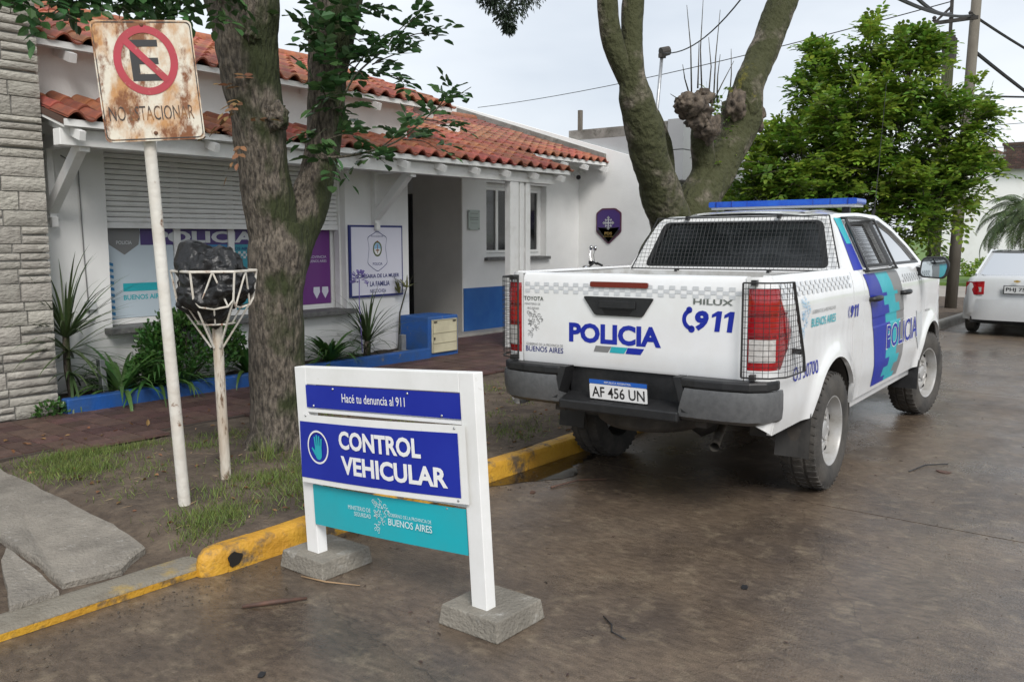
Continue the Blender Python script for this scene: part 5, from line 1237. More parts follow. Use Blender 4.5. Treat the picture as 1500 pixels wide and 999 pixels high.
plant('young_cordyline', 'thin young plant with a leaf tuft above the meter cabinet', 'plant', (7.86, 8.06, .2), merge(strap_leaves((7.95, 7.98, 1.02), 16, .22, .028, (.2, 1.6), .6, 12), strap_leaves((7.87, 8.03, .95), 12, .25, .02, (.1, 1.0), .6, 13)), mat('yellowing_leaf', (.14, .15, .05), rough=.5, rnd=.4, trans=.2, island=True), st)
t = thing('weed', 'small weed at the foot of the stone wall', 'weed', (3.33, 7.62, .14)); obj('leaves', shrub((3.33, 7.60, .17), (.13, .08, .11), 220, 9, .035), LEAFJ, t)
# ------------------------------------------------------------------ wall signs and fittings
ws = thing('framed_sign', 'white framed station sign with police crest left of the entrance', 'sign', (7.57, 8.14, 1.36))
b = B(); b.box(7.13, 8.02, 8.118, 8.146, .92, 1.80); obj('frame', b, V_NAVY, ws)
b = B(); b.box(7.155, 7.995, 8.110, 8.1175, .945, 1.775); bd = obj('board', b, V_LILAC, ws)
sm_ = lambda off: plane_map((0, 8.110, 0), (1, 0, 0), (0, 0, 1), off)
q = B(); text(q, 'COMISARIA DE LA MUJER', 7.575, 1.17, .74, .062, sm_(.002), .025); text(q, 'Y LA FAMILIA', 7.575, 1.08, .40, .062, sm_(.002), .025); text(q, 'NECOCHEA', 7.575, .99, .27, .045, sm_(.002), .008); text(q, 'POLICIA', 7.575, 1.325, .16, .034, sm_(.002), .008)
sh = rpoly([(7.575, 1.735), (7.66, 1.69), (7.74, 1.655), (7.715, 1.52), (7.745, 1.33), (7.66, 1.27), (7.575, 1.225), (7.49, 1.27), (7.405, 1.33), (7.435, 1.52), (7.41, 1.655), (7.49, 1.69)], .03, 3); ring(q, sh, scalep(sh, .965, 7.575, 1.48), sm_(.002))
text(q, 'PROVINCIA DE BUENOS AIRES', 7.575, 1.665, .20, .018, sm_(.002)); obj('lettering', q, V_NAVY, bd, fix=False)
q = B(); ring(q, circ(.075, 28, 7.575, 1.51, .095), circ(.055, 28, 7.575, 1.51, .075), sm_(.002)); obj('wreath', q, mat('olive_print', (.10, .13, .05), None), bd, fix=False)
q = B(); poly(q, circ(.052, 28, 7.575, 1.51, .072)[:15], sm_(.003)); obj('crest', q, V_SKY, bd, fix=False)
q = B(); poly(q, circ(.052, 28, 7.575, 1.51, .072)[14:] + [circ(.052, 28, 7.575, 1.51, .072)[0]], sm_(.003)); obj('crest', q, V_WHITE, bd, fix=False)
q = B(); poly(q, [(7.545, 1.485), (7.605, 1.485), (7.605, 1.50), (7.545, 1.50)], sm_(.004)); poly(q, [(7.57, 1.455), (7.58, 1.455), (7.58, 1.565), (7.57, 1.565)], sm_(.004)); poly(q, circ(.012, 12, 7.575, 1.60), sm_(.004)); obj('crest', q, V_BROWN, bd, fix=False)
pq = thing('plaque', 'small pale glass plaque on the white wall left of the window', 'plaque', (10.54, 9.09, 1.92))
b = B(); b.box(10.41, 10.68, 9.075, 9.083, 1.77, 2.08); obj('glass_plate', b, mat('pale_green_glass', (.50, .56, .53), None, rough=.15, coat=.5), pq)
q = B(); pm_ = plane_map((0, 9.075, 0), (1, 0, 0), (0, 0, 1), .002)
for (z, w_, h_) in ((2.02, .18, .010), (1.96, .20, .018), (1.93, .20, .018), (1.87, .16, .010), (1.84, .18, .010)): text(q, 'ORDEN PROVINCIAL', 10.545, z, w_, h_, pm_)
q = B(); 
for (z, w_, h_) in ((2.02, .18, .012), (1.955, .20, .020), (1.925, .20, .020), (1.87, .16, .010)): poly(q, [(10.545 - w_ / 2, z), (10.545 + w_ / 2, z), (10.545 + w_ / 2, z + h_ * .6), (10.545 - w_ / 2, z + h_ * .6)], pm_)
obj('engraving', q, mat('engraved_grey', (.22, .24, .23), None), pq, fix=False)
b = B()
for (x, z) in ((10.43, 1.79), (10.66, 1.79), (10.43, 2.06), (10.66, 2.06)): b.lathe([(0, .012), (.010, .010), (.010, -.012)], 10, Matrix.Translation((x, 9.075, z)) @ Matrix.Rotation(PI / 2, 4, 'X'))
obj('studs', b, STEEL, pq)
ss = thing('shield_sign', 'dark purple shield-shaped sign on the white side wall', 'sign', (13.49, 8.44, 1.86))
# seen from -X: right is -Y
hm = lambda off: plane_map((13.498, 8.44, 1.85), (0, -1, 0), (0, 0, 1), off)
P = rpoly([(-.26, .24), (-.14, .32), (.14, .32), (.26, .24), (.26, -.10), (.0, -.32), (-.26, -.10)], .03, 3)
b = B(); b.prism(P, hm(0), 0, .02); s0 = obj('board', b, mat('maroon_rim', (.09, .03, .06), None, rough=.3), ss)
q = B(); poly(q, scalep(P, .91), hm(.0215)); obj('field', q, V_DPURPLE, s0, fix=False)
q = B(); poly(q, [(p[0], p[1]) for p in scalep(P, .91) if p[1] < -.02] + [(.23, -.02), (-.23, -.02)][::1], hm(.023)); obj('lower_field', q, V_BLACK, s0, fix=False)
q = B()
for k in range(4):
    a = k * PI / 2; c_, s_ = math.cos(a), math.sin(a)
    for pp in ([(-.012, .0), (.012, .0), (.012, .11), (-.012, .11)], [(-.035, .085), (.035, .085), (0, .125)], [(.03, .03), (.075, .055), (.055, .075)], [(-.04, .05), (.04, .05), (.04, .06), (-.04, .06)]): poly(q, [(p[0] * c_ - p[1] * s_, p[0] * s_ + p[1] * c_ + .06) for p in pp], hm(.025 + .0004 * k))
obj('emblem', q, V_LGREY, s0, fix=False)
q = B(); text(q, 'PDS', 0, -.125, .15, .05, hm(.025), .01); text(q, 'BUENOS AIRES', 0, -.18, .2, .018, hm(.025)); obj('lettering', q, V_GOLD, s0, fix=False)
cc = thing('security_camera', 'small white security camera under the eave at the wall corner', 'camera', (13.38, 9.08, 2.76))
b = B(); b.lathe([(0, .0), (.05, 0), (.05, .015), (.02, .02)], 14, Matrix.Translation((13.30, 9.10, 2.78)) @ Matrix.Rotation(PI / 2, 4, 'X')); b.tube([(13.30, 9.08, 2.78), (13.30, 9.02, 2.76)], .015, 8); obj('mount', b, V_WHITE, cc)
b = B(); b.tube([(13.36, 9.03, 2.775), (13.22, 8.92, 2.72)], [.045, .05], 14); obj('barrel', b, V_WHITE, cc, smooth=40); b = B(); b.tube([(13.222, 8.921, 2.721), (13.205, 8.908, 2.715)], [.042, .040], 14); obj('lens', b, V_BLACK, cc)
cb = thing('wall_conduit', 'thin cable with junction box on the white wall beside the stone wall', 'cable', (3.95, 8.14, 1.4))
b = B(); b.tube([(3.78, 8.138, 2.38), (3.93, 8.138, 2.30), (3.94, 8.138, 1.5), (3.96, 8.138, .95)], .006, 6); obj('cable', b, V_GREY, cb); b = B(); b.box(3.92, 4.02, 8.11, 8.148, .98, 1.06); obj('junction_box', b, V_LGREY, cb, bevel=.006)

# ------------------------------------------------------------------ motorcycle parked by the wall
mo = thing('motorcycle', 'parked motorcycle behind the pickup, only handlebar and mirror showing', 'motorcycle', (12.65, 7.75, .145), rot=(0, 0, 2.25))
def mp2(name, b, m, **k): return obj(name, b, m, mo, local=True, **k)
for x in (-.62, .62):
    b = B(); b.lathe([(.25, -.045), (.30, -.04), (.305, 0), (.30, .04), (.25, .045)], 28, Matrix.Translation((x, 0, .305)) @ Matrix.Rotation(PI / 2, 4, 'X'), closed=True)
    for k in range(12): a = k * PI / 6; b.tube([(x, 0, .305), (x + .25 * math.cos(a), 0, .305 + .25 * math.sin(a))], .004, 4)
    mp2('wheel', b, RUBBER, smooth=40)
b = B(); b.tube([(.62, .08, .305), (.42, .08, 1.0)], .022, 8); b.tube([(.62, -.08, .305), (.42, -.08, 1.0)], .022, 8); mp2('fork', b, CHROME, smooth=True)
b = B(); b.tube([(.42, 0, .95), (.1, 0, .70), (-.3, 0, .68), (-.62, 0, .305)], .03, 8); b.tube([(.4, 0, .8), (.1, 0, .35), (-.3, 0, .35), (-.3, 0, .68)], .025, 8); mp2('frame', b, BLACKMET, smooth=True)
b = B(); b.box(-.2, .15, -.14, .14, .25, .62); mp2('engine', b, STEEL, bevel=.04)
b = B(); b.lathe([(0, -.28), (.10, -.25), (.15, 0), (.12, .2), (0, .26)], 16, Matrix.Translation((.14, 0, .84)) @ Matrix.Rotation(PI / 2, 4, 'Y')); mp2('tank', b, BLACKPL, smooth=True)
b = B(); b.box(-.72, -.05, -.13, .13, .76, .86); mp2('saddle', b, BLACKPL, bevel=.05)
b = B(); b.tube([(.30, .40, 1.06), (.40, .26, 1.10), (.44, .08, 1.04), (.44, -.08, 1.04), (.40, -.26, 1.10), (.30, -.40, 1.06)], .012, 8)
for sd in (-1, 1): b.tube([(.36, sd * .30, 1.09), (.29, sd * .41, 1.055)], .019, 8); b.tube([(.42, sd * .24, 1.09), (.38, sd * .40, 1.085)], .006, 5)
mp2('handlebar', b, BLACKMET, smooth=True)
for sd in (-1, 1):
    b = B(); b.tube([(.40, sd * .26, 1.10), (.42, sd * .30, 1.22), (.40, sd * .33, 1.31)], .006, 6); mi = mp2('mirror', b, CHROME); b = B(); b.lathe([(0, .035), (.04, .028), (.058, 0), (.05, -.022), (0, -.03)], 16, Matrix.Translation((.40, sd * .33, 1.335)) @ Matrix.Rotation(PI / 2, 4, 'Y') @ Matrix.Diagonal((.75, 1.1, 1, 1))); obj('mirror_head', b, CHROME, mi, local=True, smooth=True)
b = B(); b.lathe([(0, -.10), (.07, -.08), (.09, 0), (.085, .05), (0, .07)], 16, Matrix.Translation((.52, 0, .96)) @ Matrix.Rotation(PI / 2, 4, 'Y')); mp2('headlamp', b, CHROME, smooth=True)
b = B(); b.tube([(.43, .07, 1.06), (.43, .07, 1.12)], .035, 10); b.tube([(.43, -.07, 1.06), (.43, -.07, 1.12)], .035, 10); mp2('gauges', b, BLACKPL)
# ------------------------------------------------------------------ trees
def at(px, py, Y):
    f_, pt_, h_ = 1285.6, .1168, 1.6456; r_ = (px - 750) / f_; u_ = -(py - 499.5) / f_; cp0, sp0 = math.cos(pt_), math.sin(pt_); ct0, st0 = math.cos(-HEAD), math.sin(-HEAD)
    wx = cp0 + sp0 * u_; wz = -sp0 + cp0 * u_; wy = -r_; X = ct0 * wx + st0 * wy; Yy = -st0 * wx + ct0 * wy; t_ = Y / Yy; return (X * t_, Y, h_ + wz * t_)
def path(pts, n=24):
    """Catmull-Rom through (x, y, z, r)"""
    P = [np.array(p, float) for p in pts]; P = [2 * P[0] - P[1]] + P + [2 * P[-1] - P[-2]]; out = []
    for i in range(1, len(P) - 2):
        for k in range(n):
            t = k / n; a, b_, c, d = P[i - 1], P[i], P[i + 1], P[i + 2]
            out.append(.5 * ((2 * b_) + (-a + c) * t + (2 * a - 5 * b_ + 4 * c - d) * t * t + (-a + 3 * b_ - 3 * c + d) * t ** 3))
    out.append(P[-2]); return out
def limb(b, pts, n=28, sides=26, nz=.12, nf=2.2, ridge=0.0):
    p = path(pts, n); return b.tube([q[:3] for q in p], [max(.004, q[3]) for q in p], sides, nz=nz, nf=nf, ridge=ridge)
def knob(b, c, r, seed, sq=(1, 1, 1)):
    bm = bmesh.new(); bmesh.ops.create_icosphere(bm, subdivisions=4, radius=1); o = []
    for v in bm.verts:
        k = 1 + .42 * noise.fractal(v.co * 1.7 + Vector((seed, 0, 0)), 1, 2, 5) - .30 * abs(noise.noise(v.co * 3 + Vector((0, seed, 0)))); o.append(tuple(Vector(c) + Vector((v.co.x * sq[0], v.co.y * sq[1], v.co.z * sq[2])) * r * k))
    b.add(o, [tuple(q.index for q in f.verts) for f in bm.faces]); bm.free(); return b
# mossy forked street tree in the foreground
t1 = thing('street_tree', 'forked rough-barked tree with green moss beside the litter basket', 'tree', (3.92, 5.28, .12))
b = B()
limb(b, [(3.93, 5.28, .0, .255), (3.92, 5.28, .22, .215), (3.92, 5.28, .7, .192), (3.93, 5.28, 1.2, .195), (3.96, 5.28, 1.55, .21), (3.99, 5.28, 1.75, .19)], 26, 84, .08, 2.2, .011)
limb(b, [(3.96, 5.28, 1.3, .15), (3.92, 5.29, 1.75, .175), (3.87, 5.30, 2.15, .175), (3.83, 5.31, 2.55, .185), (3.79, 5.32, 2.95, .215), (3.77, 5.33, 3.3, .255), (3.68, 5.34, 3.8, .22), (3.5, 5.4, 4.6, .16)], 26, 84, .10, 2.2, .011)
limb(b, [(4.00, 5.27, 1.3, .12), (4.12, 5.26, 1.68, .145), (4.27, 5.26, 1.98, .140), (4.39, 5.27, 2.32, .125), (4.45, 5.28, 2.75, .140), (4.50, 5.28, 3.1, .165), (4.58, 5.28, 3.45, .185), (4.75, 5.3, 4.1, .16), (4.95, 5.35, 4.9, .12)], 26, 72, .10, 2.2, .010)
limb(b, [(3.78, 5.3, 3.1, .15), (3.5, 5.25, 3.45, .13), (3.1, 5.2, 3.85, .10), (2.6, 5.1, 4.3, .06)], 16, 16)
knob(b, (3.85, 5.12, 2.48), .10, 3); knob(b, (3.70, 5.14, 3.0), .055, 5)
for k in range(7): a = k * .9 + .3; limb(b, [(3.92 + .10 * math.cos(a), 5.28 + .10 * math.sin(a), .28, .09), (3.92 + .22 * math.cos(a), 5.28 + .22 * math.sin(a), .13, .055), (3.92 + .31 * math.cos(a), 5.28 + .31 * math.sin(a), .09, .03)], 6, 10)
obj('trunk', b, BARK1, t1, smooth=True, fix=False)
def shoot(tw, leaves, pts, r0=.008, nl=9, L=.26, ll=.085, lw=.05, start=.15, seed=0, leaflets=7):
    rr_ = random.Random(seed); p = path([(*q, r0 * (1 - .75 * i / (len(pts) - 1))) for i, q in enumerate(pts)], 8)
    tw.tube([q[:3] for q in p], [q[3] for q in p], 6)
    for k in range(nl):
        t = start + (1 - start) * (k + rr_.random() * .5) / nl; i = min(len(p) - 2, int(t * (len(p) - 1))); c = p[i][:3]; d = p[i + 1][:3] - p[i][:3]; d = d / (np.linalg.norm(d) + 1e-9)
        sd = np.array([rr_.uniform(-1, 1), rr_.uniform(-1, 1), rr_.uniform(-.3, .9)]); q = compound(c, d * .5 + sd, leaflets, L * rr_.uniform(.7, 1.2), lw, ll)
        for a, e in zip(leaves, q): a.extend(e)
tw = B(); lv = ([], [], [], [], [])
AT = lambda px, py, Y=5.0: tuple(at(px, py, Y))
SH = [[AT(492, 170, 5.15), AT(520, 112), AT(575, 62, 4.95), AT(640, -12, 4.9)], [AT(470, 232, 5.15), AT(525, 226), AT(585, 205, 4.95), AT(640, 160, 4.9), AT(690, 128, 4.85)]]
for (x0, y0, x1, y1) in ((485, 120, 445, 22), (490, 130, 452, 62), (495, 110, 535, 84), (485, 160, 512, 168), (480, 150, 452, 112), (545, 95, 605, 78), (520, 100, 560, 52), (478, 190, 462, 205), (480, 205, 525, 200), (520, 225, 565, 240), (470, 225, 482, 250), (585, 60, 632, 52), (560, 110, 595, 128),
                         (590, 205, 645, 222), (560, 215, 610, 186), (620, 175, 668, 196), (500, 40, 505, 15), (510, 30, 555, 12), (495, 70, 470, 20), (490, 90, 540, 120), (500, 60, 520, 45), (640, 160, 662, 135), (470, 150, 500, 140), (560, 70, 615, 20), (485, 60, 460, 40)):
    SH.append([AT(x0, y0, 5.08), AT((x0 + x1) / 2 + 3, (y0 + y1) / 2 - 6, 5.0), AT(x1, y1, 4.92)])
for k, s_ in enumerate(SH): shoot(tw, lv, s_, .011 if k < 2 else .006, 10 if k < 2 else 5, .20, .095, .060, .22, 20 + k, 5)
TL = []
for (x0, x1, y1) in ((60, 35, 12), (90, 70, 28), (120, 110, 36), (150, 150, 18), (190, 175, 28), (205, 205, 12), (240, 228, 16), (260, 262, 20), (290, 285, 12), (330, 318, 30), (40, 15, 20), (160, 130, 10)):
    TL.append([AT(x0, -190, 5.1), AT((x0 + x1) / 2, -60, 5.0), AT(x1, y1, 4.95)])
for k, s_ in enumerate(TL): shoot(tw, lv, s_, .007, 12, .20, .080, .050, .45, 50 + k, 7)
rg = random.Random(11)                               # crown above the frame
for k in range(150):
    a = rg.uniform(0, 6.28); R_ = rg.uniform(.3, 2.3); c0 = (4.2 + .5 * R_ * math.cos(a), 5.3 + .5 * R_ * math.sin(a), rg.uniform(4.0, 4.8)); c1 = (4.2 + R_ * math.cos(a), 5.3 + R_ * math.sin(a), rg.uniform(4.5, 6.3)); shoot(tw, lv, [c0, ((c0[0] + c1[0]) / 2, (c0[1] + c1[1]) / 2, (c0[2] + c1[2]) / 2 + .15), c1], .012, 8, .28, .09, .05, .3, 100 + k, 7)
cr1 = leaf_mesh('crown', [blades(*lv)], LEAF1); o = obj('crown', cr1, LEAF1, t1); o['kind'] = 'stuff'
obj('twigs', tw, BARK1, t1, smooth=True, fix=False, kind='stuff')
dl = ([], [], [], [], []); td_ = B(); shoot(td_, dl, [(3.62, 5.08, 2.75), (3.50, 5.0, 2.5), (3.48, 4.98, 2.2)], .006, 10, .2, .07, .03, .2, 5, 5); obj('dead_leaves', leaf_mesh('dead_leaves', [blades(*dl)], DRYLEAF), DRYLEAF, t1)

# pollarded tree behind the pickup
t2 = thing('pollarded_tree', 'pollarded mossy tree with three bare limbs behind the pickup', 'tree', (8.75, 4.72, .12))
def tpath(seq):                                   # (px, py, radius_px, Y) measured on the photograph -> place in the scene
    out = []
    for (px, py, rp, Y) in seq: p = at(px, py, Y); d = math.sqrt(p[0] ** 2 + p[1] ** 2); out.append((*p, rp * d / 1290))
    return out
b = B()
base2 = (8.75, 4.72)
limb(b, [(8.72, 4.72, .0, .42), (8.72, 4.72, .5, .36), (8.70, 4.72, 1.1, .33), (8.70, 4.72, 1.5, .28), (8.70, 4.72, 1.75, .12)], 14, 40, .08)
limb(b, tpath([(1000, 430, 30, 4.74), (990, 350, 33, 4.74), (974, 300, 30, 4.74), (958, 250, 27, 4.74), (945, 200, 27, 4.74), (933, 150, 24, 4.75), (926, 100, 17, 4.76), (926, 50, 15, 4.78), (928, 0, 15, 4.8), (936, -80, 13, 4.8), (950, -190, 10, 4.8)]), 14, 48, .12, 3.0, .003)
limb(b, tpath([(938, 160, 14, 4.76), (920, 118, 14, 4.8), (904, 80, 15, 4.85), (893, 40, 16, 4.9), (890, 0, 15, 4.92), (884, -90, 12, 4.95), (870, -200, 8, 5.0)]), 14, 24, .10)
limb(b, tpath([(975, 270, 14, 4.95), (972, 220, 14, 5.0), (962, 185, 12, 5.02), (956, 165, 9, 5.05)]), 10, 20, .12)
limb(b, tpath([(1000, 420, 30, 4.70), (1012, 340, 32, 4.70), (1022, 290, 27, 4.70), (1030, 250, 18, 4.68), (1028, 215, 17, 4.66), (1030, 185, 17, 4.65)]), 14, 24, .14)
limb(b, tpath([(1000, 400, 26, 4.68), (1015, 320, 28, 4.66), (1045, 262, 26, 4.60), (1070, 215, 25, 4.54), (1085, 175, 27, 4.50), (1095, 130, 22, 4.46), (1112, 90, 20, 4.42), (1130, 45, 20, 4.38), (1147, 0, 20, 4.34), (1170, -90, 17, 4.3), (1200, -220, 12, 4.25)]), 14, 48, .12, 3.0, .003)
for (px, py, rp, Y, sd, sq) in ((1086, 165, 26, 4.5, 9, (1, 1, 1.3)),):
    p = at(px, py, Y); knob(b, p, rp * math.hypot(p[0], p[1]) / 1290, sd, sq)
obj('trunk', b, BARK2, t2, smooth=True, fix=False)
PRUNED = mat('pruned_wood', (.15, .118, .09), (.055, .043, .034), 14, .92, bump=1.0, bscale=14, lo=.40, hi=.60)
for group_ in (((1016, 158, 25, 4.55, 2, (1.1, 1, .8)), (1036, 186, 19, 4.5, 4, (1, 1, 1.1)), (1003, 150, 14, 4.5, 6, (1, 1, .8)), (1030, 143, 14, 4.5, 8, (1, 1, .9)), (1022, 176, 17, 4.52, 16, (1, 1, 1))), ((1078, 154, 15, 4.43, 12, (1, 1, 1.3)),), ((1106, 172, 14, 4.43, 14, (1, 1, 1.5)),)):
    b = B()
    for (px, py, rp, Y, sd, sq) in group_: p = at(px, py, Y); knob(b, p, rp * math.hypot(p[0], p[1]) / 1290, sd, sq)
    obj('pruned_head', b, PRUNED, t2, smooth=True, fix=False)
b = B(); rg = random.Random(9)
for (x0, y0, x1, y1) in ((1013, 140, 1006, 8), (1028, 135, 1030, 0), (1038, 140, 1038, 55), (1045, 150, 1055, 15), (1050, 150, 1055, 80), (1068, 150, 1071, 72), (1010, 140, 1000, 95), (1022, 130, 1024, 60), (1000, 160, 982, 138), (1040, 160, 1075, 90)):
    p0 = at(x0, y0, 4.6); p1 = at(x1, y1, 4.6 + rg.uniform(-.15, .15)); mid = tuple((p0[i] + p1[i]) / 2 + rg.uniform(-.03, .03) for i in range(3)); b.tube([p0, mid, p1], [.010, .007, .003], 5)
obj('shoots', b, BARK1, t2, smooth=True)
lv = ([], [], [], [], []); tw = B()
for k in range(16):
    p0 = at(rg.uniform(1040, 1068), rg.uniform(150, 240), 4.62); shoot(tw, lv, [p0, tuple(p0[i] + rg.uniform(-.12, .12) for i in range(3)), tuple(p0[i] + rg.uniform(-.25, .25) for i in range(3))], .004, 4, .14, .05, .03, .3, k, 5)
for k in range(60):
    a = rg.uniform(0, 6.28); c0 = (8.5 + rg.uniform(-.3, .9), 4.7, 4.8 + rg.uniform(0, .5)); shoot(tw, lv, [c0, (c0[0] + math.cos(a), c0[1] + math.sin(a), c0[2] + .7), (c0[0] + 2 * math.cos(a), c0[1] + 2 * math.sin(a), c0[2] + rg.uniform(.8, 1.6))], .012, 8, .28, .09, .05, .4, 300 + k, 7)
o = obj('leaves', leaf_mesh('leaves', [blades(*lv)], LEAF2), LEAF2, t2); o['kind'] = 'stuff'; obj('twigs', tw, BARK1, t2, fix=False, kind='stuff')
# hanging conifer bough (top of the picture)
hb_ = thing('conifer_bough', 'dark conifer bough hanging in at the top above the tiled roof', 'branch', at(748, -60, 5.6))
b = B(); A0 = at(880, -170, 5.0); pts_ = [A0, at(800, -110, 5.4), at(752, -30, 5.6), at(745, 40, 5.62)]; b.tube(pts_, [.04, .03, .016, .004], 8); obj('branch', b, BARK1, hb_, smooth=True)
N0 = 5200; cs_ = []; ds_ = []; r = np.random.RandomState(5)
anch = [(745, 40, 5.62, .06), (738, 22, 5.62, .11), (752, 10, 5.62, .16), (722, 2, 5.6, .12), (775, -8, 5.62, .16), (712, -14, 5.58, .12), (750, -25, 5.6, .22), (790, -30, 5.6, .16), (800, -70, 5.45, .22), (840, -110, 5.3, .24), (715, -60, 5.6, .2), (750, -90, 5.6, .26)]
for k in range(N0):
    q = anch[r.randint(len(anch))]; p = np.array(at(*q[:3])); d = r.normal(0, 1, 3); d /= np.linalg.norm(d); cs_.append(p + d * q[3] * r.uniform(0, 1) ** .6); ds_.append(d * .6 + np.array([0, 0, -.7]) + r.normal(0, .3, 3))
o = obj('foliage', leaf_mesh('foliage', [blades(cs_, ds_, r.normal(0, 1, (N0, 3)), r.uniform(.03, .06, N0), .012)], LEAFD), LEAFD, hb_); o['kind'] = 'stuff'

# big leafy ash beyond the pickup
t3 = thing('ash_tree', 'dense bright green leafy tree beyond the pickup cab', 'tree', (14.2, 4.75, .12))
b = B(); limb(b, [(14.2, 4.75, 0, .16), (14.2, 4.75, .6, .12), (14.18, 4.75, 1.3, .11), (14.15, 4.72, 1.9, .10)], 12, 16)
lv = ([], [], [], [], []); tw = B(); rg = random.Random(31)
# crown lobes: centre, radii
lobes = [((13.9, 5.1, 2.7), (1.0, .95, .80)), ((14.2, 4.45, 3.25), (1.0, .9, .85)), ((14.3, 3.75, 2.9), (.9, .75, .95)), ((14.2, 4.5, 2.1), (1.1, 1.3, .65)), ((14.3, 4.95, 3.80), (.6, .50, .55)), ((14.2, 3.30, 2.05), (.75, .7, .65)), ((14.0, 5.75, 2.15), (.75, .65, .50)), ((14.3, 3.70, 3.90), (.6, .50, .50)), ((14.2, 4.25, 4.40), (.34, .28, .46)), ((14.2, 4.95, 4.30), (.30, .26, .36)), ((14.3, 2.95, 3.25), (.5, .42, .50)), ((14.0, 5.65, 3.0), (.5, .42, .36)), ((14.3, 2.80, 2.45), (.45, .38, .45)), ((14.3, 3.55, 4.35), (.25, .22, .25))]
for (c, R_) in lobes:
    limb(b, [(14.15, 4.72, 1.6, .06), ((14.15 + c[0]) / 2, (4.72 + c[1]) / 2, (1.8 + c[2]) / 2 + .1, .04), (c[0], c[1], c[2], .018)], 8, 8)
    vol = R_[0] * R_[1] * R_[2]; ns = int(118 * vol ** .62) + 9
    for k in range(ns):
        d = np.random.normal(0, 1, 3); d /= np.linalg.norm(d); r0, r1 = rg.uniform(.15, .5), rg.choice((.75, .9, 1.0, 1.1, 1.25, 1.4))
        c0 = np.array(c) + d * np.array(R_) * r0; c1 = np.array(c) + d * np.array(R_) * r1 + np.array([0, 0, .12])
        shoot(tw, lv, [tuple(c0), tuple((c0 + c1) / 2 + np.array([0, 0, .05])), tuple(c1)], .008, 8, .23, .098, .050, .25, 1000 + k, 7)
obj('trunk', b, BARK1, t3, smooth=True, fix=False)
o = obj('crown', leaf_mesh('crown', [blades(*lv)], LEAF2), LEAF2, t3); o['kind'] = 'stuff'; obj('twigs', tw, BARK1, t3, fix=False, kind='stuff')

# ------------------------------------------------------------------ grass and litter on the verge
r = np.random.RandomState(2); cs_ = []; ds_ = []; Ls = []
def gclump(cx0, cy0, sx, sy, n, L, up=1.0):
    for k in range(n):
        x = cx0 + r.normal(0, sx); y = cy0 + r.normal(0, sy)
        if y < 3.87 or y > 6.42 or x < 2.32: continue
        if math.hypot(x - 3.92, y - 5.28) < .26: continue
        cs_.append((x, y, vz(x, y) - .005)); ds_.append((r.normal(0, .55), r.normal(0, .55), up)); Ls.append(L * r.uniform(.5, 1.25))
gclump(2.78, 6.1, .20, .10, 1500, .055); gclump(2.66, 5.75, .18, .13, 1700, .055); gclump(3.15, 6.05, .2, .06, 700, .045)
for k in range(95):
    x = r.uniform(2.4, 8.5); y = 3.9 + 2.1 * r.uniform(0, 1) ** 1.6; gclump(x, y, .10, .08, r.randint(20, 120), .055)
for k in range(46): gclump(r.uniform(2.45, 4.2), r.uniform(3.92, 4.7), .11, .07, r.randint(60, 170), .062)
gclump(3.62, 5.02, .05, .05, 80, .16, 1.6); gclump(4.1, 4.95, .10, .08, 160, .10); gclump(3.18, 4.72, .05, .05, 60, .09); gclump(2.45, 4.02, .05, .04, 70, .08); gclump(3.9, 4.9, .12, .06, 140, .09)
n0 = len(cs_); o = obj('grass', leaf_mesh('grass', [blades(cs_, ds_, r.normal(0, 1, (n0, 3)), Ls, r.uniform(.003, .006, n0), .2, 'blade')], GRASS), GRASS); o['kind'] = 'stuff'; o['label'] = 'patchy short grass on the soil verge'
# straw and dead leaf bits
n0 = 520; x = r.uniform(2.4, 8, n0); y = r.uniform(3.9, 6.3, n0); cs_ = [(a, b_, vz(a, b_) + .006) for a, b_ in zip(x, y)]; ds_ = np.stack([r.normal(0, 1, n0), r.normal(0, 1, n0), r.normal(0, .12, n0)], 1)
STRAW = mat('straw', (.30, .22, .11), rough=.8, rnd=.5, island=True)
o = obj('straw_litter', leaf_mesh('straw', [blades(cs_, ds_, np.tile([0, 0, 1.], (n0, 1)), r.uniform(.02, .08, n0), r.uniform(.003, .010, n0), .1)], STRAW), STRAW); o['kind'] = 'stuff'
n0 = 260; x = r.uniform(1.5, 10, n0); y = r.uniform(-.5, 3.6, n0); cs_ = [(a, b_, .003) for a, b_ in zip(x, y)]; ds_ = np.stack([r.normal(0, 1, n0), r.normal(0, 1, n0), np.zeros(n0)], 1)
o = obj('road_litter', leaf_mesh('road_litter', [blades(cs_, ds_, np.tile([0, 0, 1.], (n0, 1)), r.uniform(.008, .04, n0), r.uniform(.004, .012, n0), .25)], mat('wet_debris', (.06, .04, .025), rough=.6, rnd=.6, island=True)), DRYLEAF); o['kind'] = 'stuff'
def lumps(name, pts, sizes, m, flat=.6):
    T_ = [(1, 0, 0), (-1, 0, 0), (0, 1, 0), (0, -1, 0), (0, 0, 1), (0, 0, -1)]; F_ = [(0, 2, 4), (2, 1, 4), (1, 3, 4), (3, 0, 4), (2, 0, 5), (1, 2, 5), (3, 1, 5), (0, 3, 5)]; b = B()
    for p, s_ in zip(pts, sizes):
        a = r.uniform(0, 6.28); c_, k_ = math.cos(a), math.sin(a); v = [(q[0] * r.uniform(.7, 1.3), q[1] * r.uniform(.6, 1.1), q[2] * flat) for q in T_]
        b.add([(p[0] + s_ * (q[0] * c_ - q[1] * k_), p[1] + s_ * (q[0] * k_ + q[1] * c_), p[2] + s_ * q[2]) for q in v], F_)
    o = obj(name, b, m, fix=False); o['kind'] = 'stuff'; return o
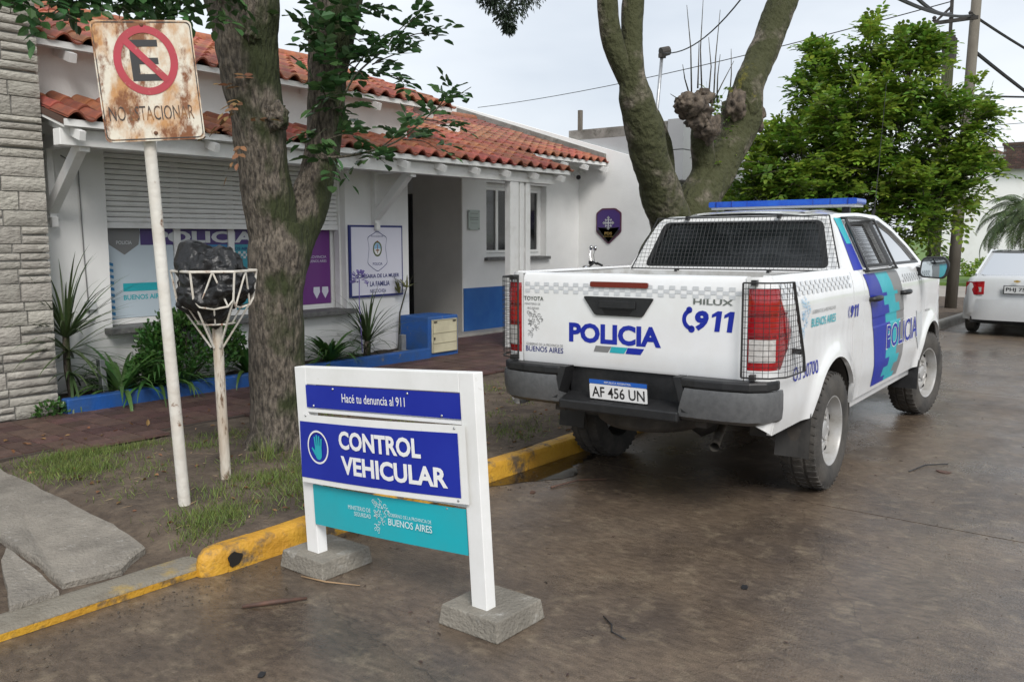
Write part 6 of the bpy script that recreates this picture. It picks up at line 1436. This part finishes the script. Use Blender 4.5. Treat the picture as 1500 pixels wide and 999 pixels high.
n0 = 2600; x = r.uniform(1.7, 8, n0); y = r.uniform(3.88, 6.38, n0); lumps('soil_clods', [(a, b_, vz(a, b_)) for a, b_ in zip(x, y)], .004 + .011 * r.uniform(0, 1, n0) ** 4, SOIL)
n0 = 1500; x = r.uniform(1.2, 9, n0); y = 3.69 - np.abs(r.normal(0, .10, n0)) - .25 * r.uniform(0, 1, n0) ** 4; lumps('gutter_grit', [(a, b_, .003) for a, b_ in zip(x, y)], .0025 + .006 * r.uniform(0, 1, n0) ** 4, mat('grit', (.10, .08, .06), (.05, .04, .03), 40, .8))
n0 = 900; x = r.uniform(1.3, 9, n0); y = r.uniform(-.5, 3.6, n0); lumps('road_grit', [(a, b_, .001) for a, b_ in zip(x, y)], .002 + .004 * r.uniform(0, 1, n0) ** 4, MATS['grit'])
n0 = 240; x = r.uniform(2.4, 7, n0); y = r.uniform(3.9, 6.9, n0); cs_ = [(a, b_, (vz(a, b_) if b_ < 6.4 else .152) + .006) for a, b_ in zip(x, y)]; ds_ = np.stack([r.normal(0, 1, n0), r.normal(0, 1, n0), r.normal(0, .2, n0)], 1)
o = obj('leaf_litter', leaf_mesh('leaf_litter', [blades(cs_, ds_, np.tile([0, 0, 1.], (n0, 1)) + r.normal(0, .3, (n0, 3)), r.uniform(.03, .06, n0), r.uniform(.015, .03, n0), .3)], DRYLEAF), DRYLEAF); o['kind'] = 'stuff'
def stick(pts, rad, lab, m=None):
    b = B(); b.tube(pts, rad, 6, nz=.2, nf=20); tag(obj('twig', b, m or mat('wet_bark_stick', (.12, .06, .04), (.07, .04, .03), 20, .7), smooth=True), lab, 'twig')
stick([(2.20, 3.27, .013), (2.32, 3.19, .016), (2.44, 3.12, .012)], [.009, .012, .008], 'reddish stick lying on the road left of the control sign')
stick([(3.13, 1.96, .006), (3.07, 1.88, .010), (3.02, 1.85, .006), (3.0, 1.77, .005)], [.003, .004, .003, .002], 'thin bent black twig on the road right of the control sign', V_BLACK)
stick([(2.60, 3.36, .006), (2.62, 3.20, .012), (2.70, 3.05, .006)], [.004, .004, .002], 'pale thin twig beside the left concrete block', STRAW)
stick([(4.6, 3.30, .008), (4.85, 3.25, .012), (5.0, 3.12, .008)], [.007, .006, .004], 'dark twig near the gutter left of the pickup', None)
stick([(6.5, 1.55, .006), (6.75, 1.50, .01), (6.9, 1.38, .006)], [.005, .005, .003], 'short twig on the road right of the rear wheel', V_BLACK)
def flake(x, y, s, rot, lab, m):
    b = B(); M = Matrix.Translation((x, y, .002)) @ Matrix.Rotation(rot, 4, 'Z'); P = [(-1, -.5), (.1, -.62), (1, -.4), (.85, .45), (0, .6), (-.9, .4)]
    b.prism([(p[0] * s, p[1] * s) for p in P], lambda u, v, w_: M @ Vector((u, v, w_ + .1 * u * v / s)), 0, .004); tag(obj('scrap', b, m), lab, 'debris')
flake(1.89, 2.70, .022, .6, 'black rubber scrap at the bottom edge of the road', V_BLACK); flake(3.82, 1.61, .026, .3, 'small black scrap on the open road', V_BLACK); flake(6.65, 1.36, .05, 1.1, 'curled brown dead leaf on the road right of the rear wheel', MATS['wet_bark_stick'])
flake(4.45, 3.34, .03, .4, 'brown dead leaf beside the kerb', MATS['wet_bark_stick'])

# ------------------------------------------------------------------ far right: poles, cables, sedan, house, palm
up = thing('utility_pole', 'tall leaning utility pole behind the green tree', 'pole', (21.1, 4.30, .12))
b = B(); b.tube([(21.0, 4.34, .05), (21.1, 4.27, 3.5), (21.2, 4.21, 7.2)], [.125, .112, .10], 16); obj('shaft', b, mat('grey_pole_concrete', (.155, .138, .112), (.115, .10, .08), 5, .85, bump=.3, stretch=(1, 1, .3)), up, smooth=True)
b = B(); b.bar((21.1, 4.9, 6.95), (21.2, 3.5, 6.95), .09, .10); obj('crossarm', b, WOODPOLE, up)
up2 = thing('transformer_pole', 'shorter dark wooden pole with bracket left of the leaning pole', 'pole', (20.8, 4.62, .12))
b = B(); b.tube([(20.8, 4.72, .05), (20.85, 4.62, 5.9)], [.14, .11], 14); obj('shaft', b, bark('mossy_pole', (.12, .10, .08), (.07, .06, .045), (.04, .05, .015), (-.6, -.5, 0), .8), up2, smooth=True)
b = B(); b.box(20.72, 20.98, 4.50, 4.74, 5.35, 5.85); b.bar((20.85, 4.95, 6.2), (20.85, 4.1, 6.2), .07); b.bar((20.85, 4.62, 5.9), (20.85, 4.62, 6.9), .06); b.bar((20.85, 4.95, 6.2), (20.85, 4.62, 6.5), .04); obj('bracket', b, DARKMET, up2)
b = B()
for yy in (4.95, 4.62, 4.25): b.lathe([(.03, 0), (.05, .03), (.03, .05), (.05, .08), (.02, .12)], 10, Matrix.Translation((20.85, yy, 6.23)))
obj('insulators', b, DARKMET, up2)
lp = thing('lamp_mast', 'thin mast with a small camera head behind the pollarded tree', 'mast', (16.2, 9.0, 3.5))
b = B(); p0, p1 = at(962, 165, 9.0), at(970, 78, 9.0); b.tube([(p0[0], 9.0, 3.3), p0, p1], .035, 10); obj('mast', b, STEEL, lp, smooth=True)
b = B(); b.tube([(p1[0] - .05, 9.0, p1[2]), (p1[0] + .1, 8.9, p1[2] + .05)], [.10, .09], 12); b.box(p1[0] - .07, p1[0] + .07, 8.95, 9.05, p1[2] - .1, p1[2] - .02); obj('camera_head', b, DARKMET, lp)
p = at(850, 175, 11.5); rp_ = thing('roof_post', 'short wooden post standing up behind the tiled roof', 'post', (p[0], 11.5, 3.6))
b = B(); b.box(p[0] - .045, p[0] + .045, 11.46, 11.54, 3.2, at(850, 162, 11.5)[2]); obj('post', b, WOODPOLE, rp_)
p = at(1220, 270, 5.6); wp_ = thing('white_post', 'thin white post in front of the leafy tree above the light bar', 'post', (p[0], 5.6, .12))
b = B(); b.tube([(p[0], 5.6, .1), (p[0], 5.6, at(1220, 245, 5.6)[2])], .03, 8); obj('post', b, V_LGREY, wp_)
def cable(a, c, sag, rad, lab, grp='overhead cables'):
    a = Vector(a); c = Vector(c); b = B(); n = 14; b.tube([a.lerp(c, k / n) - Vector((0, 0, sag * 4 * (k / n) * (1 - k / n))) for k in range(n + 1)], rad, 5); tag(obj('overhead_cable', b, mat('cable_black', (.02, .02, .022), None, rough=.7)), lab, 'cable', grp)
# hung from the poles towards the photographer's side and away down the street
P1 = at(1300, 0, 3.2); cable((20.85, 4.25, 6.25), at(1305, -8, 3.4), .1, .028, 'thick cable from the wooden pole running up to the top edge left of it')
cable((20.85, 4.62, 6.35), at(1338, -8, 3.5), .1, .03, 'thick bundled cable from the wooden pole to the top edge, right of the first')
cable((21.15, 4.22, 5.6), (34, 2.0, 4.0), .15, .04, 'thick cable sloping down right from the leaning pole')
cable((20.85, 4.25, 6.3), (30, 2.2, 5.6), .15, .03, 'upper cable sloping down to the right edge')
cable((21.15, 4.2, 4.65), (26, 1.0, 4.9), .02, .022, 'level cable leaving the leaning pole towards the right edge at mid height')
cable((21.2, 4.2, 6.8), (26, 1.0, 6.9), .02, .012, 'thin level cable at the top right corner')
cable((30, 7.0, 4.4), (34, 1.5, 4.6), .03, .012, 'thin level cable above the white house roof')
cable((30, 7.5, 5.0), (34, 1.5, 5.5), .03, .010, 'faint level cable above the thin one over the white house')
cable((20.85, 4.62, 6.6), at(700, 158, 25), .25, .012, 'thin cable crossing the sky behind the pollarded tree')
cable(p1, at(1100, -20, 5.5), .28, .012, 'sagging wire from the thin mast up to the top edge')

# sedan
sdn = thing('sedan', 'silver-white sedan parked further up the street at the right edge', 'car', (18.2, 2.42, 0))
SILVER = mat('silver_white_paint', (.62, .64, .66), (.58, .60, .62), 2, .25, metal=.15, coat=.6)
def sp(name, b, m, par=None, **k): return obj(name, b, m, par or sdn, local=True, **k)
ST = [(-1.62, .70, .62, .38), (-1.58, .78, .90, .30), (-1.50, .815, 1.0, .24), (-1.2, .825, 1.02, .22), (-.8, .83, 1.0, .22), (0, .835, .97, .22), (.9, .83, .95, .22), (1.6, .82, .90, .22), (2.2, .80, .80, .24), (2.45, .72, .66, .30)]
b = B(); nS = 12
def sec(hw_, zt_, zb_):
    h_ = zt_ - zb_; return [(-hw_ * .90, zb_), (-hw_ * .99, zb_ + .12 * h_), (-hw_, zb_ + .45 * h_), (-hw_ * .985, zb_ + .78 * h_), (-hw_ * .93, zb_ + .95 * h_), (-hw_ * .80, zt_), (0, zt_ + .015), (hw_ * .80, zt_), (hw_ * .93, zb_ + .95 * h_), (hw_ * .985, zb_ + .78 * h_), (hw_, zb_ + .45 * h_), (hw_ * .99, zb_ + .12 * h_), (hw_ * .90, zb_)]
for (x, hw_, zt_, zb_) in ST:
    for (y, z) in sec(hw_, zt_, zb_): b.v.append((x, y, z))
m = 13
for i in range(len(ST) - 1):
    for k in range(m): b.f.append((i * m + k, i * m + (k + 1) % m, (i + 1) * m + (k + 1) % m, (i + 1) * m + k))
b.f.append(tuple(range(m))[::-1]); b.f.append(tuple((len(ST) - 1) * m + k for k in range(m))); sp('body', b, SILVER, smooth=45)
G0 = [(-1.05, .74, 1.0), (-.55, .60, 1.41), (.35, .60, 1.42), (1.05, .72, .96)]
b = B()
for (x, hw_, z) in G0: b.v += [(x, -hw_, z), (x, hw_, z)]
b.v += [(-1.0, -.76, .97), (-1.0, .76, .97), (1.0, -.76, .94), (1.0, .76, .94)]
b.f += [(0, 1, 3, 2), (4, 5, 7, 6), (0, 2, 4, 6), (1, 7, 5, 3)]; sp('windows', b, glass('sedan_glass', (.05, .07, .075), .25), fix=False)
b = B(); b.grid(lambda u, v: (lerp(-.58, .38, u), lerp(-.615, .615, v), 1.415 + .03 * math.sin(PI * v) + .01 * math.sin(PI * u)), 6, 8); sp('roof', b, SILVER, smooth=True)
for sd in (-1, 1):
    b = B(); b.bar((-1.07, sd * .745, .99), (-.56, sd * .605, 1.415), .10, .03, (0, sd, .4)); b.bar((.36, sd * .61, 1.42), (1.06, sd * .725, .95), .06, .03, (0, sd, .4)); b.bar((-.05, sd * .61, 1.41), (-.05, sd * .765, .96), .06, .02, (0, sd, .3)); b.bar((-.58, sd * .61, 1.415), (.38, sd * .61, 1.42), .04, .03); sp('pillar', b, SILVER)
    b = B(); b.grid(lambda u, v: (-1.625 + .10 * u ** 2 + (.0 if v < .5 else .015) - .012, sd * lerp(.50, .80 + .0, u), lerp(.70, .92, v) - .02 * u), 6, 5); lm_ = sp('tail_lamp', b, REDLENS, smooth=True)
    b = B(); b.grid(lambda u, v: (-1.640 + .10 * u ** 2, sd * lerp(.54, .66, u), lerp(.74, .82, v)), 3, 3); obj('lamp_lens', b, CLEARLENS, lm_, local=True)
    for x in (-1.02, 1.45):
        b = B(); b.lathe([(.17, -.08), (.25, -.085), (.285, -.06), (.29, 0), (.285, .06), (.25, .085), (.17, .08)], 28, Matrix.Translation((x, sd * .755, .29)) @ Matrix.Rotation(PI / 2, 4, 'X'), closed=True); wl_ = sp('wheel', b, RUBBER, smooth=40)
        b = B(); b.lathe([(.0, .05), (.08, .06), (.172, .04), (.172, -.05), (0, -.05)], 20, Matrix.Translation((x, sd * .765, .29)) @ Matrix.Rotation(-PI / 2 * sd, 4, 'X')); obj('rim', b, RIM, wl_, local=True, smooth=40)
b = B(); P = [(-1.73, .62), (-1.72, .60), (-1.45, .815), (-1.2, .84)]
b.grid(lambda u, v: (-1.50 - .19 * (1 - abs(2 * u - 1) ** 4) - .0 + .04 * (v - .5) ** 2, lerp(-.83, .83, u), lerp(.27, .62, v)), 20, 6); sp('bumper', b, SILVER, smooth=True)
b = B(); b.box(-1.60, -1.3, -.7, .7, .22, .32); b.box(-1.5, 2.2, -.7, .7, .20, .26); sp('underside', b, CARIN)
b = B(); b.box(-1.662, -1.642, -.21, .21, .72, .86); npl = sp('number_plate', b, V_BLACK); b = B(); sm2 = plane_map((-1.664, 0, 0), (0, -1, 0), (0, 0, 1)); poly(b, [(-.195, .73), (.195, .73), (.195, .85), (-.195, .85)], sm2); obj('plate_field', b, V_LGREY, npl, local=True, fix=False)
b = B(); text(b, 'PHJ 752', 0, .788, .34, .075, plane_map((-1.666, 0, 0), (0, -1, 0), (0, 0, 1)), .02); obj('plate_number', b, V_BLACK, npl, local=True, fix=False)
b = B(); sm3 = plane_map((-1.632, .02, .93), (0, -1, 0), (0, 0, 1)); poly(b, [(-.05, .012), (-.02, .012), (-.02, .02), (.02, .02), (.02, .012), (.05, .012), (.045, -.012), (.02, -.012), (.02, -.02), (-.02, -.02), (-.02, -.012), (-.045, -.012)], sm3); sp('emblem', b, V_GOLD, fix=False)

# far white house, chimney, palm and hedge
hs_ = thing('white_house', 'tall plain white house with brick chimney at the right edge', 'house', (41, 7, .1))
b = B(); b.prism([(5.55, .1), (8.9, .1), (8.9, 5.05), (6.55, 4.95), (5.55, 4.1)], lambda u, v, w_: (w_, u, v), 40.0, 47.0); obj('wall', b, mat('white_house_plaster', (.80, .80, .79), (.66, .66, .64), .8, .8, lo=.5, hi=.75, mask2=((.50, .50, .48), 1.1, .62, .8)), hs_)
b = B(); b.box(39.7, 40.4, 5.55, 6.62, 4.3, 5.25); rfc = obj('chimney', b, MORTAR, hs_)
BRK = mat('dark_red_brick', (.085, .048, .038), (.06, .036, .03), 9, .85, rnd=.3)
kb = 0
for rI in range(9):
    for cI in range(5):
        y0 = 5.56 + cI * .214 - (.107 if rI % 2 else 0); y1 = y0 + .20; y0 = max(y0, 5.545); y1 = min(y1, 6.625)
        if y1 - y0 > .03: q = B(); q.box(39.685, 39.70, y0, y1, 4.33 + rI * .1, 4.42 + rI * .1); obj('brick', q, BRK, rfc)
b = B(); b.box(39.66, 40.44, 5.5, 6.67, 5.25, 5.36); obj('chimney_cap', b, BRK, hs_)
b = B(); b.box(41.2, 47, 4.6, 5.54, .1, 3.9); obj('side_wing', b, BRK, hs_)
b = B(); b.add([(41.5, 8.95, 5.0), (46.5, 8.95, 5.0), (46.5, 7.6, 5.5), (41.5, 7.6, 5.5)], [(0, 1, 2, 3)]); b.prism([(7.7, 5.06), (9.3, 4.95), (9.2, 5.25), (8.0, 5.6)], lambda u, v, w_: (w_, u, v), 39.9, 46); obj('roof', b, mat('brown_roof_tile', (.22, .11, .065), (.15, .08, .05), 6, .8, bump=.5, bscale=12), hs_)
pm = thing('palm_tree', 'arching palm at the right edge in front of the white house', 'palm', (33.5, 4.75, .12))
b = B(); limb(b, [(33.5, 4.55, 0, .28), (33.5, 4.55, .9, .26), (33.5, 4.55, 2.2, .30)], 10, 16, .15, 6); obj('trunk', b, BARK1, pm, smooth=True, fix=False)
cs_ = []; ds_ = []; us_ = []; Ls = []; fb = B(); rg = random.Random(8)
for k in range(46):
    az = rg.uniform(0, 6.28); el = rg.uniform(.1, 1.25); h_ = np.array([math.cos(az), math.sin(az), 0]); p = np.array([33.5, 4.55, 2.25]); L = rg.uniform(1.7, 2.5); pts_ = []; n = 14
    for i in range(n + 1):
        pts_.append(tuple(p)); a = el - 1.9 * (i / n) ** 1.2; d = h_ * math.cos(a) + np.array([0, 0, math.sin(a)]); s_ = np.cross(d, [0, 0, 1.]); s_ /= np.linalg.norm(s_) + 1e-6
        if i > 1:
            for sd in (-1, 1):
                for e in range(3): cs_.append(p + d * L / n * e / 3); ds_.append(d * .7 + s_ * sd - np.array([0, 0, .45])); us_.append(np.cross(s_, d)); Ls.append(.38 * math.sin(PI * min(.97, .12 + .85 * i / n)) + .06)
        p = p + d * L / n
    fb.tube(pts_, [.018 * (1 - .8 * i / n) + .003 for i in range(n + 1)], 5)
o = obj('fronds', leaf_mesh('fronds', [blades(cs_, ds_, us_, Ls, .028, .2)], LEAFP), LEAFP, pm); obj('ribs', fb, LEAFP, pm, fix=False)
r = np.random.RandomState(6)
for (x, y, n, lab) in ((38.8, 8.0, 700, 'low green hedge bush at the foot of the white house wall, left one'), (38.9, 6.9, 600, 'low green hedge bush at the foot of the white house wall, right one')):
    t = thing('hedge_bush', lab, 'bush', (x, y, .1)); d = r.normal(0, 1, (n, 3)); d[:, 2] = np.abs(d[:, 2]); d /= np.linalg.norm(d, axis=1)[:, None]
    obj('leaves', leaf_mesh('leaves', [blades(np.array([x, y, .1]) + d * np.array([.5, .65, .75]) * r.uniform(.6, 1.05, (n, 1)), d + r.normal(0, .5, (n, 3)), r.normal(0, 1, (n, 3)), r.uniform(.08, .14, n), .06)], LEAF2), LEAF2, t); b = B(); b.tube([(x, y, .1), (x, y, .6)], .04, 6); obj('stem', b, BARK1, t)
